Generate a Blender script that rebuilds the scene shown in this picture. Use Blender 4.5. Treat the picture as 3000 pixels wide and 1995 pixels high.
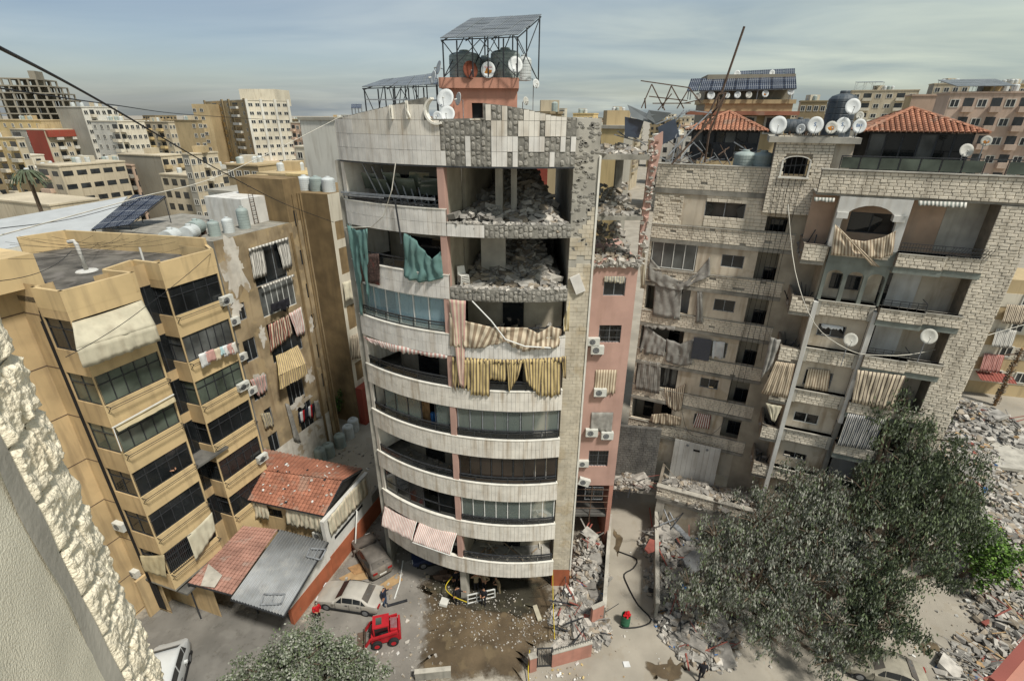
import bpy, math, random
from mathutils import Vector, Matrix, noise as NZ
random.seed(11)
R_=math.radians
SC=bpy.context.scene; COL=SC.collection
for o in list(bpy.data.objects): bpy.data.objects.remove(o)
# ---------------------------------------------------------------- camera
FPX=1458.; TH=R_(24.4); RO=R_(0.3); CH=31.0
cTH,sTH,cRO,sRO=math.cos(TH),math.sin(TH),math.cos(RO),math.sin(RO)
cam=bpy.data.cameras.new('camera'); camo=bpy.data.objects.new('camera',cam); COL.objects.link(camo)
cam.sensor_width=36; cam.lens=36*FPX/3000; cam.clip_start=.05; cam.clip_end=9000
xr=Vector((cRO,sRO*sTH,sRO*cTH)); yu=Vector((-sRO,cRO*sTH,cRO*cTH)); zb=Vector((0,-cTH,sTH))
camo.matrix_world=Matrix(((xr.x,yu.x,zb.x,0),(xr.y,yu.y,zb.y,0),(xr.z,yu.z,zb.z,CH),(0,0,0,1)))
SC.camera=camo
SC.render.resolution_x=1024; SC.render.resolution_y=680
# ---------------------------------------------------------------- world, sun, exposure
SUN_AZ=R_(136); SUN_EL=R_(58)          # azimuth clockwise from +Y (the view direction): right, a little behind
w=bpy.data.worlds.new('World'); SC.world=w; w.use_nodes=True
nt=w.node_tree; nt.nodes.clear(); N=nt.nodes.new; L=nt.links.new
out=N('ShaderNodeOutputWorld'); bg=N('ShaderNodeBackground'); bg.inputs[1].default_value=.078
sky=N('ShaderNodeTexSky'); sky.sky_type='NISHITA'; sky.sun_disc=False; sky.sun_elevation=SUN_EL; sky.sun_rotation=SUN_AZ
sky.air_density=1.0; sky.dust_density=1.5
tc=N('ShaderNodeTexCoord'); sp=N('ShaderNodeSeparateXYZ'); L(tc.outputs['Generated'],sp.inputs[0])
def M(op,a,b=None,c=None):
    n=N('ShaderNodeMath'); n.operation=op
    for i,v in enumerate((a,b,c)):
        if v is None: continue
        if isinstance(v,(int,float)): n.inputs[i].default_value=v
        else: L(v,n.inputs[i])
    return n.outputs[0]
zz=M('MAXIMUM',sp.outputs[2],0.0); dz=M('ADD',zz,.10)
cv=N('ShaderNodeCombineXYZ'); L(M('DIVIDE',sp.outputs[0],dz),cv.inputs[0]); L(M('DIVIDE',sp.outputs[1],dz),cv.inputs[1])
mp=N('ShaderNodeMapping'); L(cv.outputs[0],mp.inputs[0]); mp.inputs['Rotation'].default_value=(0,0,R_(20)); mp.inputs['Scale'].default_value=(.5,.85,1)
n1=N('ShaderNodeTexNoise'); n1.inputs['Scale'].default_value=.9; n1.inputs['Detail'].default_value=7; n1.inputs['Roughness'].default_value=.52; n1.inputs['Distortion'].default_value=.4; L(mp.outputs[0],n1.inputs['Vector'])
n2=N('ShaderNodeTexNoise'); n2.inputs['Scale'].default_value=.38; n2.inputs['Detail'].default_value=5; L(mp.outputs[0],n2.inputs['Vector'])
# cover: nearly closed deck, thinner towards the low left sky
cov=N('ShaderNodeMapRange'); L(n2.outputs[0],cov.inputs[0]); cov.inputs[1].default_value=.34; cov.inputs[2].default_value=.60; cov.inputs[3].default_value=.30; cov.inputs[4].default_value=.90
rgt=N('ShaderNodeMapRange'); L(sp.outputs[0],rgt.inputs[0]); rgt.inputs[1].default_value=-.65; rgt.inputs[2].default_value=.25; rgt.inputs[3].default_value=.40; rgt.inputs[4].default_value=1.0
fac=M('MULTIPLY',cov.outputs[0],rgt.outputs[0])
rp=N('ShaderNodeValToRGB'); L(n1.outputs[0],rp.inputs[0])
rp.color_ramp.elements[0].position=.33; rp.color_ramp.elements[0].color=(2.9,3.6,4.2,1)
rp.color_ramp.elements[1].position=.66; rp.color_ramp.elements[1].color=(6.4,6.9,6.4,1)
sunny=N('ShaderNodeMapRange'); L(sp.outputs[0],sunny.inputs[0]); sunny.inputs[1].default_value=-.5; sunny.inputs[2].default_value=.8; sunny.inputs[3].default_value=.86; sunny.inputs[4].default_value=1.12
cm=N('ShaderNodeMix'); cm.data_type='RGBA'; cm.blend_type='MULTIPLY'; cm.inputs[0].default_value=1; L(rp.outputs[0],cm.inputs[6])
cs=N('ShaderNodeCombineXYZ'); L(sunny.outputs[0],cs.inputs[0]); L(sunny.outputs[0],cs.inputs[1]); cs.inputs[2].default_value=.95; L(cs.outputs[0],cm.inputs[7])
mx=N('ShaderNodeMix'); mx.data_type='RGBA'; L(fac,mx.inputs[0]); L(sky.outputs[0],mx.inputs[6]); L(cm.outputs[2],mx.inputs[7])
L(mx.outputs[2],bg.inputs[0]); L(bg.outputs[0],out.inputs[0])
sd=bpy.data.lights.new('sun','SUN'); sd.energy=3.3; sd.angle=R_(7); sd.color=(1,.965,.90)
so=bpy.data.objects.new('sun',sd); COL.objects.link(so)
sdir=Vector((math.sin(SUN_AZ)*math.cos(SUN_EL),math.cos(SUN_AZ)*math.cos(SUN_EL),math.sin(SUN_EL)))
so.rotation_euler=sdir.to_track_quat('Z','Y').to_euler(); so.location=(40,-20,80)
vs=SC.view_settings; vs.view_transform='Standard'; vs.look='None'; vs.gamma=1; vs.use_curve_mapping=False; vs.exposure=.44
SC.render.engine='CYCLES'
# ---------------------------------------------------------------- pixel helpers (3000x1995 photograph, read through enlarged crops)
ZM={'A':(2.24,0,0),'B':(2.24,900,0),'C':(1.965,1800,100),'D':(2.24,0,600),'E':(2.4122,950,650),'F':(1.965,1800,600),'G':(1.965,0,1250),'H':(2.256,1000,1300),'I':(1.8555,1900,1150),'f':(.786,0,0)}
def PX(k,x,y): s,a,b=ZM[k]; return a+x/s,b+y/s
EYE=Vector((0,0,CH))
def ray(k,x,y):
    x,y=PX(k,x,y); cx=(x-1500)/FPX; cy=(997.5-y)/FPX
    cx,cy=cRO*cx-sRO*cy, sRO*cx+cRO*cy
    return Vector((cx,cTH+cy*sTH,-sTH+cy*cTH))
def atz(k,x,y,z): d=ray(k,x,y); return EYE+d*((z-CH)/d.z)
def aty(k,x,y,Y): d=ray(k,x,y); return EYE+d*(Y/d.y)
# ---------------------------------------------------------------- materials
MATS={}
def mat(name,c,rough=.85,var=.18,vs=1.2,streak=0,stc=(.12,.09,.05),bump=.0,bs=30,rnd=0,spots=0,spc=(.1,.08,.06),spec=.3,metal=0,emit=None):
    m=bpy.data.materials.new(name); m.use_nodes=True; t=m.node_tree; b=t.nodes['Principled BSDF']; nn=t.nodes.new; ll=t.links.new
    b.inputs['Roughness'].default_value=rough; b.inputs['Specular IOR Level'].default_value=spec; b.inputs['Metallic'].default_value=metal
    g=nn('ShaderNodeNewGeometry')
    def noise(sc,det=5,scale3=None):
        n=nn('ShaderNodeTexNoise'); n.inputs['Scale'].default_value=sc; n.inputs['Detail'].default_value=det
        if scale3:
            q=nn('ShaderNodeMapping'); q.inputs['Scale'].default_value=scale3; ll(g.outputs['Position'],q.inputs[0]); ll(q.outputs[0],n.inputs['Vector'])
        else: ll(g.outputs['Position'],n.inputs['Vector'])
        return n.outputs[0]
    def ramp(i,p0,p1,a,bb):
        n=nn('ShaderNodeMapRange'); n.inputs[1].default_value=p0; n.inputs[2].default_value=p1; n.inputs[3].default_value=a; n.inputs[4].default_value=bb; ll(i,n.inputs[0]); return n.outputs[0]
    def mixc(f,a,bb):
        n=nn('ShaderNodeMix'); n.data_type='RGBA'
        if isinstance(f,(float,int)): n.inputs[0].default_value=f
        else: ll(f,n.inputs[0])
        for i,v in ((6,a),(7,bb)):
            if isinstance(v,tuple): n.inputs[i].default_value=(*v,1)
            else: ll(v,n.inputs[i])
        return n.outputs[2]
    lo=tuple(max(0,x*(1-var)) for x in c); hi=tuple(min(1,x*(1+var)) for x in c)
    col=mixc(ramp(noise(vs,6),.35,.65,0,1),lo,hi)
    if rnd:
        oi=nn('ShaderNodeObjectInfo'); col=mixc(ramp(oi.outputs['Random'],0,1,0,1),mixc(rnd,col,tuple(x*.45 for x in c)),mixc(rnd*.6,col,tuple(min(1,x*1.35) for x in c)))
    if streak: col=mixc(ramp(noise(1,7,(2.6,2.6,.28)),.50,.74,0,streak),col,stc)
    if spots: col=mixc(ramp(noise(.9,8),.56,.62,0,spots),col,spc)
    ll(col,b.inputs['Base Color'])
    if bump:
        bp=nn('ShaderNodeBump'); bp.inputs['Strength'].default_value=bump; bp.inputs['Distance'].default_value=.02; ll(noise(bs,6),bp.inputs['Height']); ll(bp.outputs[0],b.inputs['Normal'])
    if emit: b.inputs['Emission Color'].default_value=(*c,1); b.inputs['Emission Strength'].default_value=emit
    MATS[name]=m; return m
def hx(h,k=1.0):
    v=[int(h[i:i+2],16)/255 for i in (0,2,4)]; return tuple(k*(x/12.92 if x<.04045 else ((x+.055)/1.055)**2.4) for x in v)
mat('clad',hx('d3cfc7'),.55,.10,2.0,.35,(.26,.18,.10),.12,40,.10)
mat('clad_low',hx('d2ccc0'),.55,.10,2.0,.70,(.30,.22,.13),.12,40)
mat('joint',hx('6f6a62'),.9)
mat('mortar',hx('77746c'),.95,.35,3,0,bump=.7,bs=14)
mat('mortar_lump',hx('8a867d'),.95,.35,4,0,bump=.7,bs=20)
mat('white_edge',hx('d8d4c8'),.7,.08,3,.35,(.3,.22,.12))
mat('pier_block',hx('c2b8a4'),.85,.16,1.1,.35,(.3,.22,.12),.3,25,.14,.35,(.40,.30,.16))
mat('pink',hx('ae8d80'),.85,.10,.7,.25,(.22,.13,.09),.1,30)
mat('salmon',hx('b78570'),.85,.12,.8,.35,(.22,.13,.09),.1,30)
mat('pink_dk',hx('a87868'),.85,.14,.9,.4,(.2,.12,.09),.1,30)
mat('orange_base',hx('9c5a3e'),.85,.18,1,.3)
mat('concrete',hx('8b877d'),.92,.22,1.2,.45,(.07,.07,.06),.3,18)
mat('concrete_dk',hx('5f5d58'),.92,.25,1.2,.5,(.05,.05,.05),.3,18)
mat('concrete_lt',hx('a9a498'),.9,.18,1.0,.4,(.12,.11,.09),.25,22)
mat('room',hx('a39a88'),.9,.2,.9,.2,(.1,.08,.06),.15,20)
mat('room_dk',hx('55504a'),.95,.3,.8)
mat('room_orange',hx('9a6148'),.9,.2,.8)
mat('floor_dust',hx('8d8a83'),.95,.3,2,0,bump=.4,bs=15,spots=.3,spc=(.06,.06,.06))
mat('dark',(.012,.012,.012),.6,.1)
mat('metal_dk',(.025,.027,.03),.45,.3,5,spec=.5)
mat('metal_gray',hx('7d8082'),.5,.25,5,spec=.5)
mat('metal_rust',hx('5a4a3e'),.8,.3,6)
mat('alu_white',hx('cfcfc9'),.45,.06,3,spec=.4)
def glass(name,c,rough=.07,var=.5): mat(name,c,rough,var,.6,spec=.55)
glass('glass_dark',(.014,.016,.017)); glass('glass_brown',(.022,.016,.012)); glass('glass_green',(.075,.09,.07),.1); glass('glass_blue',(.05,.065,.075),.08); glass('glass_grey',(.10,.105,.10),.15); glass('glass_far',(.03,.034,.036),.12)
def clear(name,tint,a):
    m=bpy.data.materials.new(name); m.use_nodes=True; t=m.node_tree; b=t.nodes['Principled BSDF']; b.inputs['Base Color'].default_value=(*tint,1); b.inputs['Roughness'].default_value=.05; b.inputs['Alpha'].default_value=a; MATS[name]=m
clear('glass_clear',(.25,.30,.27),.26); clear('glass_smoke',(.02,.022,.022),.62); clear('glass_blueclear',(.35,.5,.55),.35)
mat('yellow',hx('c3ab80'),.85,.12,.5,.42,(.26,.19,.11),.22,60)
mat('yellow_shaded',hx('b59d76'),.85,.16,.5,.6,(.2,.14,.08),.22,60)  # shade of the side faces mixed into the yellow, plus heavier stains
mat('brown_plaster',hx('958468'),.9,.28,.7,.5,(.16,.10,.05),.2,25,0,.55,hx('b09a74'))
mat('brown_dark',hx('7f6b4c'),.9,.2,.8,.4,(.10,.07,.04),.15,25)
mat('peel_white',hx('c4beb2'),.9,.14,1.5,.4,(.25,.18,.10),.2,25,0,.6,hx('8d7650'))
mat('roof_tar',hx('5e5a53'),.95,.4,.8,0,bump=.3,bs=12,spots=.35,spc=hx('86807a'))
mat('white_roof',hx('adafad'),.6,.06,.5,.1)
mat('white_wall',hx('c9c7c0'),.85,.10,1,.4,(.25,.2,.13),.1,25)
mat('stone_r',hx('d3c9b6'),.88,.14,1.0,.55,(.16,.13,.09),.5,14,.16,.2,(.55,.49,.38))
mat('stone_back',hx('7c7366'),.95,.2,2)
mat('plaster_r',hx('beb3a0'),.9,.14,.7,.65,(.20,.13,.07),.15,25,0,.3,hx('8f7a58'))
mat('plaster_p',hx('b09680'),.9,.16,.8,.5,(.3,.25,.2),.15,25,0,.4,hx('a39380'))
mat('grey_green',hx('7c8179'),.9,.15,1.2,.45,(.1,.09,.07),.15,25)
mat('dust_cloth',hx('8a8780'),.95,.22,2.5,.3,(.12,.11,.1))
mat('dust_cloth2',hx('76726a'),.95,.2,2.5)
mat('teal_cloth',hx('5a7873'),.9,.15,2,.2,(.2,.24,.22))
mat('beige_cloth',hx('a79b7c'),.9,.14,1.5,.3,(.2,.17,.12))
mat('cream_cloth',hx('b5ae98'),.9,.12,1.5,.4,(.25,.2,.14))
mat('stripe_brown',hx('8d7b66'),.9,.12,2); mat('stripe_tan',hx('c2b49c'),.9,.12,2); mat('stripe_pink',hx('b58d84'),.9,.12,2)
mat('stripe_yel',hx('bda876'),.9,.12,2); mat('stripe_dk',hx('5b4f45'),.9,.12,2); mat('stripe_white',hx('c9c5bb'),.9,.1,2); mat('stripe_red',hx('8a4f45'),.9,.12,2); mat('stripe_navy',hx('3e4450'),.9,.12,2)
mat('curtain_blue',hx('9fb9bb'),.9,.1,2)
mat('tile_red',hx('96644f'),.88,.25,1.0,0,bump=.3,bs=20,rnd=.4,spots=.55,spc=hx('8f7b6c'))
mat('tile_dusty',hx('a9785f'),.9,.25,1.0,0,bump=.3,bs=20,rnd=.28,spots=.5,spc=hx('8f8071'))
mat('corrugated',hx('868888'),.5,.2,.8,.3,(.2,.18,.15),spec=.5,spots=.3,spc=hx('a5a39c'))
mat('corr_red',hx('987365'),.85,.22,1.0,0,bump=.2,spots=.5,spc=hx('9c8f84'))
mat('tank_grey',hx('919c97'),.6,.12,1.5,.4,(.35,.34,.3)); mat('tank_white',hx('b9bdbb'),.6,.1,1.5,.35,(.3,.27,.2)); mat('tank_dark',hx('444c52'),.6,.15,1.5,.4,(.3,.29,.27))
mat('dish_white',hx('c9cbc8'),.5,.08,3,.2,(.4,.38,.33)); mat('dish_rust',hx('6f3c2a'),.8,.2,4); mat('dish_dusty',hx('b5b3a9'),.7,.12,3,.4,(.3,.27,.2)); mat('rust_patch',hx('a9702f'),.85,.3,6)
mat('ac_white',hx('c0c0b8'),.6,.08,3,.35,(.3,.26,.2)); mat('ac_grill',(.05,.05,.05),.6)
mat('ground',hx('948d80'),.97,.16,.35,0,bump=.5,bs=6,spots=.35,spc=hx('8d8372'))
mat('paving',hx('7f7a72'),.95,.2,.5,0,bump=.35,bs=9,spots=.4,spc=hx('75716a'))
mat('yard',hx('6f6c66'),.95,.25,.4,0,bump=.3,bs=9,spots=.3,spc=hx('85827b'))
mat('bark',hx('5e5143'),.95,.3,4,0,bump=.8,bs=12)
mat('red_paint',hx('a31d25'),.5,.12,2,spec=.4); mat('red_cloth',hx('b0161e'),.85,.1); mat('black_cloth',(.012,.012,.016),.9); mat('navy_cloth',(.016,.02,.035),.9); mat('jeans',hx('3f4f66'),.9,.15,6); mat('skin',hx('a47a60'),.6,.05); mat('hair',(.012,.009,.007),.7); mat('white_cloth',hx('c9c9c6'),.9); mat('khaki',hx('8d7d62'),.9); mat('shoe',(.02,.018,.016),.7)
mat('car_silver',hx('a29d93'),.55,.12,1.2,0,spec=.5,spots=.3,spc=hx('a89e8c')); mat('car_dark',hx('5d5750'),.6,.25,1.5,0,spec=.4,spots=.5,spc=hx('857a6b')); mat('car_white',hx('c6c8c6'),.45,.05,1,spec=.5); mat('car_blue',hx('27304a'),.4,.2,1); mat('car_dusty',hx('8d8778'),.8,.2,1.5); mat('tyre',(.018,.018,.018),.9); mat('rim',hx('85878a'),.4,.1,metal=.6); mat('lamp_red',(.25,.012,.012),.3); mat('lamp_clear',hx('c5c8c8'),.2)
mat('wood',hx('94734f'),.85,.25,3,.3); mat('cardboard',hx('a0845f'),.9,.15,2); mat('plastic_white',hx('c9c7be'),.6,.08); mat('plastic_blue',hx('2f5f93'),.6,.1); mat('plastic_green',hx('2d5b42'),.6,.15); mat('tape_yellow',hx('b9a32c'),.6,.1)
mat('panel_navy',(.022,.028,.045),.18,.3,.8,spec=.6); mat('panel_dusty',hx('6d7274'),.5,.15,.8,spec=.5,spots=.3,spc=hx('85888a')); mat('panel_line',hx('9fa3a6'),.5)
mat('rub1',hx('96928a'),.95,.3,2,0,bump=.5,bs=12); mat('rub2',hx('aca69c'),.95,.25,2,0,bump=.5,bs=12); mat('rub3',hx('827e77'),.95,.3,2,0,bump=.5,bs=12); mat('rub4',hx('8f8474'),.95,.3,2,0,bump=.5,bs=12)
mat('fg_stone',hx('eadfc6'),.92,.10,6,0,bump=1.0,bs=55,rnd=.08,spots=.45,spc=hx('c9ab78'))
mat('fg_render',hx('dcd5c0'),.93,.10,2.5,0,bump=.6,bs=90,spots=.5,spc=hx('bdb49a'))
mat('wire',(.012,.012,.013),.6); mat('wire_white',hx('c7c2b5'),.7)
mat('rug',hx('4a3a34'),.95,.5,9,0,spots=.8,spc=hx('7a3a34'))
mat('soil',hx('8d6a48'),.97,.25,.5,0,bump=.6,bs=5)
for nm,c in dict(far_beige='b9ad95',far_cream='c9c1ae',far_tan='b5a17c',far_white='c9c6bb',far_grey='9a968a',far_pink='b8a392',far_yellow='c9b281',far_red='8f4436',far_brown='8d7e62',far_peach='bda48f',far_conc='8b8577').items():
    mat(nm,hx(c),.9,.14,.12,.35,(.17,.12,.07),.1,4)
# ---------------------------------------------------------------- mesh helpers
ORG={}
def lk(o,parent=None,label=None,cat=None,group=None,kind=None):
    COL.objects.link(o)
    if parent is not None: o.parent=parent
    if label: o['label']=label
    if cat: o['category']=cat
    if group: o['group']=group
    if kind: o['kind']=kind
    return o
def thing(name,label,cat,loc=(0,0,0),group=None,rz=0):
    o=bpy.data.objects.new(name,None); o.location=loc; o.rotation_euler=(0,0,rz); o.empty_display_size=.3; ORG[o.name]=Vector(loc)
    return lk(o,None,label,cat,group)
class MB:
    def __init__(s): s.v=[]; s.f=[]; s.m=[]
    def face(s,pts,mi=0):
        n=len(s.v); s.v+=[tuple(p) for p in pts]; s.f.append(tuple(range(n,n+len(pts)))); s.m.append(mi)
    def hexa(s,c,mi=0):   # 8 corners: bottom 4 ccw, top 4 ccw
        n=len(s.v); s.v+=[tuple(p) for p in c]
        for q in ((3,2,1,0),(4,5,6,7),(0,1,5,4),(1,2,6,5),(2,3,7,6),(3,0,4,7)): s.f.append(tuple(n+i for i in q)); s.m.append(mi)
    def box(s,x0,x1,y0,y1,z0,z1,mi=0): s.hexa([(x0,y0,z0),(x1,y0,z0),(x1,y1,z0),(x0,y1,z0),(x0,y0,z1),(x1,y0,z1),(x1,y1,z1),(x0,y1,z1)],mi)
    def prism(s,poly,z0,z1,mi=0):
        n=len(s.v); k=len(poly); s.v+=[(p[0],p[1],z0) for p in poly]+[(p[0],p[1],z1) for p in poly]
        s.f.append(tuple(n+k-1-i for i in range(k))); s.f.append(tuple(n+k+i for i in range(k))); s.m+=[mi,mi]
        for i in range(k): j=(i+1)%k; s.f.append((n+i,n+j,n+k+j,n+k+i)); s.m.append(mi)
    def tube(s,pts,r,n=6,mi=0,cap=True):
        pts=[Vector(p) for p in pts]; rs=r if isinstance(r,(list,tuple)) else [r]*len(pts); b=len(s.v)
        for i,p in enumerate(pts):
            t=(pts[min(i+1,len(pts)-1)]-pts[max(i-1,0)]).normalized(); a=t.orthogonal() if abs(t.z)>.9 else t.cross(Vector((0,0,1))); a.normalize(); bb=t.cross(a)
            for j in range(n): q=2*math.pi*j/n; s.v.append(tuple(p+(a*math.cos(q)+bb*math.sin(q))*rs[i]))
        for i in range(len(pts)-1):
            for j in range(n): k=(j+1)%n; s.f.append((b+i*n+j,b+i*n+k,b+(i+1)*n+k,b+(i+1)*n+j)); s.m.append(mi)
        if cap:
            s.f.append(tuple(b+n-1-j for j in range(n))); e=b+(len(pts)-1)*n; s.f.append(tuple(e+j for j in range(n))); s.m+=[mi,mi]
    def bar(s,a,b,wd,ht=None,mi=0):   # square bar between points
        a=Vector(a);b=Vector(b);ht=ht or wd; t=(b-a).normalized(); u=t.orthogonal() if abs(t.z)>.95 else t.cross(Vector((0,0,1))); u.normalize(); v=u.cross(t)
        u*=wd/2; v*=ht/2; s.hexa([a-u-v,a+u-v,b+u-v,b-u-v,a-u+v,a+u+v,b+u+v,b-u+v],mi)
    def lathe(s,prof,n=20,c=(0,0,0),mi=0):
        b=len(s.v)
        for r,z in prof:
            for j in range(n): q=2*math.pi*j/n; s.v.append((c[0]+r*math.cos(q),c[1]+r*math.sin(q),c[2]+z))
        for i in range(len(prof)-1):
            for j in range(n): k=(j+1)%n; s.f.append((b+i*n+j,b+i*n+k,b+(i+1)*n+k,b+(i+1)*n+j)); s.m.append(mi)
    def grid(s,fn,nu,nv,mi=None):   # fn(a,b) a,b in 0..1
        b=len(s.v)
        for j in range(nv+1):
            for i in range(nu+1): s.v.append(tuple(fn(i/nu,j/nv)))
        for j in range(nv):
            for i in range(nu):
                q=b+j*(nu+1)+i; s.f.append((q,q+1,q+nu+2,q+nu+1)); s.m.append(mi(i,j) if mi else 0)
    def mesh(s,mats,smooth=False,off=None):
        me=bpy.data.meshes.new('m'); v=s.v if off is None else [(x-off[0],y-off[1],z-off[2]) for x,y,z in s.v]
        me.from_pydata(v,[],s.f)
        for q in ([mats] if isinstance(mats,str) else mats): me.materials.append(MATS[q])
        if any(s.m): me.polygons.foreach_set('material_index',s.m)
        if smooth: me.polygons.foreach_set('use_smooth',[True]*len(me.polygons))
        me.update(); return me
    def build(s,name,mats,parent=None,label=None,cat=None,group=None,kind=None,smooth=False,local=False):
        if not s.v: return None
        if parent is not None: off=None if local else ORG.get(parent.name,Vector((0,0,0)))
        elif kind=='structure' or local: off=Vector((0,0,0))
        else:
            k=len(s.v); off=Vector((sum(p[0] for p in s.v)/k,sum(p[1] for p in s.v)/k,min(p[2] for p in s.v)))
        me=s.mesh(mats,smooth,off); me.name=name; o=bpy.data.objects.new(name,me)
        if parent is None and off is not None: o.location=off
        ORG_off=ORG.get(parent.name) if parent is not None else off
        lk(o,parent,label,cat,group,kind); ORG[o.name]=ORG_off if ORG_off is not None else Vector((0,0,0)); return o
_UB={}
def ubox(m):
    if m not in _UB: b=MB(); b.box(-.5,.5,-.5,.5,-.5,.5); _UB[m]=b.mesh(m)
    return _UB[m]
def piece(name,m,c,size,rz=0,parent=None,rx=0,ry=0,**kw):     # an object sharing the unit box
    o=bpy.data.objects.new(name,ubox(m) if isinstance(m,str) else m); off=ORG.get(parent.name,Vector((0,0,0))) if parent is not None else Vector((0,0,0))
    o.location=Vector(c)-off; o.scale=size; o.rotation_euler=(rx,ry,rz); return lk(o,parent,**kw)
def copytree(o,loc,rz,label=None,group=None,scale=1.0):
    c=o.copy(); COL.objects.link(c); c.location=loc; c.rotation_euler=(0,0,rz); c.scale=(scale,)*3
    if label: c['label']=label
    if group: c['group']=group
    for ch in o.children:
        d=ch.copy(); COL.objects.link(d); d.parent=c
        for g in ch.children: e=g.copy(); COL.objects.link(e); e.parent=d
    return c
class Wall:   # vertical plane; u runs along, n faces out
    def __init__(s,x,y,dx,dy):
        l=math.hypot(dx,dy); s.o=Vector((x,y,0)); s.u=Vector((dx/l,dy/l,0)); s.n=Vector((dy/l,-dx/l,0)); s.rz=math.atan2(dy,dx)
    def P(s,u,z,d=0): return s.o+s.u*u+s.n*d+Vector((0,0,z))
    def uz(s,k,x,y,d=0):
        r=ray(k,x,y); t=((s.o+s.n*d-EYE).dot(s.n))/r.dot(s.n); p=EYE+r*t; return (p-s.o).dot(s.u),p.z
    def rect(s,k,x0,y0,x1,y1,d=0):
        a=s.uz(k,x0,y0,d); b=s.uz(k,x1,y1,d); return min(a[0],b[0]),max(a[0],b[0]),min(a[1],b[1]),max(a[1],b[1])
    def off(s,d): return Wall(s.o.x+s.n.x*d,s.o.y+s.n.y*d,s.u.x,s.u.y)
    def box(s,mb,u0,u1,z0,z1,d0,d1,mi=0): mb.hexa([s.P(u0,z0,d1),s.P(u1,z0,d1),s.P(u1,z0,d0),s.P(u0,z0,d0),s.P(u0,z1,d1),s.P(u1,z1,d1),s.P(u1,z1,d0),s.P(u0,z1,d0)],mi)
    def quad(s,mb,u0,u1,z0,z1,d=0,mi=0): mb.face([s.P(u0,z0,d),s.P(u1,z0,d),s.P(u1,z1,d),s.P(u0,z1,d)],mi)
    def piece(s,name,m,u0,u1,z0,z1,d0,d1,parent,**kw): return piece(name,m,s.P((u0+u1)/2,(z0+z1)/2,(d0+d1)/2),(u1-u0,abs(d1-d0),z1-z0),s.rz,parent,**kw)
def facade(W,mb,u0,u1,z0,z1,ops=(),rev=.22,d=0,mi=0,rmi=None):
    ops=[(max(u0,a),min(u1,b),max(z0,c),min(z1,e)) for a,b,c,e in ops]; ops=[o for o in ops if o[1]>o[0] and o[3]>o[2]]
    us=sorted({u0,u1,*[o[0] for o in ops],*[o[1] for o in ops]}); zs=sorted({z0,z1,*[o[2] for o in ops],*[o[3] for o in ops]})
    for i in range(len(us)-1):
        for j in range(len(zs)-1):
            a,b=(us[i]+us[i+1])/2,(zs[j]+zs[j+1])/2
            if any(o[0]<a<o[1] and o[2]<b<o[3] for o in ops): continue
            W.quad(mb,us[i],us[i+1],zs[j],zs[j+1],d,mi)
    r=mi if rmi is None else rmi
    for a,b,c,e in ops:
        P=W.P
        mb.face([P(a,c,d),P(a,c,d-rev),P(b,c,d-rev),P(b,c,d)],r); mb.face([P(a,e,d-rev),P(a,e,d),P(b,e,d),P(b,e,d-rev)],r)
        mb.face([P(a,c,d-rev),P(a,c,d),P(a,e,d),P(a,e,d-rev)],r); mb.face([P(b,c,d),P(b,c,d-rev),P(b,e,d-rev),P(b,e,d)],r)
def window(W,r,parent,d=-.1,cols=2,rows=1,fm='alu_white',gm='glass_dark',fw=.06,split=None,broken=0,name='window'):
    """frame with recessed panes; broken panes show a dark sheet painted as room shade"""
    u0,u1,z0,z1=r; mb=MB(); W.box(mb,u0,u1,z0,z0+fw,d-.03,d+.04); W.box(mb,u0,u1,z1-fw,z1,d-.03,d+.04)
    zi=[z0+fw,z1-fw]
    if split: zi=[z0+fw,z0+(z1-z0)*split,z1-fw]; W.box(mb,u0,u1,zi[1]-fw/2,zi[1]+fw/2,d-.03,d+.038)
    elif rows>1: zi=[z0+fw+(z1-z0-2*fw)*i/rows for i in range(rows+1)]
    for i in range(cols+1):
        u=u0+fw/2+(u1-u0-fw)*i/cols; W.box(mb,u-fw/2,u+fw/2,z0+fw,z1-fw,d-.028,d+.036)
    o=mb.build(name,fm,parent)
    for j in range(len(zi)-1):
        for i in range(cols):
            a=u0+fw+(u1-u0-fw)*i/cols; b=u0+(u1-u0-fw)*(i+1)/cols
            if broken and random.random()<broken:
                m=MB(); n=random.randint(4,6); pa=[]
                k=random.choice((0,1)); A=(a if k else b); B=(b if k else a)
                pts=[(A,zi[j])]+[(A+(B-A)*random.uniform(.1,.6),zi[j]+(zi[j+1]-zi[j])*t) for t in (.0,.3,.55,.8)]+[(A,zi[j+1]-.1)]
                m.face([W.P(p[0],p[1],d) for p in pts]); m.build('broken_pane',gm,o); continue
            W.piece('pane',gm,a,b,zi[j],zi[j+1],d-.012,d+.0,o)
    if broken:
        m=MB(); W.quad(m,u0,u1,z0,z1,d-.25); m.build('room_shade','room_dk',o)  # dark sheet behind broken panes paints the room's shade
    return o
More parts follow.
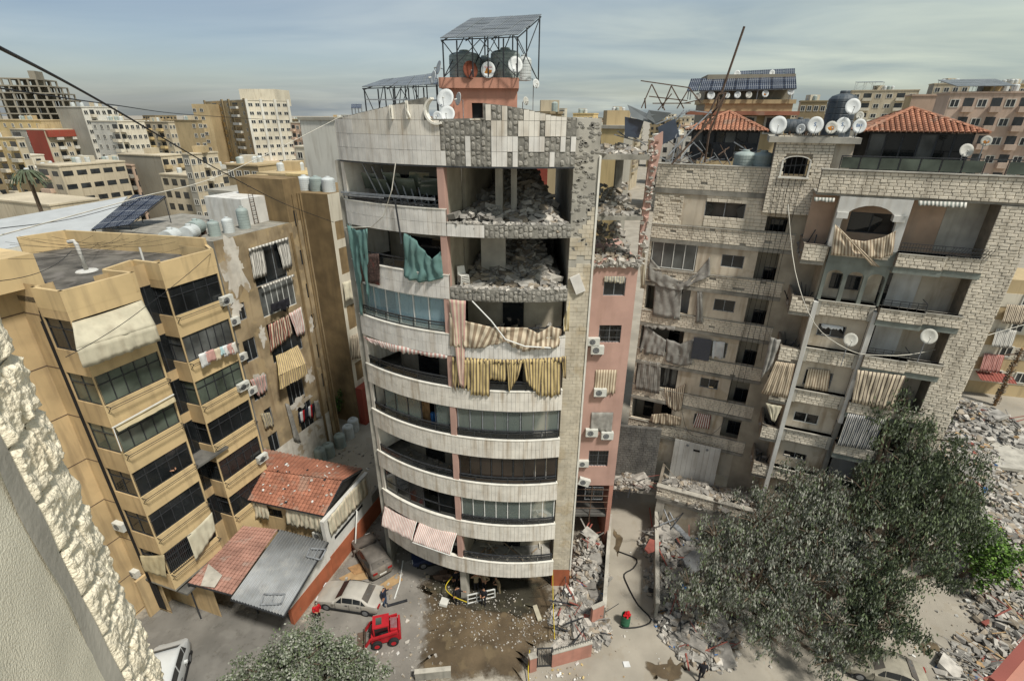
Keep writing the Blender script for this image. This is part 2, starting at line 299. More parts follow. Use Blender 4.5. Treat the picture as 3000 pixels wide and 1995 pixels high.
def drape(mb,top,bot,nu=24,nv=8,amp=.06,folds=7,n=Vector((0,-1,0)),sag=0,ragged=0,stripes=1,nm=2,ph=0,seed=0):
    """cloth between two polylines of points"""
    rg=random.Random(seed*77+nu); rag=[rg.uniform(-1,1) for _ in range(nu+2)]
    def pl(pts,t):
        pts=[Vector(p) for p in pts]; k=len(pts)-1; x=min(t*k,k-1e-6); i=int(x); f=x-i; return pts[i]*(1-f)+pts[i+1]*f
    def fn(a,b):
        A,B=pl(top,a),pl(bot,a); i=a*nu; q=int(i); rr=rag[q]*(1-(i-q))+rag[q+1]*(i-q)
        p=A+(B-A)*(b*(1+ragged*rr*(.25+b*.75)))
        w=math.sin(2*math.pi*folds*a+ph+1.6*math.sin(3*b+seed)+2.2*NZ.noise(Vector((a*3,b*2,seed))))*amp*(.3+.6*b)*(.6+.8*abs(NZ.noise(Vector((a*2,seed+4,b)))))+amp*1.5*NZ.noise(Vector((a*folds*1.3,b*2.5,seed+9)))+.5*amp*NZ.noise(Vector((a*folds*5,b*6,seed+2)))
        return p+n*(w+sag*math.sin(math.pi*b)*.5)+Vector((0,0,-sag*math.sin(math.pi*a)*(1-b)))
    mb.grid(fn,nu,nv,(lambda i,j:(i//stripes)%nm) if nm>1 else None)
def cloth(name,top,bot,mats,label=None,cat=None,parent=None,group=None,**kw):
    mb=MB(); ms=[mats] if isinstance(mats,str) else mats; drape(mb,top,bot,nm=len(ms),**kw)
    o=mb.build(name,ms,parent,label,cat,group,smooth=True)
    sm=o.modifiers.new('thickness','SOLIDIFY'); sm.thickness=.012; return o
def chunk(mb,c,s,mi=0,rg=random,flat=1.0):
    """one broken lump: a skewed box"""
    a=rg.uniform(0,6.28); b=rg.uniform(-.5,.5); e=rg.uniform(-.5,.5); m=Matrix.Rotation(a,3,'Z')@Matrix.Rotation(b,3,'X')@Matrix.Rotation(e,3,'Y')
    sx,sy,sz=s*rg.uniform(.5,1.3),s*rg.uniform(.4,1),s*rg.uniform(.3,.7)*flat
    pts=[]
    for q in ((-1,-1,-1),(1,-1,-1),(1,1,-1),(-1,1,-1),(-1,-1,1),(1,-1,1),(1,1,1),(-1,1,1)):
        v=m@Vector((q[0]*sx*rg.uniform(.35,.6),q[1]*sy*rg.uniform(.35,.6),q[2]*sz*rg.uniform(.35,.6))); pts.append(Vector(c)+v)
    mb.hexa(pts,mi)
# ================================================================ ground
g=MB(); g.box(-4000,4000,-300,7000,-.6,0); g.build('ground','ground',kind='structure')
def patch(name,pts,z,m,jit=.25,seg=4,sd=1):
    rg=random.Random(sd); q=[]
    for i in range(len(pts)):
        a,b=Vector((*pts[i],0)),Vector((*pts[(i+1)%len(pts)],0))
        for k in range(seg): p=a.lerp(b,k/seg); q.append((p.x+rg.uniform(-jit,jit),p.y+rg.uniform(-jit,jit)))
    mb=MB()
    if m in SOFT:
        cx,cy=sum(p[0] for p in q)/len(q),sum(p[1] for p in q)/len(q); k=len(q); rings=[1.12,.96,.8]
        for f in rings: mb.v+=[(cx+(x-cx)*f,cy+(y-cy)*f,z) for x,y in q]
        for r in range(2):
            for i in range(k): j=(i+1)%k; mb.f.append((r*k+i,r*k+j,(r+1)*k+j,(r+1)*k+i)); mb.m.append(0)
        mb.f.append(tuple(2*k+i for i in range(k))); mb.m.append(0); o=mb.build(name,m,kind='structure'); at=o.data.attributes.new('core','FLOAT','POINT'); at.data.foreach_set('value',[0]*k+[.6]*k+[1]*k); return o
    mb.face([(x,y,z) for x,y in q]); return mb.build(name,m,kind='structure')
def gp(k,*xy): return [tuple(atz(k,x,y,0))[:2] for x,y in xy]
mat('wet_soil',hx('5a4d3b'),.55,.35,.6,0,bump=.4,bs=8,spots=.5,spc=hx('77684f')); mat('wet_dark',hx('3d3a31'),.3,.3,.8,0,bump=.3,bs=8,spots=.4,spc=hx('54503f'))
SOFT=('wet_soil','wet_dark','paving','yard')
for nm in SOFT:   # stains that thin out raggedly at their rim
    t_=MATS[nm].node_tree; b_=t_.nodes['Principled BSDF']; at=t_.nodes.new('ShaderNodeAttribute'); at.attribute_name='core'; nz=t_.nodes.new('ShaderNodeTexNoise'); nz.inputs['Scale'].default_value=1.6; nz.inputs['Detail'].default_value=8; nz.inputs['Roughness'].default_value=.7; gm_=t_.nodes.new('ShaderNodeNewGeometry'); t_.links.new(gm_.outputs['Position'],nz.inputs['Vector'])
    ad=t_.nodes.new('ShaderNodeMath'); ad.operation='MULTIPLY_ADD'; t_.links.new(nz.outputs[0],ad.inputs[0]); ad.inputs[1].default_value=1.6; ad.inputs[2].default_value=-.95; a2=t_.nodes.new('ShaderNodeMath'); a2.operation='ADD'; t_.links.new(ad.outputs[0],a2.inputs[0]); t_.links.new(at.outputs['Fac'],a2.inputs[1])
    mr=t_.nodes.new('ShaderNodeMapRange'); mr.inputs[1].default_value=.25; mr.inputs[2].default_value=.75; mr.inputs[4].default_value=.94; t_.links.new(a2.outputs[0],mr.inputs[0]); t_.links.new(mr.outputs[0],b_.inputs['Alpha'])
patch('yard_pavement',[(-28,8),(-15,8),(-13.4,17),(-13.8,24),(-24,24.5),(-28,20)],.006,'yard')
patch('forecourt_pavement',[(-13.8,16),(-6,15),(-4.5,24),(-5,33),(-11,34),(-13.6,25)],.010,'paving')
patch('wet_pavement',gp('H',(545,1330),(560,1180),(540,960),(480,930),(700,800),(1350,860),(1440,960),(1420,1300),(1240,1400),(1210,1568),(500,1568)),.014,'wet_soil',.3,6,4)
patch('puddle',gp('H',(640,1040),(560,960),(560,870),(900,860),(1330,900),(1310,1060),(1240,1170),(1000,1120)),.018,'wet_dark',.25,6,6)
patch('puddle',gp('H',(1230,1190),(1330,1120),(1430,1170),(1425,1290),(1290,1330)),.018,'wet_soil',.2,6,7)
patch('mud_stain',gp('I',(0,1480),(120,1440),(220,1490),(180,1560),(20,1568)),.012,'wet_soil',.3,5,8)
patch('mud_stain',gp('I',(1470,1380),(1550,1330),(1580,1400),(1500,1430)),.012,'wet_soil',.15,4,9)
patch('mud_stain',gp('I',(1680,1370),(1790,1400),(1780,1430),(1690,1400)),.012,'wet_soil',.15,4,10)
patch('mud_stain',gp('H',(1800,560),(1860,620),(1840,760),(1810,700)),.012,'wet_soil',.15,4,12)
# ================================================================ central apartment block
CX,CY,RR=.3,37.63,14.0; PHL,PHR=-.714,.1795; PHP=-.264
FZ=[3+3.23*k for k in range(9)]   # underside of each band, last = underside of roof parapet
def ap(ph,z=0,r=RR): return Vector((CX+r*math.sin(ph),CY-r*math.cos(ph),z))
def ahit(k,x,y,r=RR):
    d=ray(k,x,y); ox,oy=-CX,-CY; a=d.x**2+d.y**2; b=2*(ox*d.x+oy*d.y); c=ox*ox+oy*oy-r*r; t=(-b-math.sqrt(max(0,b*b-4*a*c)))/(2*a)
    return math.asin(max(-1,min(1,(d.x*t-CX)/r))),CH+d.z*t
def aphi(x,r=RR): return math.asin((x-CX)/r)
def arcband(mb,p0,p1,z0,z1,r0,r1,n=24,mi=0):
    b=len(mb.v)
    for i in range(n+1):
        p=p0+(p1-p0)*i/n
        for r,z in ((r1,z0),(r1,z1 if not callable(z1) else z1(p)),(r0,z1 if not callable(z1) else z1(p)),(r0,z0)): mb.v.append(tuple(ap(p,z,r)))
    for i in range(n):
        for j in range(4): q=(j+1)%4; mb.f.append((b+i*4+j,b+(i+1)*4+j,b+(i+1)*4+q,b+i*4+q)); mb.m.append(mi)
    mb.f.append((b,b+1,b+2,b+3)); e=b+n*4; mb.f.append((e+3,e+2,e+1,e)); mb.m+=[mi,mi]
def dome(mb,ph,z,w_,h,d,r=RR-.02,rg=random):
    b=len(mb.v); n=9; js=[rg.uniform(.8,1.12) for _ in range(n)]
    for f,o in ((1,-.06),(.93,.35),(.6,.9)):
        for i in range(n): t=2*math.pi*i/n; c,s_=math.cos(t),math.sin(t); e=.72; mb.v.append(tuple(ap(ph+f*w_*js[i]*math.copysign(abs(c)**e,c)/RR,z+f*h*js[(i*2)%n]*math.copysign(abs(s_)**e,s_),r+d*o)))
    for k in (0,n):
        for i in range(n): j=(i+1)%n; mb.f.append((b+k+i,b+k+j,b+k+n+j,b+k+n+i)); mb.m.append(0)
    mb.f.append(tuple(b+2*n+i for i in range(n))); mb.m.append(0)
def lumps(mb,a,w_,z0,z1):
    z=z0+.01
    while z<z1-.06:
        h=min(random.uniform(.17,.46),z1-z); 
        if random.random()<.93: dome(mb,a+w_*.5+random.uniform(-.01,.01)/RR,z+h/2,w_*RR*random.uniform(.40,.49),h*.5,random.uniform(.025,.065))
        z+=h
BL=thing('apartment_block','curved white stone apartment block with blasted open upper floors and pink rear wing','apartment building',(-2,30,0))
def apiece(name,m,p0,p1,z0,z1,r0,r1,parent=BL,**kw):
    pm=(p0+p1)/2; rm=(r0+r1)/2; return piece(name,m,ap(pm,(z0+z1)/2,rm),((p1-p0)*rm,abs(r1-r0),z1-z0),pm,parent,**kw)
PW=.235/RR
ALIM=300; acount=0
joined=MB()
def panel(p0,p1,z0,z1,big=False):
    global acount
    g=.006; q0=p0+g/RR; q1=p1-g/RR; pr=random.uniform(.028,.038)
    if big and acount<ALIM: acount+=1; apiece('stone_panel','clad',q0,q1,z0+g,z1-g,RR,RR+pr)
    else:
        A=[ap(q0,0,RR+pr),ap(q1,0,RR+pr),ap(q1,0,RR),ap(q0,0,RR)]
        joined.hexa([(p.x,p.y,z0+g) for p in A]+[(p.x,p.y,z1-g) for p in A])
# --- floor slabs
sl=MB()
def slabpoly(r,p0,p1,yb,n=16): return [tuple(ap(p0+(p1-p0)*i/n,0,r))[:2] for i in range(n+1)]+[(CX+r*math.sin(p1),yb),(CX+r*math.sin(p0)-.0,yb)]
for k in range(9): sl.prism(slabpoly(RR-.12,PHL+.004,PHR-.004,36.5),FZ[k]+.02,FZ[k]+.30)
sl.build('floor_slab','floor_dust',BL)
# --- bands
for k in range(8):
    z0=FZ[k]; bk=MB(); cp=MB()
    p1=PHR if k<6 else PHP+.012
    arcband(bk,PHL,p1,z0,z0+1.26,RR-.14,RR,24 if k<6 else 12); bd=bk.build('balcony_parapet','joint',BL)
    arcband(cp,PHL-.002,p1,z0+1.26,z0+1.31,RR-.17,RR+.06,24 if k<6 else 12); cp.build('coping','white_edge',BL)
    n=int((p1-PHL)/PW); stw=(p1-PHL)/n
    for i in range(n):
        a=PHL+i*stw
        for r in range(2):
            big=(k>=6) or (k==5 and acount<290)
            panel(a,a+stw,z0+.01+r*.62,z0+.63+r*.62,big)
    if k>=6:   # blasted right half: only the slab edge is left, cladding gone
        zc=z0+.62; m=MB(); arcband(m,PHP+.012,PHR,z0,zc,RR-.5,RR-.015,14); m.build('broken_slab_edge','mortar',BL)
        m=MB(); nn=int((PHR-PHP)/PW); cl=0
        for i in range(nn):
            a=PHP+.014+i*(PHR-PHP-.014)/nn
            if k==7 and i<8: panel(a,a+PW,z0+.01,z0+.60,True); continue
            lumps(m,a,PW,z0,z0+.58)
        m.build('mortar_lumps','mortar_lump',BL,kind='stuff')
        m=MB(); rg=random.Random(k)
        for i in range(60): p=rg.uniform(PHP+.02,PHR); chunk(m,ap(p,zc+.02,RR-.2+rg.uniform(-.2,.18)),rg.uniform(.1,.28),rg.choice((0,1)),rg)
        m.build('broken_slab_lip',['rub1','rub2'],BL,kind='stuff')
# --- roof parapet with its raised top line; profile read from the photograph
prof=[('B',160,785),('B',500,705),('B',770,640),('B',772,780),('B',870,783),('B',1150,776),('B',1152,678),('B',1300,695),('B',1450,720),('B',1640,765),('B',1790,775)]
PP=[ahit(*p) for p in prof]
PP[0]=(PHL,PP[0][1]); PP[-1]=(PHR,PP[-1][1])
def ptop(ph):
    for (a,za),(b,zb_) in zip(PP,PP[1:]):
        if a<=ph<=b: return za+(zb_-za)*(ph-a)/max(1e-6,b-a)
    return PP[-1][1]
m=MB(); z9=FZ[8]
for (a,za),(b,zb_) in zip(PP,PP[1:]):
    if b-a>.004: arcband(m,a,b,z9,(lambda p,a=a,b=b,za=za,zb_=zb_: za+(zb_-za)*(p-a)/(b-a)),RR-.2,RR,max(2,int((b-a)/.04)))
m.build('roof_parapet','mortar',BL)
m=MB(); arcband(m,PHL,PHR,z9-.06,z9-.002,RR-.25,RR+.04,24); m.build('lintel','metal_dk',BL)
ROWS=[(1075,975),(975,880),(880,780)]
gone={0:[(905,1035),(1070,1212),(1300,1360),(1390,1590),(1622,1800)],1:[(870,1035),(1065,1210),(1390,1448),(1567,1675),(1705,1737),(1765,1800)],2:[(870,1210),(1330,1390),(1540,1570),(1690,1800)],3:[(1150,1180),(1215,1270),(1305,1425),(1690,1800)]}
n=int((PHR-PHL)/PW); stp=(PHR-PHL)/n; lum=MB()
def bx(ph,z):  # back to B pixels
    p=ap(ph,z); v=p-EYE; f=Vector((0,cTH,-sTH)); zc=v.dot(f); cx=v.x/zc; cy=v.dot(Vector((0,sTH,cTH)))/zc; c,s=cRO,-sRO
    cx,cy=c*cx-s*cy,s*cx+c*cy; return (1500+FPX*cx-900)*2.24
for r in range(4):
    z0=z9+.01+r*.635
    for i in range(n):
        a=PHL+i*stp; top=min(ptop(a+.001),ptop(a+stp-.001)); z1=min(z0+.635,top)
        if z1-z0<.08: continue
        x=bx(a+stp/2,(z0+z1)/2)
        if any(p<x<q for p,q in gone[r]):
            lumps(lum,a,stp,z0,z1)
        else: panel(a,a+stp,z0,z1,True)
lum.build('mortar_lumps','mortar_lump',BL,kind='stuff')
joined.build('stone_panels','clad_low',BL,kind='stuff')
# capping on the sloping parapet, raised letter strokes and the ring
m=MB()
for x,y0,y1,wd in ((560,690,782,22),(663,662,780,20)):
    if x>600: m.build('letter_i','white_edge',BL); m=MB()
    p,zt=ahit('B',x-wd/2,y0); q,zb2=ahit('B',x+wd/2,y1); w3=(q-p)*.18
    arcband(m,p,q,zb2,zb2+.05,RR+.035,RR+.16,2); arcband(m,p,p+w3,zb2+.05,zt,RR+.035,RR+.16,2); arcband(m,q-w3,q,zb2+.05,zt,RR+.035,RR+.16,2)
p,zt=ahit('B',655,700); q,zb2=ahit('B',685,775)
m.hexa([ap(p,zt-.1,RR+.16),ap(q,zb2,RR+.16),ap(q,zb2,RR+.06),ap(p,zt-.1,RR+.06),ap(p,zt,RR+.16),ap(q,zb2+.1,RR+.16),ap(q,zb2+.1,RR+.06),ap(p,zt,RR+.06)])
m.build('letter_n','white_edge',BL); m=MB(); pc,zc0=ahit('B',850,728); rad=(ahit('B',850,648)[1]-zc0)
for i in range(11):
    A=math.pi*(.62+i*.092); B=math.pi*(.62+(i+1)*.092); c=[]
    for rd in (RR+.14,RR-.2):
        for an,rr in ((A,rad),(B,rad),(B,rad+.09),(A,rad+.09)): c.append(ap(pc+rr*math.cos(an)/RR,zc0+rr*math.sin(an),rd))
    m.hexa(c)
m.build('letter_c','white_edge',BL)
# --- left end wall, pillars between bays, inner walls, doors
for k in range(8): m=MB(); arcband(m,PHL-.001,PHL+.02,FZ[k]+1.312,FZ[k+1]-.002,RR-2.3,RR-.02,1); m.build('side_wall','clad_low',BL)
for k in range(8): apiece('pillar','pink',PHP-.012,PHP+.012,FZ[k]+.30,FZ[k+1]-.002,RR-.4,RR+.01)
apiece('pillar','concrete_lt',PHP-.016,PHP+.016,0,FZ[0],RR-.9,RR-.3)
for q in (-.5,-.05): apiece('pillar','concrete',q-.016,q+.016,0,FZ[0],RR-3.2,RR-2.7)
m=MB()
for k in range(8):
    z0,z1=FZ[k]+.30,FZ[k+1]+.02
    arcband(m,PHL+.02,PHP-.02,z0,z1,RR-2.6,RR-2.4,8)
    if k<6: arcband(m,PHP+.02,PHR+.04,z0,z1,RR-2.6,RR-2.4,8)
    m.hexa([ap(PHP-.01,z0,RR-.4),ap(PHP+.01,z0,RR-.4),ap(PHP+.01,z0,RR-2.4),ap(PHP-.01,z0,RR-2.4)]+[ap(PHP-.01,z1,RR-.4),ap(PHP+.01,z1,RR-.4),ap(PHP+.01,z1,RR-2.4),ap(PHP-.01,z1,RR-2.4)])
m.build('inner_wall','room',BL)
for k in range(8):
    z0=FZ[k]+.31
    for a,b in (((-.55,-.42),(-.07,.03)) if k<6 else ((-.58,-.36),)):
        apiece('balcony_door','glass_dark',a,b,z0,z0+2.15,RR-2.38,RR-2.34)
m=MB()   # rear mass so that the block is closed behind
m.box(-9.2,-8.9,27.2,38,0,28.8); m.box(-9.2,-3.4,37.7,38,3,28.8); m.box(-3.4,3,35.2,35.5,3,25.6); m.box(-3.4,.4,35.2,35.5,25.65,28.8); m.box(-9,4.2,31.5,31.7,0,2.99)
m.build('rear_wall','concrete',BL)
# --- railings and glazing
def railing(k,p0,p1,h=.55,glass_m='glass_smoke',np=6,r=RR-.08):
    z=FZ[k]+1.31; mb=MB(); arcband(mb,p0,p1,z+h,z+h+.06,r-.04,r+.04,14); arcband(mb,p0,p1,z+h-.14,z+h-.10,r-.02,r+.02,14); arcband(mb,p0,p1,z+.03,z+.07,r-.02,r+.02,14)
    for i in range(np+1): q=p0+.002+(p1-p0-.004)*i/np; arcband(mb,q-.0015,q+.0015,z,z+h,r-.02,r+.02,1)
    o=mb.build('railing','metal_dk',BL)
    if glass_m:
        for i in range(np): q=p0+(p1-p0)*i/np; e=(p1-p0)/np; apiece('rail_pane',glass_m,q+.003,q+e-.003,z+.07,z+h-.14,r-.008,r+.008,o)
def glazing(k,p0,p1,n,gm,fm='metal_dk',z0=None,z1=None,skip=(),r=RR-.16,hbar=None):
    a=FZ[k]+1.31 if z0 is None else z0; b=FZ[k+1]-.06 if z1 is None else z1; mb=MB(); arcband(mb,p0,p1,a,a+.06,r-.04,r+.04,12); arcband(mb,p0,p1,b-.06,b,r-.04,r+.04,12)
    if hbar: arcband(mb,p0,p1,a+(b-a)*hbar,a+(b-a)*hbar+.05,r-.04,r+.04,12)
    for i in range(n+1): q=p0+.002+(p1-p0-.004)*i/n; arcband(mb,q-.002,q+.002,a+.06,b-.06,r-.03,r+.03,1)
    o=mb.build('balcony_glazing',fm,BL)
    for i in range(n):
        if i in skip: continue
        q=p0+(p1-p0)*i/n; e=(p1-p0)/n; apiece('pane',gm,q+.004,q+e-.004,a+.06,b-.06,r-.01,r+.01,o)
LA,LB=PHL+.02,PHP-.014; QA,QB=PHP+.016,PHR-.006
railing(0,QA,QB,.5); glazing(0,LA,LB,4,'glass_dark',r=RR-.5)
glazing(1,LA,LB,5,'glass_dark',skip=(3,),hbar=.4); glazing(1,QA,QB,8,'glass_clear','alu_white'); railing(1,QA,QB,.42)
railing(2,LA,LB,.5); glazing(2,QA,QB,9,'glass_brown','metal_dk'); railing(2,QA,QB,.42,'glass_brown')
railing(3,LA,LB,.5); railing(3,QA,QB,.5); glazing(3,QA,QB,8,'glass_clear','metal_gray'); glazing(3,LA,LB,6,'glass_clear','metal_dk',skip=(0,4))
railing(4,LA,LB,.5); railing(4,QA,QB,.5,'glass_dark')
railing(5,LA,LB,.5,'glass_clear'); glazing(5,LA,LB,6,'glass_blueclear','alu_white',r=RR-.25); railing(5,QA,QB,.45,None,9)
railing(6,LA,LB,.55,'glass_smoke')
railing(7,LA,LB,.12,None,4,RR-.02)
# balcony contents
def bc(name,m,p0,p1,z0,z1,r0,r1): return apiece(name,m,p0,p1,z0,z1,RR-r0,RR-r1)
for i in range(6): p=-.60+i*.032; bc('plywood_board','wood',p,p+.03,FZ[3]+.9,FZ[3]+2.6,.9,.86)
for q in ((-.40,-.385),(-.38,-.365)): bc('blue_drum','plastic_blue',q[0],q[1],FZ[3]+1.2,FZ[3]+2.0,.9,.7)
m=MB(); rg=random.Random(5)
for i in range(26): a=rg.uniform(QA+.02,QB-.02); r=rg.uniform(.4,2.0); t=rg.uniform(0,3.1); l=rg.uniform(.5,1.2); c=ap(a,FZ[0]+.34+rg.uniform(0,.12),RR-r); m.bar(c,c+Vector((math.cos(t)*l,math.sin(t)*l,rg.uniform(-.05,.25))),.09,.03,rg.randint(0,1))
m.build('loose_slats',['stripe_brown','concrete_lt'],BL,kind='stuff')
def rub(mb,n,p0,p1,r0,r1,zf,s0,s1,seed,nm=3,flat=1):
    rg=random.Random(seed)
    for i in range(n): p=rg.uniform(p0,p1); r=rg.uniform(r0,r1); chunk(mb,ap(p,zf(p,r)+rg.uniform(0,.05),RR-r),rg.uniform(s0,s1),rg.randrange(nm),rg,flat)
m=MB(); rub(m,90,LA,LB,.3,2.2,lambda p,r:FZ[2]+.33,.05,.3,1,4); rub(m,60,LA,LB,.3,2.2,lambda p,r:FZ[4]+.33,.05,.3,2,4); rub(m,70,QA,QB,.4,2.2,lambda p,r:FZ[1]+.33,.06,.4,3,4); rub(m,160,LA,LB,.3,2.3,lambda p,r:FZ[6]+.35+.3*random.random(),.1,.4,4,4); rub(m,200,LA,LB,.2,2.3,lambda p,r:FZ[7]+.5+.7*random.random(),.1,.4,5,4); rub(m,150,QA,QB,.4,2.3,lambda p,r:FZ[5]+.4+.8*random.random()*(r/2.3),.08,.4,6,4)
m.build('balcony_debris',['rub1','rub2','rub3','rub4'],BL,kind='stuff')
# --- the two gutted floors: rubble rising towards the back, columns, partition
for k,sd in ((6,21),(7,22)):
    m=MB(); z0=FZ[k]+.30
    zf=lambda p,r,z0=z0:z0+.06+max(0,(r-1.6))*(.36 if p>-.12 else .22)+.2*math.sin(p*30)*(.2+r*.06)
    m.grid(lambda a,b:ap(PHP+.02+(PHR-PHP-.02)*a,zf(PHP+(PHR-PHP)*a,.3+7.5*b)-.05+.06*math.sin(a*47+b*31),RR-.3-7.5*b),30,24,lambda i,j:random.choice((0,0,2)))
    rub(m,1500,PHP+.02,PHR-.004,.15,7.5,zf,.08,.38,sd,4); rub(m,150,PHP+.02,PHR-.004,.3,5.5,lambda p,r:zf(p,r)+.12,.35,.8,sd+50,4,.6); rub(m,500,PHP+.02,PHR-.004,.1,3,zf,.04,.16,sd+70,2)
    if k==7: rub(m,70,PHP+.02,PHP+.16,.3,2.6,lambda p,r:z0+.25+.4*random.random(),.3,.6,99,3,.7)
    m.build('floor_rubble',['rub1','rub2','rub3','rub4'],BL,kind='stuff')
    for a,b in (((-.105,-.072),(-.035,-.008)) if k==7 else ((-.13,-.10),)): apiece('pillar','concrete_lt' if k==7 else 'concrete',a,b,z0,FZ[k+1],RR-3.1,RR-2.6) if k==7 else apiece('inner_wall','concrete_lt',-.18,-.06,z0,FZ[k+1],RR-3.0,RR-2.8)
    apiece('inner_wall','room',PHP+.0,PHP+.03 if k==7 else PHP+.012,z0,FZ[k+1],RR-11,RR-2.6)
    if k==7: apiece('inner_wall','room_dk',-.22,-.12,z0,FZ[k+1],RR-7.3,RR-7.0)
m=MB(); m.hexa([ap(.0,FZ[7]+.9,RR-3.6)+Vector(v) for v in ((0,0,0),(1.5,.3,.0),(1.6,.9,.2),(.1,.7,.25),(.1,0,.2),(1.4,.3,.3),(1.5,.9,.45),(.2,.7,.45))]); m.build('upholstered_seat','stripe_red',BL)
# --- clad pier with orange foot
pr=MB(); pr.box(2.95,4.16,25.5,36,1.6,30.85); pr.build('stone_pier','concrete_lt',BL)
pr=MB(); pr.box(2.93,4.19,25.47,28,0,1.6); pr.build('pier_foot','orange_base',BL)
pr=MB(); pr.box(4.162,4.262,25.42,27.6,1.62,29.2); pr.build('pier_edge','white_edge',BL)
jb=MB(); rg=random.Random(3); cnt=0
for r in range(int((29.2-1.6)/.225)):
    z=1.61+r*.225; of=(r%2)*.2; us=[2.95]+[2.95+of+.405*i for i in range(1,3)]+[4.16]; us=sorted(set(max(2.95,min(4.16,x)) for x in us))
    for a,b in zip(us,us[1:]):
        if b-a<.06: continue
        t=(z-24.6)/4.6; xm=(a+b)/2
        if z>24.6 and xm<2.95+1.25*min(1,t*1.9)+.12*math.sin(r*2.1): continue
        if 23.2<z<24.4 and rg.random()<.12: continue
        d=rg.uniform(.02,.04)
        if z>12 and cnt<150: cnt+=1; piece('stone_block','pier_block',((a+b)/2,25.5-d/2,z+.11),(b-a-.012,d,.212),0,BL)
        else: jb.box(a+.006,b-.006,25.5-d,25.5,z+.006,z+.218)
jb.build('stone_blocks','pier_block',BL,kind='stuff')
lm=MB()
for i in range(150): x=rg.uniform(3.0,4.1); z=rg.uniform(24.4,30.7); w3,h3=rg.uniform(.08,.16),rg.uniform(.05,.11); nb=len(lm.v); lm.v+=[(x+f*w3*math.cos(2*math.pi*i/8),25.505-o,z+f*h3*math.sin(2*math.pi*i/8)) for f,o in ((1,0),(.7,.028)) for i in range(8)]; lm.f+=[(nb+i,nb+(i+1)%8,nb+8+(i+1)%8,nb+8+i) for i in range(8)]+[tuple(nb+8+i for i in range(8))]; lm.m+=[0]*9
lm.build('mortar_lumps','mortar_lump',BL,kind='stuff')
# --- pink rear wing
WP=Wall(4.25,29.2,1,0); u1=3.35; zt=23.0; ops=[WP.rect('E',1980,395,2122,525),WP.rect('E',1945,730,2090,855),WP.rect('E',1920,1055,2055,1200),WP.rect('E',1890,1345,2030,1480),WP.rect('H',1638,45,1758,150),WP.rect('H',1614,292,1726,375)]
m=MB(); facade(WP,m,0,u1,6.0,zt,ops,.2); WP.box(m,u1-.0,u1+.005,6.0,zt,-7,0); WP.box(m,0,u1,zt-.25,zt,-6,-.002)
m.build('pink_wall','pink',BL)
for i,o in enumerate(ops):
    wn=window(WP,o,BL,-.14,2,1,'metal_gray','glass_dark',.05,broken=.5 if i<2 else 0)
    if i in (1,4,5):
        b=MB()
        for j in range(7): u=o[0]+.05+(o[1]-o[0]-.1)*j/6; b.tube([WP.P(u,o[2],-.04),WP.P(u,o[3],-.04)],.012,5)
        for z in (.3,.7): q=o[2]+(o[3]-o[2])*z; b.tube([WP.P(o[0],q,-.04),WP.P(o[1],q,-.04)],.012,5)
        b.build('window_grille','metal_dk',BL)
# bottom of the wing: blown-open ground storey with bare bars
b=MB()
for z in (5.6,5.0,4.4,3.8): b.tube([WP.P(-.1,z,-.05),WP.P(u1,z-.05,-.05)],.03,6)
b.tube([WP.P(1.75,2.4,-.08),WP.P(1.8,6.1,-.08)],.04,6); b.build('bare_steel_bars','metal_rust',BL)
b=MB(); WP.box(b,u1-.3,u1,0,6.0,-6,-.02); WP.box(b,-.2,.1,0,6.0,-6,-.02); WP.box(b,.1,u1-.3,0,6,-6,-5.8); b.build('lower_wall','pink_dk',BL)
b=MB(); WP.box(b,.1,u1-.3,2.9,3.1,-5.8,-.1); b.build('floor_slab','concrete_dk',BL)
# upper, gutted floors of the wing
for z,dd in ((25.45,.22),(28.75,.28)):
    b=MB(); WP.box(b,0.0,u1-.05,z,z+dd,-6,.05); b.build('floor_slab','concrete',BL)
b=MB(); WP.box(b,.0,.22,zt,29.0,-5,-.3); b.build('inner_wall','concrete_lt',BL)
b=MB(); WP.box(b,2.3,2.75,25.7,28.74,-4.5,-4.1); b.build('pillar','concrete',BL)
b=MB(); WP.box(b,.2,1.0,25.7,28.74,-5.9,-5.7); b.build('inner_wall','room',BL)
m=MB(); rg=random.Random(8)
for i in range(520):
    u=rg.uniform(.15,u1-.15); d=rg.uniform(-5,.05); lv=rg.choice((0,0,1,1,2)); z=(zt,25.67,29.03)[lv]+max(0,-d-.5)*(.30,.25,.03)[lv]; chunk(m,WP.P(u,z+rg.uniform(0,.1),d),rg.uniform(.1,.5),rg.randrange(4),rg)
for i in range(60): u=rg.uniform(.0,u1); chunk(m,WP.P(u,zt-rg.uniform(-.1,.5)*.6,.02+rg.uniform(0,.06)),rg.uniform(.15,.4),rg.randrange(3),rg)
m.build('wing_rubble',['rub1','rub2','rub3','rub4'],BL,kind='stuff')
# torn wall strip hanging at the wing's edge
m=MB()
pts=[(u1-.05,29.5),(u1+.1,29.9),(u1+.55,30.2),(u1+.6,29.6),(u1+.35,27.5),(u1+.3,25.5),(u1+.15,24.2),(u1+.18,22.8),(u1-.02,22.6),(u1-.1,25),(u1-.06,27)]
m.face([WP.P(u,z,-.1) for u,z in reversed(pts)]); m.face([WP.P(u,z,-.32) for u,z in pts])
for i in range(len(pts)): a=pts[i]; b2=pts[(i+1)%len(pts)]; m.face([WP.P(*a,-.1),WP.P(*b2,-.1),WP.P(*b2,-.32),WP.P(*a,-.32)],0)
for i in range(90):
    z=rg.uniform(22.6,29.8); chunk(m,WP.P(u1+rg.uniform(-.1,.35),z,-.05),rg.uniform(.1,.3),rg.choice((0,1,1)),rg)
m.build('torn_wall',['pink','rub2'],BL)
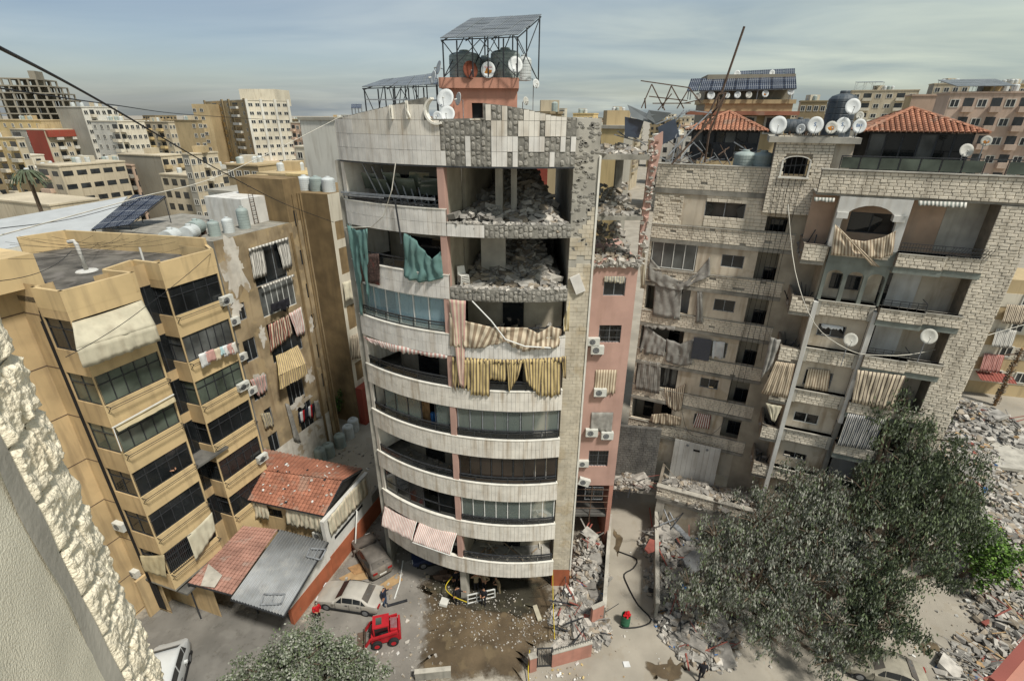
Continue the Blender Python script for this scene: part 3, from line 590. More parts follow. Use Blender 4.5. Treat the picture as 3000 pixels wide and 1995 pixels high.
# --- penthouse on the roof
YP=30.3; a=aty('B',905,575,YP); b=aty('B',1378,575,YP); rl=aty('B',862,520,YP-.25); rt=aty('B',1390,512,YP-.25); zl=aty('B',1100,580,YP-.25).z; zt2=rt.z
m=MB(); ops=[(aty('B',1080,700,YP).x-a.x,aty('B',1152,700,YP).x-a.x,29.1,aty('B',1100,677,YP).z)]
WH=Wall(a.x,YP,1,0); facade(WH,m,0,b.x-a.x,29.1,zl,ops,.3); m.box(a.x,a.x+.01,YP,YP+4,29.1,zl); m.box(b.x,b.x+.01,YP,YP+4,29.1,zl); m.box(a.x,b.x,YP+3.9,YP+4,29.1,zl); m.build('penthouse_wall','salmon',BL)
m=MB(); m.box(rl.x,rt.x,YP-.25,YP+4.2,zl,zt2); m.build('penthouse_roof','salmon',BL)
WH.piece('penthouse_door','dark',ops[0][0],ops[0][1],ops[0][2],ops[0][3],-.3,-.28,BL)
PHX0,PHX1,PHZ=rl.x,rt.x,zt2
# ================================================================ reusable things
def dish(label,loc,r=.5,az=0,tilt=25,m='dish_white',text=None,tc_=None,patch_=False,group=None,back=False,pole=.3):
    """az: direction the bowl faces, 0 = towards the camera (-y), positive turns to +x"""
    t=thing('satellite_dish',label,'satellite dish',loc,group,R_(az)); b=MB(); c=Vector((0,0,pole+r*1.0)); ti=R_(tilt); rot=Matrix.Rotation(-ti,3,'X')
    def bowl(rr,ph,off=0): return c+rot@Vector((rr*math.cos(ph)*.92,-.22*r*(rr/r)**2*1.0+off,rr*math.sin(ph)))
    b.v=[tuple(bowl(0,0))]+[tuple(bowl(f*r,2*math.pi*j/20)) for f in (.33,.66,1.0) for j in range(20)]
    for j in range(20):
        q=(j+1)%20; b.f.append((0,1+q,1+j)); b.m.append(0)
        for k in (0,20): b.f.append((1+k+j,1+k+q,21+k+q,21+k+j)); b.m.append(0)
    o=b.build('bowl',m,t,smooth=True,local=True); s=o.modifiers.new('t','SOLIDIFY'); s.thickness=.02; s.offset=1
    a=MB(); f=c+rot@Vector((0,-.85*r,-.25*r)); a.tube([c+rot@Vector((0,-.2*r,-.98*r)),f],.014,5); a.build('arm','metal_gray',t,local=True)
    a=MB(); a.tube([f,f+rot@Vector((0,.14,.06))],.035,8); a.build('receiver','plastic_white',t,local=True)
    a=MB(); a.tube([c+rot@Vector((0,.03,0)),c+Vector((0,.22,-.05)),Vector((0,.22,0))],.025,6); a.build('mount','metal_gray',t,local=True)
    if text:
        cu=bpy.data.curves.new('lettering','FONT'); cu.body=text; cu.size=r*(.62 if len(text)<3 else .34); cu.align_x='CENTER'; cu.align_y='CENTER'
        to=bpy.data.objects.new('lettering',cu); COL.objects.link(to); bpy.context.view_layer.update(); me=bpy.data.meshes.new_from_object(to.evaluated_get(bpy.context.evaluated_depsgraph_get())); bpy.data.objects.remove(to)
        for v in me.vertices:
            x,y=v.co.x,v.co.y+(.35*r if len(text)>3 else .1*r); rr=math.hypot(x/.92,y); v.co=c+rot@Vector((x,-.22*r*(rr/r)**2-.012,y))
        me.materials.clear(); me.materials.append(MATS[tc_]); to=bpy.data.objects.new('lettering',me); lk(to,t)
    if patch_:
        a=MB(); pts=[]
        rg=random.Random(int(r*100)); 
        for j in range(14): p=2*math.pi*j/14; rr=r*rg.uniform(.3,.55); x,y=rr*math.cos(p)*1.1,rr*math.sin(p)*.8-.15*r; q=math.hypot(x/.92,y); pts.append(c+rot@Vector((x,-.22*r*(q/r)**2-.010,y)))
        a.face(pts); a.build('rust_stain','rust_patch',t,local=True)
    return t
_tank={}
def tank(label,loc,r=.55,h=1.2,m='tank_grey',group=None,horiz=False,rz=0):
    t=thing('water_tank',label,'water tank',loc,group,rz); key=(m,round(r/h,2),horiz); b=MB(); pf=[(0.0,0)]
    pf=[(.001,0),(r,0)]; n=6
    for i in range(n): z=h*.80*i/n; pf+=[(r,z+.01),(r,z+h*.80/n*.78),(r*.975,z+h*.80/n*.86),(r*.975,z+h*.80/n*.96)]
    pf+=[(r,h*.80),(r*.97,h*.86),(r*.80,h*.93),(r*.35,h*.985),(.001,h*.985)]
    b.lathe(pf,24)
    if horiz: b.v=[(x,z-h/2,y+r+.12) for x,y,z in b.v]; b.v=[(y,x,z) for x,y,z in b.v]
    b.build('body',m,t,smooth=False,local=True)
    l=MB(); l.lathe([(r*.34,h*.97),(r*.34,h*1.03),(r*.30,h*1.05),(.001,h*1.055)],16)
    if horiz: l.v=[(x,y,z-h*.97+2*r+.1) for x,y,z in l.v]
    l.build('lid',m,t,local=True); 
    if horiz:
        q=MB()
        for s in (-.3,.3): q.box(s*h-.06,s*h+.06,-r*.8,r*.8,0,.3)
        q.build('cradle','metal_rust',t,local=True)
    else:
        q=MB(); q.tube([(r*.9,0,.1),(r*1.15,0,.1),(r*1.15,0,0)],.025,6); q.build('outlet_pipe','metal_gray',t,local=True)
    return t
_ac=None
def acunit(label,p,rz=0,group=None,scale=1,tip=0):
    """wall air conditioner, back at y=+0.3, fan faces -y"""
    global _ac
    if _ac is None:
        t=thing('air_conditioner','','air conditioner',(0,0,0)); b=MB(); b.box(-.42,.42,-.3,0,0,.56); b.build('casing','ac_white',t,local=True)
        b=MB(); 
        for k in range(4):
            rr=.21-.05*k; 
            for j in range(18):
                q,w_=2*math.pi*j/18,2*math.pi*(j+1)/18; b.face([(-.1+rr*math.cos(q),-.306-.002*k,.28+rr*math.sin(q)),(-.1+rr*math.cos(w_),-.306-.002*k,.28+rr*math.sin(w_)),(-.1+(rr-.045)*math.cos(w_),-.306-.002*k,.28+(rr-.045)*math.sin(w_)),(-.1+(rr-.045)*math.cos(q),-.306-.002*k,.28+(rr-.045)*math.sin(q))],k%2)
        b.build('fan_grille',['ac_grill','metal_gray'],t,local=True)
        b=MB(); b.bar((-.3,.02,-.02),(-.3,-.3,-.02),.04); b.bar((.3,.02,-.02),(.3,-.3,-.02),.04); b.bar((-.3,.02,-.3),(-.3,-.25,-.04),.03); b.bar((.3,.02,-.3),(.3,-.25,-.04),.03); b.build('bracket','metal_dk',t,local=True)
        _ac=t; t.location=p; t.rotation_euler=(0,tip,rz); t['label']=label; t.scale=(scale,)*3
        if group: t['group']=group
        return t
    t=copytree(_ac,p,rz,label,group,scale); t.rotation_euler=(0,tip,rz); return t
def solar(label,corners,nx,ny,post_z=None,m='panel_navy',fm='metal_gray',posts=None,cat='solar panel',name='solar_array',bend=0,braces=True,gap=.02):
    """corners: near-left, near-right, far-right, far-left; posts: ground height of the legs"""
    c=[Vector(p) for p in corners]; base=sum(c,Vector())/4; base.z=post_z if post_z is not None else min(p.z for p in c)
    t=thing(name,label,cat,base); nrm=(c[1]-c[0]).cross(c[3]-c[0]).normalized()
    def P(a,b,d=0): return (c[0]*(1-a)+c[1]*a)*(1-b)+(c[3]*(1-a)+c[2]*a)*b+nrm*d
    for j in range(ny):
        for i in range(nx):
            g=gap; a0,a1,b0,b1=(i+g)/nx,(i+1-g)/nx,(j+g)/ny,(j+1-g)/ny; dd=random.uniform(0,bend)
            b=MB(); b.hexa([P(a0,b0,dd),P(a1,b0,dd),P(a1,b1,dd),P(a0,b1,dd),P(a0,b0,.04+dd),P(a1,b0,.04+dd),P(a1,b1,.04+dd),P(a0,b1,.04+dd)],0)
            o=b.build('panel',m,t)
            b=MB(); e=.045+dd
            for q in range(1,6): s=a0+(a1-a0)*q/6; w_=(a1-a0)*.010; b.face([P(s-w_,b0,e),P(s+w_,b0,e),P(s+w_,b1,e),P(s-w_,b1,e)])
            s=(b0+b1)/2; w_=(b1-b0)*.012; b.face([P(a0,s-w_,e+.001),P(a1,s-w_,e+.001),P(a1,s+w_,e+.001),P(a0,s+w_,e+.001)])
            b.build('cell_lines','panel_line' if m=='panel_navy' else 'panel_navy',o)
    b=MB()
    for q in (.02,.5,.98): b.bar(P(0,q,-.05),P(1,q,-.05),.05)
    for q in (.02,.33,.66,.98): b.bar(P(q,0,-.1),P(q,1,-.1),.05)
    if post_z is not None:
        for aa in (posts or (.02,.35,.66,.98)):
            for bb in (.03,.97):
                p=P(aa,bb,-.1); b.bar(p,(p.x,p.y,post_z),.055)
        if braces:
            for bb in (.03,.97):
                p,q=P(.02,bb,-.1),P(.5,bb,-.1); b.bar((p.x,p.y,post_z),q,.04); p=P(.98,bb,-.1); b.bar((p.x,p.y,post_z),q,.04)
            for aa in (.02,.35,.66,.98): p,q=P(aa,.03,-.1),P(aa,.97,-.1); b.bar((p.x,p.y,post_z),q,.04); b.bar((q.x,q.y,post_z),p,.035)
    b.build('frame',fm,t); return t
def wire(name,pts,r,label,m='wire',cat='cable',sag=0,n=12,group=None):
    q=[]; pts=[Vector(p) for p in pts]
    if not sag and len(pts)>2:   # smooth run through the points
        e=[pts[0]]+pts+[pts[-1]]; q=[]
        for a,b,c,d in zip(e,e[1:],e[2:],e[3:]):
            for i in range(n): f=i/n; q.append(.5*((2*b)+(c-a)*f+(2*a-5*b+4*c-d)*f*f+(3*b-a-3*c+d)*f**3))
        pts=[pts[-1]]
    for a,b in zip(pts,pts[1:]):
        for i in range(n): f=i/n; p=a.lerp(b,f); p.z-=sag*4*f*(1-f); q.append(p)
    q.append(pts[-1]); mb=MB(); mb.tube(q,r,5); return mb.build(name,m,None,label,cat,group,smooth=True)
# ================================================================ roof of the central block
solar('grey dusty solar canopy on tall posts over the pink rooftop house',[aty('B',870,262,29.6),aty('B',1385,240,29.6),aty('B',1540,103,33.2),aty('B',1075,130,33.2)],5,3,PHZ,'panel_dusty','metal_dk',bend=.05,posts=(.02,.2,.4,.6,.8,.98))
Yc=33; q=[aty('B',357,578,31),aty('B',862,562,31),aty('B',850,485,36),aty('B',500,528,36)]
solar('low pale solar canopy with many thin legs beside the pink rooftop house',q,5,2,29.0,'panel_dusty','metal_dk',bend=.03,posts=(.02,.2,.4,.6,.8,.98))
m=MB(); p=aty('B',385,655,31); q=aty('B',860,660,31); m.bar(p,q,.12,.06); m.build('canopy_rail','metal_gray',None,'grey horizontal rail under the low rooftop canopy','rail')
def rt(x,y,Y): return aty('B',x,y,Y)
for lab,x,w_,ytop,Y,mm in (('big green-grey tank behind the red-brown dish',1035,200,340,31.3,'tank_grey'),('big grey ribbed tank with domed lid behind the white dish',1300,190,325,31.3,'tank_grey')):
    p=rt(x,500,Y); r=(rt(x+w_/2,500,Y).x-p.x); tank(lab,(p.x,Y,PHZ),r,rt(x,ytop,Y).z-PHZ,mm)
p=rt(1165,500,32.8); tank('smaller grey tank standing between and behind the two big roof tanks',(p.x,32.8,PHZ),.6,rt(1165,375,32.8).z-PHZ,'tank_grey')
p=rt(1420,500,32.6); tank('pale tank at the back corner of the pink rooftop house',(p.x,32.6,PHZ),.45,rt(1420,370,32.6).z-PHZ,'tank_white')
def rdish(lab,x,y,rpx,Y,az=0,tilt=15,m='dish_white',zb=None,**kw):
    p=aty('B',x,y,Y); r=abs(aty('B',x+rpx,y,Y).x-p.x); zb=PHZ if zb is None else zb; pole=max(.02,p.z-r-zb)
    return dish(lab,(p.x,Y,p.z-r-pole),r,az,tilt,m,pole=pole,**kw)
rdish('rust-brown dish on the pink rooftop house before the big tank',1068,463,54,30.15,25,10,'dish_rust')
rdish('white dish with red lettering and a rust patch on the pink house',1188,463,50,30.15,0,10,text='StarSat',tc_='red_paint',patch_=True)
rdish('plain white dish before the grey ribbed tank',1365,430,52,30.15,10,20)
rdish('white dish seen edge-on by the canopy post, the higher one',868,448,42,30.4,-62,15)
rdish('white dish seen edge-on by the canopy post, the lower one',832,512,42,30.2,-60,15)
rdish('small dish fixed to the back corner of the pink house',1500,552,28,32,35,10,zb=30)
rdish('large white dish on the roof left of the pink house',910,652,62,29.2,-15,25,zb=29.13)
rdish('narrow white dish turned sideways against the pink wall',997,652,40,29.9,-58,10,zb=29.13)
rdish('large white dish low behind the ring in the parapet',920,755,55,28.4,-5,25,zb=29.13)
rdish('small white dish with blue mark behind the ring in the parapet',855,768,34,28.1,-10,15,zb=29.13,text='A',tc_='plastic_blue')
rdish('small dusty dish on the side of the pink house',1433,665,26,30.6,45,10,'dish_dusty',zb=29.13)
# ================================================================ cloths and blinds of the central block
def A3(k,x,y,o=.05): p,z=ahit(k,x,y,RR+o); return ap(p,z,RR+o)
def rad(k,x,y): p,z=ahit(k,x,y); return Vector((math.sin(p),-math.cos(p),0))
n_=rad('E',700,300)
cloth('torn_curtain',[A3('E',565,80),A3('E',640,120),A3('E',700,200),A3('E',760,270),A3('E',820,210)],[A3('E',562,385,.12),A3('E',600,405,.15),A3('E',680,428,.15),A3('E',760,420,.15),A3('E',838,400,.12)],'teal_cloth','big teal curtain torn down over the seventh-floor balcony rail','curtain',amp=.1,folds=5,n=n_,nu=30,nv=14,seed=2)
cloth('torn_curtain',[A3('E',160,15,.1),A3('E',230,60,.1),A3('E',300,50,.1)],[A3('E',270,720,.1),A3('E',262,300,.15),A3('E',325,630,.1)],'teal_cloth','teal curtain hanging in long ragged strips at the balcony end','curtain',amp=.12,folds=4,n=n_,nu=18,nv=18,seed=4,ragged=.1)
cloth('hanging_rug',[A3('E',250,230,.1),A3('E',385,225,.1)],[A3('E',260,420,.1),A3('E',395,448,.1)],'rug','dark red-brown patterned rug over the balcony parapet beside the teal strips','rug',amp=.04,folds=2,n=n_,nu=20,nv=6,seed=5)
for i,(x0,x1,sd) in enumerate(((460,640,3),(640,850,6),(290,345,7))):
    p0,z_=ahit('E',x0,600); p1,_=ahit('E',x1,600); z0,z1=FZ[5]+.5,FZ[6]-.05
    cloth('curtain',[ap(p0,z1,RR-.55),ap(p1,z1,RR-.55)],[ap(p0,z0,RR-.55),ap(p1,z0,RR-.55)],'curtain_blue',parent=BL,amp=.07,folds=4+2*(i==1),n=n_,nu=26,nv=5,seed=sd)
n_=rad('E',1300,800)
cloth('torn_awning',[A3('E',885,640),A3('E',1000,700),A3('E',1180,742),A3('E',1285,745)],[A3('E',885,875,.14),A3('E',1000,890,.16),A3('E',1100,895,.16),A3('E',1285,850,.14)],['stripe_tan','stripe_brown'],'tan striped awning fallen over the sixth-floor parapet, left half','awning',amp=.07,folds=5,n=n_,nu=40,nv=12,seed=8,stripes=2,ragged=.05)
cloth('torn_awning',[A3('E',1285,745),A3('E',1440,750),A3('E',1510,790),A3('E',1600,735),A3('E',1680,760)],[A3('E',1285,850,.14),A3('E',1400,915,.18),A3('E',1500,900,.2),A3('E',1590,880,.2),A3('E',1660,885,.14)],['stripe_tan','stripe_brown'],'tan striped awning bunched over the sixth-floor parapet, right half','awning',amp=.1,folds=4,n=n_,nu=40,nv=12,seed=9,stripes=2,ragged=.06)
cloth('torn_awning_strip',[A3('E',880,545,.1),A3('E',1000,560,.1)],[A3('E',955,1150,.2),A3('E',985,1180,.2)],['stripe_tan','stripe_pink'],'long narrow strip of torn striped awning hanging past two floors','awning',amp=.05,folds=2,n=n_,nu=8,nv=24,seed=10)
xs=[(905,1170,1175,1228),(1175,1290,1120,1125),(1285,1400,1150,1200),(1400,1670,1170,1235)]
for i,(x0,x1,y0,y1) in enumerate(((905,1035,1165,1170),(1035,1170,1225,1228),(1170,1285,1112,1125),(1285,1405,1200,1090),(1405,1545,1130,1238),(1535,1672,1235,1225))):
    cloth('striped_blind',[A3('E',x0,970,.09),A3('E',x1,978 if i<4 else 970,.09)],[A3('E',x0+(20 if i==3 else 0)+(25 if i==4 else 0),y0,.12),A3('E',x1-(30 if i==3 else 0)-(20 if i==4 else 0),y1,.12)],['stripe_yel','stripe_yel','stripe_dk'],('yellow and brown striped blind, '+('shredded at its lower end beside the pink pillar','hanging full length beside the shredded one','drawn up short above the dark rail','gathered to a point','swept sideways beside the gathered one','full length next to the stone pier')[i]),'blind',amp=.05,folds=4,n=n_,nu=18,nv=8,seed=20+i,ragged=.05 if i!=0 else .25,group=None)
cloth('blind_valance',[A3('E',905,955,.12),A3('E',1290,975,.12),A3('E',1690,955,.12)],[A3('E',905,995,.14),A3('E',1290,1005,.14),A3('E',1690,985,.14)],['stripe_yel','stripe_dk'],'scalloped striped valance above the yellow blinds','blind',amp=.02,folds=20,n=n_,nu=60,nv=2,ragged=.3)
cloth('torn_curtain',[A3('E',1690,690,.1),A3('E',1735,560,.1)],[A3('E',1690,770,.15),A3('E',1728,775,.15)],['cream_cloth','stripe_yel'],'cream curtain end blown out beside the stone pier on the sixth floor','curtain',amp=.08,folds=2,n=n_,nu=8,nv=8)
cloth('torn_curtain',[A3('E',1680,950,.1),A3('E',1712,950,.1)],[A3('E',1690,1100,.15),A3('E',1710,1110,.15)],['stripe_yel','stripe_dk'],'striped blind end hanging against the stone pier on the fifth floor','blind',amp=.05,folds=2,n=n_,nu=6,nv=8)
n_=rad('E',600,900)
cloth('awning_valance',[A3('E',275,810,.1),A3('E',500,870,.1),A3('E',870,945,.1)],[A3('E',325,850,.13),A3('E',500,915,.13),A3('E',870,965,.13)],['stripe_pink','stripe_white'],'scalloped pink and white valance above the open fifth-floor balcony','awning',amp=.02,folds=24,n=n_,nu=50,nv=2,ragged=.3)
n_=rad('H',500,550)
for i,(t0,t1,b0,b1) in enumerate((((285,410),(500,515),(265,540),(468,640)),((515,520),(765,590),(470,648),(720,735)))):
    e0,e1=A3('H',*b0,.9),A3('H',*b1,.9)
    cloth('window_awning',[A3('H',*t0,.05),A3('H',*t1,.05)],[e0,e1],['stripe_pink','stripe_white'],('pink striped awning tilted out on the first floor at the block\'s end','pink striped awning tilted out on the first floor beside the pink pillar')[i],'awning',amp=.03,folds=3,n=n_,nu=44,nv=8,seed=30+i,sag=.05)
m=MB(); m.tube([A3('H',470,650,.92),A3('H',720,737,.92)],.03,6); m.tube([A3('H',720,737,.92),A3('H',745,640,.0)],.02,6); m.build('awning_bar','alu_white',None,'white front bar under the pink awning beside the pillar','bar')
# collapsed glazing frames on the eighth-floor left balcony
m=MB(); z0=FZ[7]+.9
for i in range(9):
    a=ahit('B',330+i*50,1080)[0]; b=ahit('B',450+i*45,1280)[0]; m.bar(ap(a,FZ[8]-.1-.12*i,RR-.3-.12*i),ap(b,z0+.1+.03*i,RR-.5),.05)
for i in range(5): a=ahit('B',560+i*70,1200)[0]; m.bar(ap(a,z0+.9,RR-1.2),ap(a-.06,z0+.2,RR-.2),.04)
m.bar(A3('B',225,1262,.1),A3('B',835,1310,.05),.12,.1); m.bar(A3('B',235,1280,.1),A3('B',500,1300,.1),.06)
m.build('fallen_glazing_frame',['metal_gray'],None,'twisted balcony glazing frame collapsed across the top-floor balcony','window frame')
for i in range(6):
    p,z=ahit('B',340+i*85,1200+ (i%2)*40); b=MB(); c=ap(p,z,RR-.7); u_=Vector((math.cos(p),math.sin(p),0)); dn=Vector((.25*math.sin(i),.5,-.8)).normalized()
    b.hexa([c+u_*s*.55+dn*t*.5+Vector((0,0,e)) for e in (0,.02) for s,t in ((-1,-1),(1,-1),(1,1),(-1,1))]); b.build('fallen_glass_pane','glass_green',None,'tilted greenish glass sheet fallen inside the top-floor balcony','glass pane','fallen glass sheets')
m=MB(); m.tube([A3('B',575,1310,.2),A3('B',615,1568,.2),A3('E',545,155,.2)],.05,6); m.build('bent_pole','metal_dk',None,'dark bent pole hanging from the top balcony past the teal curtain','pole')
m=MB(); m.tube([A3('B',580,1070,.1),A3('B',555,1250,.3),A3('B',500,1420,.3),A3('B',420,1490,.2),A3('B',250,1495,.1)],.025,6); m.build('loose_cable','wire_white',None,'white loose cable looping down from the roof parapet','cable')
m=MB(); m.tube([A3('E',1045,560,.05),A3('E',1180,700,.12),A3('E',1280,830,.25),A3('E',1420,880,.3),A3('E',1600,890,.3)],.035,6); m.build('bent_rail','alu_white',None,'white bent awning rail hanging across the sixth-floor balcony','rail')
# plastic chairs stacked on the seventh floor
for i in range(5):
    p,_=ahit('E',950,380); c=ap(p,FZ[6]+.33+i*.09,RR-.75); t=thing('plastic_chair','white plastic chair stacked '+('lowest','second from the floor','in the middle','second from the top','topmost')[i]+' on the blasted seventh floor','chair',c,'stacked plastic chairs',R_(30)); b=MB(); b.box(-.22,.22,-.22,.22,.40,.43); b.build('seat','plastic_white',t,local=True); b=MB(); b.hexa([(-.22,.2,.43),(.22,.2,.43),(.22,.23,.43),(-.22,.23,.43),(-.2,.30,.82),(.2,.30,.82),(.2,.33,.82),(-.2,.33,.82)]); b.build('backrest','plastic_white',t,local=True)
    for sx in (-1,1):
        for sy in (-1,1): b=MB(); b.bar((sx*.2,sy*.2,.41),(sx*.23,sy*.23,0),.035); b.build('leg','plastic_white',t,local=True)
# wall units of the pink wing
for lab,k,x,y,sc in (('white air conditioner low beside the barred third window, fan outward','E',1930,905,1),('white air conditioner tucked above and behind another by the barred window','E',1905,845,.9),('white air conditioner under the curtained fourth window','E',1950,1205,1),('white air conditioner under the fifth window, by the pier','E',1890,1490,1),('white air conditioner under the fifth window, by the open corner','E',2000,1510,1),('white air conditioner box beside the sixth barred window','H',1600,130,.9)):
    u,z=WP.uz(k,x,y,.2); acunit(lab,WP.P(u,z-.28,.0),0,None,sc)
u,z=WP.uz('H',1595,250,.2); acunit('white air conditioner hanging askew from the pink wall',WP.P(u,z-.28,.02),0,None,1,.35)
p=atz('E',1880,1170,0); 
for lab,k,x0,y0,x1,y1,mm in (('small beige scalloped blind over the top pink-wall window','E',1980,385,2125,425,['cream_cloth','dust_cloth']),('brown and beige striped curtain hanging out of a pink-wall window','E',1920,1045,2055,1205,['stripe_tan','stripe_brown']),('pale torn curtain hanging out of the fifth pink-wall window','E',1890,1345,2030,1475,['dust_cloth'])):
    a=WP.uz(k,x0,y0,.06); b=WP.uz(k,x1,y1,.06); cloth('window_curtain',[WP.P(a[0],a[1],.05),WP.P(b[0],a[1],.05)],[WP.P(a[0],b[1],.08),WP.P(b[0],b[1]-.1,.08)],mm,lab,'curtain',amp=.04,folds=4,nu=16,nv=6,ragged=.12,seed=int(x0))
# a box unit fixed on the pier, hanging panel by the pier
u=Wall(2.95,25.5,1,0)
q=u.uz('E',1790,440,.1); o=piece('stone_panel','clad',u.P(q[0],q[1],.12),(.55,.16,1.0),.1,None,0,-.4,label='loosened stone slab hanging askew on the pier by the seventh floor',cat='stone slab')
# ================================================================ stone-clad building on the right
GU=(.918,-.397)
RL=Wall(15.15,33.5,*GU); RW=Wall(20,28.6,*GU); GW=Wall(11.7,31.2,*GU)
RB=thing('apartment_block','blast-damaged apartment block clad in rough stone blocks with torn blinds on its balconies','apartment building',(18,32,0))
BT=[7.8+3.25*j for j in range(6)]      # tops of the clad balcony bands
_ub={}
def rockmesh():
    if 'r' not in _ub:
        out=[]
        for s in range(4):
            rg=random.Random(s); b=MB(); f=[(-.5,-.5),(.5,-.5),(.5,.5),(-.5,.5)]
            b.hexa([(-.5,.0,-.5),(.5,.0,-.5),(.5,.5,-.5),(-.5,.5,-.5),(-.5,.0,.5),(.5,.0,.5),(.5,.5,.5),(-.5,.5,.5)])
            n=len(b.v); q=[(x*.86+rg.uniform(-.05,.05),-.5+rg.uniform(0,.25),z*.78+rg.uniform(-.08,.08)) for x,z in f]; b.v+=q
            o=[0,1,5,4]
            for i in range(4): b.f.append((o[i],o[(i+1)%4],n+(i+1)%4,n+i)); b.m.append(0)
            b.f.append((n,n+1,n+2,n+3)); b.m.append(0); out.append(b)
        _ub['r']=out
    return _ub['r']
_rm=None
rock_n={}
def blocks(W,u0,u1,z0,z1,d,parent,m='stone_r',ops=(),bw=.37,bh=.172,single=False,join=None,miss=0,seed=1,th=.048):
    """courses of rough stone blocks on a wall"""
    global _rm
    rg=random.Random(seed); rows=max(1,round((z1-z0)/bh)); h=(z1-z0)/rows; rm=rockmesh()
    if _rm is None: _rm={}
    for r in range(rows):
        u=u0-(bw*.5 if r%2 else 0)
        while u<u1-.04:
            b=u+bw*rg.uniform(.85,1.15); a_=max(u,u0); b_=min(b,u1); u=b
            if b_-a_<.07: continue
            uc,zc=(a_+b_)/2,z0+(r+.5)*h
            if any(o[0]<uc<o[1] and o[2]<zc<o[3] for o in ops) or rg.random()<miss: continue
            k=rg.randrange(4); t=th*rg.uniform(.7,1.2)
            if single and rock_n.get(parent.name,0)<300:
                rock_n[parent.name]=rock_n.get(parent.name,0)+1
                if (m,k) not in _rm: _rm[(m,k)]=rm[k].mesh(m)
                piece('stone_block',_rm[(m,k)],W.P(uc,zc,d+t*.5),(b_-a_-.022,t,h-.02),W.rz,parent)
            else:
                n=len(join.v)
                for x,y,z in rm[k].v: join.v.append(tuple(W.P(uc+x*(b_-a_-.022),zc+z*(h-.02),d+t*.5-y*t)))
                for f,mi in zip(rm[k].f,rm[k].m): join.f.append(tuple(n+i for i in f)); join.m.append(0)
RJ=MB()
def bblk(W,u0,u1,z0,z1,d,**kw): blocks(W,u0,u1,z0,z1,d,RB,join=RJ,**kw)
# left section: plain wall with windows, balconies on the left, loggias on the right
wins=[RL.rect('C',528,958,742,1072),RL.rect('F',622,285,737,370),RL.rect('F',578,540,686,622),RL.rect('F',550,780,637,885),RL.rect('F',498,992,592,1066),RL.rect('F',462,1200,545,1280)]
UL,UM,UR=-5.65,1.48,3.42; UB=-2.35
balc=[(UL+.12,UB,BT[j]+.02,BT[j]+2.1) for j in range(5)]; lg=[(UM,UR-.02,BT[j]+.02,BT[j]+2.1) for j in range(6)]+[(RL.rect('C',850,1050,1075,1150)[0],UR-.02,BT[5]+.05,RL.uz('C',960,1055)[1])]
m=MB(); facade(RL,m,UL,UR,4.2,26.45,wins+balc+lg[:5]+lg[6:],.18); RL.box(m,UL,UL+.01,0,26.4,-9,0); m.build('front_wall','plaster_r',RB)
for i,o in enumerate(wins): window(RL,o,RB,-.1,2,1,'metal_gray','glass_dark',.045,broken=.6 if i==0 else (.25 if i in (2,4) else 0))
for o in balc+lg:   # rooms behind
    m=MB(); a,b,c,e=o; dp=2.2 if a<0 else 1.4; P=RL.P
    m.face([P(a,c,-dp),P(b,c,-dp),P(b,e+.1,-dp),P(a,e+.1,-dp)]); m.face([P(a,c-.9,-.0),P(b,c-.9,0),P(b,c-.9,-dp),P(a,c-.9,-dp)]); m.face([P(a,e+.06,-dp),P(b,e+.06,-dp),P(b,e+.06,0),P(a,e+.06,0)]); m.face([P(a,c-.9,-dp),P(a,e+.1,-dp),P(a,e+.1,-.18),P(a,c-.9,-.18)]); m.face([P(b,c-.9,-.18),P(b,e+.1,-.18),P(b,e+.1,-dp),P(b,c-.9,-dp)]); m.face([P(a,c-.9,-dp),P(b,c-.9,-dp),P(b,c,-dp),P(a,c,-dp)]); m.build('loggia_wall','room',RB)
for r in (('C',905,1062,992,1148),('F',862,357,935,445),('F',803,602,870,695),('F',752,832,822,925),('F',697,1050,772,1138),('F',657,1238,725,1325)):
    o=RL.rect(*r,d=-1.38); window(RL,o,RB,-1.36,2,1,'metal_dk','glass_dark',.05)
for j in range(6):
    z=BT[j]; a,b=UL-.02,UR
    m=MB(); RL.box(m,a,b,z-1.12,z,-.1,.06); RL.box(m,a,b,z-1.32,z-1.10,-.3,.14); m.build('balcony_band','concrete',RB)
    bblk(RL,a,b,z-1.05,z-.05,.06,miss=.015,seed=j,single=(j==5))
    m=MB(); RL.box(m,a,b,z-.05,z+.0,-.1,.15); m.build('coping','concrete_lt',RB)
top=RL.uz('C',590,905)[1]
bblk(RL,-2.3,UM+.1,BT[5]+.05,top-.25,.0,m='stone_r',ops=[wins[0]],seed=21,bw=.5,bh=.24)
m=MB(); RL.box(m,UL-.1,UM,top-.3,top,-.2,.08); RL.box(m,UL-.1,UM+.02,top,28.0,-.2,.03); m.build('roof_parapet','concrete',RB)
bblk(RL,UL-.1,UM,top+.02,28.0,.03,single=True,seed=31,miss=.03)
m=MB(); RL.box(m,UL-.15,UM,28.0,28.06,-.3,.12); m.build('coping','concrete_lt',RB)
bblk(RL,UL-.05,UL+1.9,23.0,top-.4,.0,seed=41,miss=.12); bblk(RL,UL-.05,UL+.14,8,22.9,.0,seed=42)
m=MB(); RL.box(m,UL,UR,26.2,26.6,-10,-.25); RL.box(m,UL,UL+.2,0,26.2,-10,-.2); m.build('roof_slab','concrete',RB)
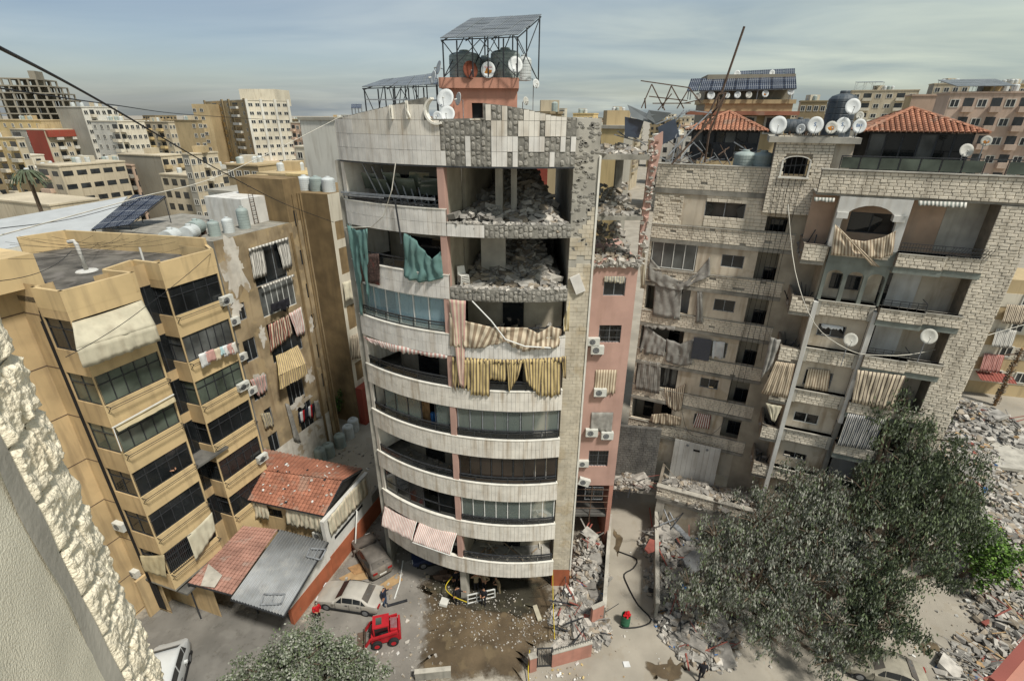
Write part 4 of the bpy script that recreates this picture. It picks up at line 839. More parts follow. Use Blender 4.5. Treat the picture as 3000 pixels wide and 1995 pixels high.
# stair tower above the loggias with the arched opening
s0,s1,sz0,sz1=RL.rect('C',930,640,1170,1050,d=.5); o=RL.rect('C',982,705,1105,820,d=.5)
m=MB(); WS=RL.off(.5); facade(WS,m,s0,s1,sz0,sz1+.6,[o],.25); WS.box(m,s0,s0+.01,sz0,sz1+.6,-2.5,0); WS.box(m,s1-.01,s1,sz0,sz1+.6,-2.5,0); WS.box(m,s0,s1,sz0-.01,sz0,-2,0); m.build('stair_tower','stone_back',RB)
bblk(WS,s0,s1,sz0,sz1+.55,.0,ops=[(o[0]-.05,o[1]+.05,o[2]-.08,o[3]+.1)],seed=51)
m=MB(); cu=(o[0]+o[1])/2; hw=(o[1]-o[0])/2
for i in range(8):
    A,B=math.pi*i/8,math.pi*(i+1)/8; f=lambda t,rr,d:WS.P(cu-rr*math.cos(t),o[3]-.25+rr*.7*math.sin(t)*.55,d)
    m.hexa([f(A,hw,.12),f(B,hw,.12),f(B,hw,-.02),f(A,hw,-.02),f(A,hw+.1,.12),f(B,hw+.1,.12),f(B,hw+.1,-.02),f(A,hw+.1,-.02)])
WS.box(m,o[0]-.1,o[0],o[2]-.08,o[3]-.2,-.05,.12); WS.box(m,o[1],o[1]+.1,o[2]-.08,o[3]-.2,-.05,.12); WS.box(m,o[0]-.15,o[1]+.15,o[2]-.16,o[2]-.06,-.05,.16); m.build('arched_surround','white_edge',RB)
b=MB()
for i in range(5): u=o[0]+(o[1]-o[0])*(i+.5)/5; b.bar(WS.P(u,o[2],-.1),WS.P(u+.05*math.sin(i*9),o[3],-.1),.04)
b.bar(WS.P(o[0],(o[2]+o[3])/2,-.1),WS.P(o[1],(o[2]+o[3])/2+.1,-.1),.05); b.build('bent_grille','metal_dk',RB); WS.piece('window_room_shade','dark',o[0],o[1],o[2],o[3],-1.2,-1.15,RB)  # black sheet behind the arch stands for the shade inside
b0,b1,bz0,bz1=RL.rect('C',895,590,1418,635,d=.7); m=MB(); RL.box(m,b0,b1,bz0,bz1,-3.0,.7); m.build('stair_tower_roof','concrete_lt',RB)
m=MB(); RL.box(m,s1,b1-.2,27.0,bz0,-2.8,.3); m.build('stair_tower_wall','plaster_r',RB)
STZ=bz1
# right section
C1,C2=-1.30,1.88; E0,E1=5.72,7.38; A0=-2.7
top2=27.0
m=MB(); RW.box(m,A0,E1,top2,28.25,-.2,.05); m.build('roof_parapet','stone_back',RB)
bblk(RW,A0,E1,top2,28.22,.05,single=True,seed=61); m=MB(); RW.box(m,A0-.05,E1+.05,28.25,28.31,-.3,.16); m.build('coping','concrete_lt',RB)
m=MB(); RW.box(m,A0,E1,top2-.12,top2-.002,-3,.0); m.build('roof_slab','concrete',RB)
m=MB(); RW.box(m,E0,E1,0,top2-.14,-6,-.02); m.build('stone_pier','stone_back',RB); bblk(RW,E0,E1,2,top2-.15,-.02,seed=62,bw=.45)
# bay between the white columns
bw_=[RW.rect('F',1178,682,1318,772,d=-.35),RW.rect('F',1105,945,1236,1060,d=-.35),RW.rect('F',1040,1187,1167,1270,d=-.35),RW.rect('I',738,312,853,372,d=-.35),RW.rect('I',690,505,780,560,d=-.35)]
m=MB(); WB=RW.off(-.35); facade(WB,m,C1+.1,C2-.1,0,20.5,bw_,.16); m.build('bay_wall','plaster_r',RB)
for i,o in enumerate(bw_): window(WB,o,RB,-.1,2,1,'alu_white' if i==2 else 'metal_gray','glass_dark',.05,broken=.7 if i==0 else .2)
for j in range(5):
    z=BT[j]-.1+.35; z=(8.0,11.3,14.45,17.5,20.72)[j]; m=MB(); RW.box(m,C1+.12,C2-.12,z-1.0,z,-.5,.0); m.build('balcony_band','stone_back',RB); bblk(RW,C1+.32,C2-.32,z-.98,z-.06,.0,seed=70+j)
    m=MB(); RW.box(m,C1+.1,C2-.1,z-.05,z,-.5,.12); RW.box(m,C1+.12,C1+.32,z-1,z-.06,0,.06); RW.box(m,C2-.32,C2-.12,z-1,z-.06,0,.06); m.build('coping','concrete_lt',RB)
m=MB(); RW.box(m,C1-.13,C1+.13,0,20.6,-.15,.22); m.build('white_column','white_wall',RB); m=MB(); RW.box(m,C2-.13,C2+.13,12.6,20.4,-.15,.22); m.build('white_column','white_wall',RB); m=MB(); RW.box(m,C2-.15,C2+.15,0,12.5,-.5,-.05); m.build('column_core','concrete',RB)
# three arches
def arched(W,u0,u1,z0,z1,arches,d,m,depth=.3,name='arcade',n=8):
    mb=MB()
    for a,b,zt in arches: pass
    us=[u0]+[x for a,b,_ in arches for x in (a,b)]+[u1]
    for i in range(0,len(us),2):
        if us[i+1]-us[i]>.01: W.box(mb,us[i],us[i+1],z0,z1,d-depth,d)
    for a,b,zt in arches:
        c,hw=(a+b)/2,(b-a)/2; rise=min(hw,.75*hw)
        pts=[(c-hw*math.cos(math.pi*i/n),zt-rise+rise*math.sin(math.pi*i/n)) for i in range(n+1)]
        for p,q in zip(pts,pts[1:]): mb.hexa([W.P(p[0],p[1],d),W.P(q[0],q[1],d),W.P(q[0],q[1],d-depth),W.P(p[0],p[1],d-depth),W.P(p[0],z1,d),W.P(q[0],z1,d),W.P(q[0],z1,d-depth),W.P(p[0],z1,d-depth)])
    return mb.build(name,m,RB)
ua=[RW.uz('F',x,470)[0] for x in (1205,1300,1325,1420,1445,1545)]; zt=RW.uz('F',1370,385)[1]
arched(RW,C1,C2+.05,20.72,23.15,[(ua[0],ua[1],zt),(ua[2],ua[3],zt),(ua[4],ua[5],zt)],.02,'grey_green')
m=MB(); WA=RW.off(-.9); WA.quad(m,C1,C2,20.0,23.1); m.build('arcade_back_wall','plaster_r',RB); m=MB(); RW.box(m,C1,C2,20.4,20.7,-.9,-.3); m.build('arcade_floor','concrete',RB)
for r in (('F',1255,392,1305,485),('F',1320,402,1402,492)): window(WA,WA.rect(*r),RB,.03,2,1,'metal_dk','glass_dark',.05)
# top floor: white arch with the balcony before it
z5=24.0; m=MB(); RW.box(m,C1,C2+.15,z5-.85,z5,-.2,.1); m.build('balcony_band','grey_green',RB); bblk(RW,C1+.3,C2-.2,z5-.5,z5-.05,.1,seed=80)
ta,tb=RW.uz('F',1310,80)[0],RW.uz('F',1630,80)[0]; arched(RW,RW.uz('F',1275,50)[0],RW.uz('F',1735,20)[0]-.2,z5,top2-.13,[(ta,tb,RW.uz('F',1480,5)[1])],.08,'white_wall',.35,'white_arch',12)
for u in (ta-.05,tb+.05): m=MB(); RW.box(m,u-.28,u+.28,RW.uz('F',1300,75)[1],RW.uz('F',1300,40)[1],-.3,.2); m.build('arch_capital','white_wall',RB)
m=MB(); WA=RW.off(-1.3); o=WA.rect('F',1365,40,1592,175); facade(WA,m,A0,E0,z5-1,top2-.13,[o],.15); m.build('top_floor_wall','plaster_p',RB); window(WA,o,RB,-.08,2,1,'metal_dk','glass_dark',.07,broken=.5)
m=MB(); WA.box(m,3.9,E0-.02,z5,top2-.2,0,.03); m.build('bare_render_patch','concrete_lt',RB)
# right-hand balconies
for j,(z,h) in enumerate(((24.06,.8),(20.77,.75),(17.69,.8),(14.4,.8),(11.2,.8),(8.0,.8))):
    jut=.45
    for a,b,q in ((C2+.06,4.15,jut),(4.15,E0+.25,jut-.3)):
        m=MB(); RW.box(m,a,b,z-h,z,-.15,q); m.build('balcony_parapet','stone_back',RB); bblk(RW,a,b,z-h+.02,z-.05,q,seed=90+j)
        m=MB(); RW.box(m,a,b,z-h-.35,z-h,-1.5,q-.03); m.build('balcony_slab','grey_green',RB); m=MB(); RW.box(m,a,b,z-.05,z,-.2,q+.08); m.build('coping','concrete_lt',RB)
    if 0<j<6:
        m=MB(); WA.quad(m,C2,E0,z-.6,z+2.2); m.build('balcony_back_wall','plaster_r',RB)
        WA.piece('white_painted_wall','white_wall',C2+.6,C2+2.0,z-.5,z+2.1,.005,.03,RB); WA.piece('balcony_door','glass_dark',C2+.1,C2+.58,z-.5,z+1.7,.005,.05,RB)
        m=MB()
        for k in range(3): m.bar(RW.P(C2+.1,z+.2+.16*k,jut-.05),RW.P(4.1,z+.2+.16*k,jut-.05),.035)
        for k in range(6): u=C2+.1+k*(4.0-C2)/5; m.bar(RW.P(u,z,jut-.05),RW.P(u,z+.52,jut-.05),.03)
        m.bar(RW.P(4.1,z+.52,jut-.05),RW.P(4.1,z+.52,-.6),.035); m.build('railing','metal_dk',RB)
    if j==0:
        m=MB(); 
        for k in range(3): m.bar(RW.P(C2+.1,z+.12+.22*k,jut-.05),RW.P(E0+.1,z+.10+.2*k,jut-.25),.035)
        for k in range(30): u=C2+.1+k*(E0-C2)/29; m.bar(RW.P(u,z,jut-.1),RW.P(u+(.25 if k>15 else 0),z+.55,jut-.1),.02)
        m.build('railing','metal_dk',RB)
for o_,h in ((16.3,.3),):
    pass
m=MB(); RW.box(m,C2,E0,0,7.2,-1.35,-1.3); m.build('ground_floor_wall','plaster_r',RB)
# left corner balconies of the right section, badly broken
for j,z in enumerate((24.05,20.75,17.3,14.3,11.2,8.0)):
    rt_=A0+.05*j; m=MB(); RW.box(m,rt_,C1-.14,z-1.0,z,-.12,.12); m.build('balcony_parapet','stone_back',RB); bblk(RW,rt_,C1-.14,z-.98,z-.04,.12,seed=110+j,miss=.05)
    m=MB(); RW.box(m,rt_,C1-.14,z-1.2,z-1.0,-2.6,.1); m.build('balcony_slab','concrete',RB)
    m=MB(); RW.box(m,rt_,rt_+.12,z-1.0,z,-2.6,-.12); m.build('balcony_side','stone_back',RB)
    m=MB(); rg=random.Random(j)
    for i in range(26): chunk(m,RW.P(rg.uniform(rt_,C1-.2),z-1+rg.uniform(.1,.5),rg.uniform(-2.2,-.1)),rg.uniform(.1,.5),rg.randrange(3),rg)
    for i in range(5): p=RW.P(rg.uniform(rt_,C1-.2),z-.9,rg.uniform(-1.5,-.1)); m.bar(p,p+Vector((rg.uniform(-.6,.6),rg.uniform(-.4,.4),rg.uniform(.6,1.6))),.05,None,2)
    m.build('balcony_debris',['rub1','rub3','metal_dk'],RB,kind='stuff')
m=MB(); RW.box(m,A0-.9,C1,0,top2-.14,-2.7,-2.5); RW.box(m,C1-.1,C1+.0,0,top2-.14,-2.5,-.36); m.build('recess_wall','room',RB)
m=MB(); p0=RL.P(UR,0); 
for z in range(1): m.hexa([RL.P(UR-.02,4,-2),RL.P(UR+.12,4,-2),RL.P(UR+.12,4,.0),RL.P(UR-.02,4,.0),RL.P(UR-.02,26.4,-2),RL.P(UR+.12,26.4,-2),RL.P(UR+.12,26.4,0),RL.P(UR-.02,26.4,0)])
m.build('side_wall','plaster_r',RB)
RJ.build('stone_blocks','stone_r',RB,kind='stuff')
# roof terrace balustrade of dusty glass
m=MB(); n=10; t=thing('glass_balustrade','dusty green glass balustrade along the stone parapet of the roof terrace','balustrade',RW.P(2,28.31,-.1))
ul,ur=-1.9,7.2; m.bar(RW.P(ul,29.0,-.1),RW.P(ur,29.05,-.1),.05)
for i in range(n+1): u=ul+(ur-ul)*i/n; m.bar(RW.P(u,28.31,-.1),RW.P(u,29.02,-.1),.045)
m.build('frame','metal_dk',t)
for i in range(n):
    if i==7: continue
    u=ul+(ur-ul)*i/n; RW.piece('pane','glass_green',u+.04,u+(ur-ul)/n-.04,28.36,28.95,-.11,-.09,t)
# pavilions with hipped tile roofs
def pavilion(label,eL,eR,apx,ez,d,depth,seed):
    W=RW.off(d) if seed==1 else RL.off(d)
    u0,z0=W.uz('C',*eL); u1,z1=W.uz('C',*eR); ez=(z0+z1)/2; Wb=W.off(-depth/2); ua,za=Wb.uz('C',*apx); base=28.0 if seed!=1 else 27.0
    t=thing('roof_pavilion',label,'pavilion',W.P((u0+u1)/2,base,-depth/2)); cs=[(u0,0),(u1,0),(u1,-depth),(u0,-depth)]
    m=MB()
    for i in range(4): a,b=cs[i],cs[(i+1)%4]; m.face([W.P(a[0],ez,a[1]),W.P(b[0],ez,b[1]),W.P(ua,za-.06,-depth/2)])
    m.face([W.P(c[0],ez-.02,c[1]) for c in reversed(cs)]); m.build('roof_deck','metal_rust',t)
    jn=MB(); rows=12; cnt=0; Wd=u1-u0
    for side in range(4):
        a,b=cs[side],cs[(side+1)%4]; A,B,T=W.P(a[0],ez,a[1]),W.P(b[0],ez,b[1]),W.P(ua,za,-depth/2); ln=(B-A).length; nrm=(B-A).cross(T-A).normalized(); nt_=int(ln/.26)
        for r in range(rows):
            f0,f1=r/rows,(r+1.25)/rows; f1=min(f1,1)
            for i in range(nt_):
                x0,x1=i/nt_,(i+1)/nt_; xm=(x0+x1)/2
                Ls,Rs=A.lerp(T,f0),B.lerp(T,f0); tl=(T-A).dot(B-A)/ln/ln
                if not (f0*tl<xm<1-f0*(1-tl)): continue
                def pt(x,f,h): base_=A+(B-A)*x; up=(T-A)-(B-A)*tl; return base_+up*f+nrm*h
                c=[pt(x0,f0,.06),pt(x1,f0,.06),pt(x1,f1,.02),pt(x0,f1,.02)]; g=(x1-x0)
                arch=[pt(x0+g*.02,f0,.05),pt(x0+g*.28,f0,.125),pt(x0+g*.62,f0,.125),pt(x1-g*.12,f0,.05),pt(x0+g*.02,f1,.01),pt(x0+g*.28,f1,.085),pt(x0+g*.62,f1,.085),pt(x1-g*.12,f1,.01)]
                tgt=MB() if (side==0 and cnt<140 and seed==1) else jn
                for q in ((0,1,5,4),(1,2,6,5),(2,3,7,6),(3,2,1,0)): tgt.face([arch[k] for k in q])
                if tgt is not jn: cnt+=1; tgt.build('roof_tile','tile_dusty',t)
    jn.build('roof_tiles','tile_dusty',t,kind='stuff')
    m=MB()
    for c in cs: m.tube([W.P(c[0],ez+.05,c[1]),W.P(ua,za+.08,-depth/2)],.09,6)
    m.build('hip_ridge','tile_dusty',t)
    m=MB(); i0,i1=u0+.5,u1-.5; dd=(-.5,-depth+.5)
    for k in range(7): u=i0+(i1-i0)*k/6; m.bar(W.P(u,base,dd[0]),W.P(u,ez,dd[0]),.09); m.bar(W.P(u,base,dd[1]),W.P(u,ez,dd[1]),.09)
    for z in (base+1.2,ez-.08): m.bar(W.P(i0,z,dd[0]),W.P(i1,z,dd[0]),.08)
    m.build('frame','metal_dk',t)
    for k in range(6):
        u=i0+(i1-i0)*k/6; W.piece('pane','glass_dark' if k%3 else 'glass_grey',u+.05,u+(i1-i0)/6-.05,base+1.25,ez-.1,dd[0]-.01,dd[0]+.01,t)
        if k in (0,2,3,5): W.piece('wall_panel','metal_dk',u+.05,u+(i1-i0)/6-.05,base,base+1.15,dd[0]-.01,dd[0]+.01,t)
    m=MB(); W.box(m,i0,i1,base,ez,dd[1]-.05,dd[1]); m.build('back_wall','concrete_dk',t)
    return t
pavilion('roof pavilion with wide hipped red tile roof and dark glazing behind the glass balustrade',(1432,568),(2165,570),(1712,432),0,-3.0,5.0,1)
pavilion('smaller hipped tile roof pavilion with smashed glazing behind the leaning mast',(408,552),(885,566),(660,452),0,-4.0,4.0,2)
# dishes and tanks on the stair tower
def cdish(lab,x,y,rpx,d=.4,az=0,tilt=15,m='dish_white',zb=None,W=RL,**kw):
    u,z=W.uz('C',x,y,d); u2,_=W.uz('C',x+rpx,y,d); r=abs(u2-u); p=W.P(u,0,d); zb=STZ if zb is None else zb; pole=max(.02,z-r-zb); return dish(lab,(p.x,p.y,z-r-pole),r,az,tilt,m,pole=pole,**kw)
cdish('large white dish at the free corner of the stair tower roof',941,527,55,.4,-22,15)
cdish('small oval white dish before the horizontal tank',1073,548,30,.5,-45,10)
cdish('white dish with blue S mark beside the small oval dish',1155,527,53,.5,-15,12,text='S',tc_='plastic_blue')
cdish('rusty stained dish between two white dishes with S marks',1247,540,40,.6,-12,12,'dish_dusty',patch_=True)
cdish('white dish with blue S mark next to the rusty stained dish',1312,527,50,.4,-12,12,text='S',tc_='plastic_blue')
cdish('white dish with blue BH letters on the stair tower roof',1408,532,46,.5,-14,12,text='BH',tc_='plastic_blue')
cdish('big white dish raised in front of the dark roof tank',1370,420,51,.2,-14,15)
cdish('grey dish half hidden behind the BH dish',1412,472,27,-.3,-14,15,'dish_dusty')
cdish('white dish on a post at the end of the glass balustrade',2140,617,36,-.2,-30,15,'dish_dusty',28.3,RW,patch_=True)
cdish('dusty white dish mounted over the glass balustrade',2024,672,47,-.4,-18,20,'dish_dusty',28.3,RW)
cdish('large dish on the bay wall beside the broken window','x' and (1358-0),(777/1.965+600-100)*1.965,48,.35,-20,20,'dish_dusty',16.6,RW)
cdish('large dish on the balcony parapet under the black railing',1808,(757/1.965+600-100)*1.965,57,.5,-25,20,'dish_dusty',17.7,RW)
u,z=RL.uz('C',1293,480,-1.0); r=abs(RL.uz('C',1380,480,-1.0)[0]-u); p=RL.P(u,0,-1.0); tank('huge dark grey ribbed tank on the stair tower roof',(p.x,p.y,STZ),r,RL.uz('C',1293,340,-1)[1]-STZ,'tank_dark')
u,z=RL.uz('C',1065,520,-.8); p=RL.P(u,0,-.8); tank('dark horizontal tank behind the white dishes on the stair tower','x' and (p.x,p.y,STZ),.42,1.5,'tank_dark',None,True,RL.rz)
for lab,x in (('dusty grey tank in the wreckage on the roof, nearer the mast',750),('dusty grey tank in the wreckage on the roof, next to the stair tower',855)): u,z=RL.uz('C',x,720,-1.2); p=RL.P(u,0,-1.2); tank(lab,(p.x,p.y,27.4),.68,1.5,'tank_grey')
# leaning mast and twisted steel on the roof
def cbars(name,segs,Y,w_,m,label,cat,bow=0):
    b=MB()
    for x0,y0,x1,y1 in segs: b.bar(aty('C',x0,y0,Y),aty('C',x1,y1,Y+bow),w_)
    return b.build(name,m,None,label,cat)
cbars('leaning_mast',[(748,-42,615,345),(640,345,545,575),(600,345,495,565),(640,345,590,420),(600,360,590,420),(590,420,560,460),(620,395,560,460),(560,460,545,520),(590,470,530,520),(530,520,500,560),(545,570,520,740),(495,560,330,750),(600,345,645,340)],34.6,.10,'metal_rust','tall rusty mast leaning over the wrecked roof','mast')
cbars('twisted_truss',[(152,270,430,310),(200,360,420,385),(220,400,440,400),(155,428,215,290),(215,290,290,440),(275,430,328,300),(328,300,400,430),(175,370,180,430),(360,430,420,330),(250,440,330,345),(400,400,490,380),(430,310,500,400)],35.5,.06,'metal_rust','collapsed zigzag steel truss standing against the sky','steel frame')
cbars('twisted_steelwork',[(75,600,100,430),(100,430,240,520),(240,520,440,440),(240,640,400,440),(250,660,350,540),(60,560,180,640),(350,600,380,520),(310,700,440,560),(330,740,370,560),(440,560,560,440),(430,440,560,455),(0,580,140,620),(20,560,75,600),(380,720,440,640),(240,700,330,740)],33.5,.06,'metal_gray','bent pale steel frame hanging between the two buildings','steel frame',.6)
for i,(q,mm) in enumerate(((((60,480),(170,500),(140,600),(60,590)),'panel_navy'),(((75,410),(240,480),(230,520),(100,480)),'panel_dusty'),(((250,540),(350,490),(375,590),(270,640)),'panel_navy'),(((200,440),(330,455),(240,520),(180,480)),'panel_dusty'))):
    b=MB(); c=[aty('C',x,y,33.2+.5*(k in (1,2))) for k,(x,y) in enumerate(q)]; b.hexa(list(reversed(c))+[p+Vector((0,.05,.03)) for p in reversed(c)]); b.build('torn_solar_panel',mm,None,'solar panel torn off and caught in the bent frame, '+('hanging dark and upright','pale and creased over the top','dark and tilted','pale and folded in the middle')[i],'solar panel')
rg=random.Random(4); m=MB()
for i in range(70): p=RL.P(rg.uniform(UL+.2,UM),28.0+rg.uniform(-.6,.9),rg.uniform(-3.5,-.2)); m.bar(p,p+Vector((rg.uniform(-1.4,1.4),rg.uniform(-.6,.6),rg.uniform(-.5,.9))),rg.choice((.03,.04,.06)),None,rg.randrange(2))
for i in range(140): chunk(m,RL.P(rg.uniform(UL+.1,UM),26.75+rg.uniform(0,1.0),rg.uniform(-4,-.3)),rg.uniform(.1,.6),2+rg.randrange(2),rg)
m.build('roof_wreckage',['metal_gray','metal_rust','rub1','rub3'],None,'tangle of bent bars and rubble on the stone building roof','wreckage',None,'stuff')
# ---- cloths on the right building
def RC(W,name,label,cat,k,top,bot,mats,d=.1,**kw):
    T=[W.P(*W.uz(k,*p,d),d) for p in top]; B=[W.P(*W.uz(k,*p,d+.1),d+.1) for p in bot]; return cloth(name,T,B,mats,label,cat,n=W.n,**kw)
DC=['dust_cloth']
RC(RL,'torn_curtain','grey dusty curtain slung in swags below the glazed top balcony','curtain','F',[(205,300),(290,400),(380,440),(470,400),(550,300)],[(190,430),(260,470),(370,500),(420,470),(552,410)],DC,amp=.08,folds=6,nu=36,nv=8,seed=1)
RC(RL,'torn_curtain','grey dusty curtain hanging in one broad sheet below the swags','curtain','F',[(235,450),(390,480)],[(218,640),(375,665)],DC,amp=.05,folds=3,nu=18,nv=8,seed=2)
RC(RL,'torn_curtain','narrow grey curtain at the edge of the white-doored balcony','curtain','F',[(478,490),(505,490)],[(468,680),(508,685)],DC,amp=.05,folds=2,nu=8,nv=8,seed=3)
RC(RL,'torn_curtain','grey dusty curtain bellied over a parapet, beside the leaning panel','curtain','F',[(300,770),(380,800),(460,770)],[(295,900),(370,930),(445,920)],DC,amp=.08,folds=4,nu=20,nv=9,seed=4)
RC(RL,'torn_curtain','grey dusty curtain bellied over a parapet at the building corner','curtain','F',[(175,690),(240,740),(300,780)],[(145,850),(220,860),(285,875)],DC,amp=.08,folds=4,nu=20,nv=9,seed=5)
RC(RL,'torn_curtain','grey and beige striped curtain hanging straight at the building corner','curtain','F',[(140,890),(270,910)],[(120,1060),(258,1090)],['dust_cloth','dust_cloth2'],amp=.05,folds=5,nu=24,nv=8,seed=6)
RC(RL,'torn_awning','striped awning rag hanging under the third-floor balcony','awning','F',[(290,1050),(350,1060),(412,1030)],[(300,1150),(350,1190),(385,1180)],['stripe_tan','stripe_dk'],amp=.07,folds=3,nu=20,nv=8,seed=7)
RC(RL,'torn_awning','brown striped awning rag thrown over the lowest parapet','awning','F',[(215,1205),(300,1200),(385,1225)],[(200,1250),(300,1270),(380,1270)],['stripe_tan','stripe_brown'],amp=.07,folds=4,nu=24,nv=6,seed=8)
RC(RL,'window_blind','small red and white striped blind on the lowest window','blind','F',[(478,1198),(555,1212)],[(450,1278),(545,1290)],['stripe_white','stripe_red'],amp=.02,folds=2,nu=14,nv=6,d=.12)
RC(RL,'window_curtain','torn white curtain blowing from a window beside the leaning panel','curtain','F',[(568,785),(637,790)],[(560,880),(625,885)],['white_cloth'],amp=.05,folds=3,nu=12,nv=6,d=.05,ragged=.1)
RC(RL,'curtain_scallop','scalloped grey valance above the bellied curtain','curtain','F',[(170,685),(350,700)],[(172,705),(348,722)],DC,amp=.02,folds=8,nu=30,nv=2,ragged=.4)
RC(RW,'torn_awning','striped awning torn down across the white arch','awning','F',[(1270,115),(1350,200),(1440,210),(1540,190),(1622,150)],[(1245,290),(1350,295),(1440,300),(1530,310),(1600,290)],['stripe_tan','stripe_brown'],amp=.08,folds=6,nu=40,nv=10,seed=9,stripes=1,d=.3)
RC(RW,'torn_awning','striped awning strap dangling diagonally below the white arch','awning','F',[(1270,110),(1310,150)],[(1480,350),(1530,360)],['stripe_tan','stripe_brown'],amp=.04,folds=2,nu=8,nv=14,seed=10,d=.45)
RC(RW,'awning_valance','green and white scalloped valance under the stone parapet, beside the arch','awning','C',[(1750,960),(2030,970)],[(1750,985),(2025,1000)],['grey_green','stripe_white'],amp=.03,folds=10,nu=24,nv=2,d=.3,ragged=.2)
RC(RW,'awning_valance','short green and white valance under the stone parapet over the broken corner','awning','C',[(1150,940),(1270,945)],[(1150,962),(1265,968)],['grey_green','stripe_white'],amp=.03,folds=5,nu=12,nv=2,d=.3,ragged=.2)
RC(RW,'striped_blind','large beige and brown striped blind beside the balcony with a white wall','blind','F',[(1400,950),(1680,985)],[(1365,1135),(1600,1185)],['stripe_tan','stripe_tan','stripe_dk'],amp=.05,folds=7,nu=36,nv=8,d=.5,seed=11)
RC(RW,'striped_blind','large navy and white striped blind behind the eucalyptus','blind','F',[(1345,1200),(1560,1235)],[(1280,1385),(1480,1410)],['stripe_white','stripe_navy'],amp=.05,folds=7,nu=36,nv=8,d=.5,seed=12)
RC(RW,'window_blind','striped blind over the bay window between the white columns','blind','F',[(1118,940),(1243,955)],[(1090,1055),(1228,1075)],['stripe_tan','stripe_brown'],amp=.03,folds=3,nu=18,nv=6,d=-.25,seed=13)
RC(RW,'striped_blind','striped blind pulled aside on the broken corner balcony','blind','F',[(930,900),(1040,915)],[(845,1085),(995,1115)],['stripe_tan','stripe_brown'],amp=.05,folds=4,nu=22,nv=8,d=.25,seed=14)
RC(RW,'torn_curtain','pale curtain torn on the broken corner balcony beside a red door','curtain','F',[(870,1140),(965,1160)],[(905,1240),(925,1250)],['cream_cloth'],amp=.06,folds=3,nu=12,nv=8,d=.2,seed=15)
RC(RW,'torn_curtain','grey rag snagged on the broken corner above the striped blind','curtain','F',[(900,760),(960,780)],[(840,1000),(905,930)],DC,amp=.1,folds=2,nu=10,nv=10,d=.2,seed=16)
RC(RW,'window_curtain','white scalloped valance in the broken bay window','curtain','F',[(1192,684),(1318,702)],[(1190,705),(1315,722)],['white_cloth'],amp=.02,folds=4,nu=14,nv=2,d=-.3,ragged=.4)
RC(RL,'torn_curtain','pale rag hanging from the torn wall edge of the alley','curtain','F',[(150,240),(180,250)],[(150,480),(175,485)],['cream_cloth'],amp=.08,folds=2,nu=6,nv=10,d=.6,seed=17)
a=RL.rect('F',455,758,545,905,d=.25); o=piece('leaning_solar_panel','panel_navy',RL.P((a[0]+a[1])/2,(a[2]+a[3])/2,.25),(a[1]-a[0]-.1,.05,a[3]-a[2]-.1),RL.rz,None,label='dark solar panel standing upright on a balcony band beside grey curtains',cat='solar panel')
# enclosed balcony glazing
o=RL.rect('F',235,205,545,375); window(RL,(UL+.2,UB-.05,BT[4]+.95+.02-.9,BT[4]+2.05),RB,-.05,4,1,'alu_white','glass_grey',.05,name='balcony_glazing')
window(RL,(-3.6,UB-.05,BT[1]+.1,BT[1]+2.0),RB,-.3,3,1,'metal_dk','glass_grey',.05,name='balcony_glazing',broken=.4)
for j,u in ((3,-3.3),(2,-3.6),(0,-3.3),(0,-4.8)): RL.piece('balcony_door','glass_dark' ,u,u+.8,BT[j]-.9,BT[j]+1.6,-2.18,-2.1,RB)
RL.piece('balcony_door','white_wall',-3.0,-2.4,BT[3]-.9,BT[3]+1.5,-1.4,-1.35,RB)
# garage with terrace in front of the left section
GT=4.25; gl=7.2
sh=GW.rect('I',88,600,278,780); sh2=GW.rect('I',350,625,470,800)
sh=(sh[0],sh[1],0.1,2.75); sh2=(5.2,7.0,.1,2.75)
GR=thing('garage','one-storey garage with rolling shutters and a rubble-covered terrace roof','garage',GW.P(3,0,-2))
m=MB(); facade(GW,m,0,gl,0,GT-.9,[sh,sh2],.3); GW.box(m,0,.02,0,GT-.9,-3.0,0); m.build('front_wall','concrete_lt',GR)
for s in (sh,sh2):
    for i in range(18): z=s[2]+(s[3]-s[2])*i/18; GW.piece('shutter_slat','plaster_r',s[0],s[1],z+.008,z+(s[3]-s[2])/18,-.22-.02*(i%2),-.17,GR)
m=MB(); GW.box(m,-.1,gl,GT-1.15,GT-.88,-3.2,.12); m.build('terrace_slab','concrete',GR)
m=MB(); GW.box(m,-.1,gl,GT-.88,GT,-.22,.04); GW.box(m,-.1,.1,GT-.88,GT,-3.2,-.22); GW.box(m,4.2,4.4,GT-.88,GT+.3,-.22,.1); m.build('terrace_parapet','stone_back',GR)
jj=MB(); blocks(GW,-.1,gl,GT-.86,GT-.06,.04,GR,'stone_r',join=jj,seed=130,bw=.4,miss=.04); jj.build('stone_blocks','stone_r',GR,kind='stuff'); m=MB(); GW.box(m,-.15,gl,GT,GT+.06,-.3,.14); m.build('coping','concrete_lt',GR)
W2=RL.off(.7); a=W2.rect('I',145,250,372,415); t=thing('boarded_partition','white boarded partition on the rubble-covered terrace','partition',W2.P((a[0]+a[1])/2,3.4))
n=9
for i in range(n): u=a[0]+(a[1]-a[0])*i/n; W2.piece('board','white_wall',u+.008,u+(a[1]-a[0])/n-.008,3.3,a[3],-.05,0,t)
u=(a[0]+a[1])/2; W2.piece('vent_slot','dark',u-.25,u+.25,a[3]-.75,a[3]-.58,0,.02,t)
for q in (-.75,.75): b=MB(); b.tube([W2.P(u+q,a[3]-.35,0),W2.P(u+q,a[3]-.35,.06)],.1,12); b.build('round_light','metal_gray',t)
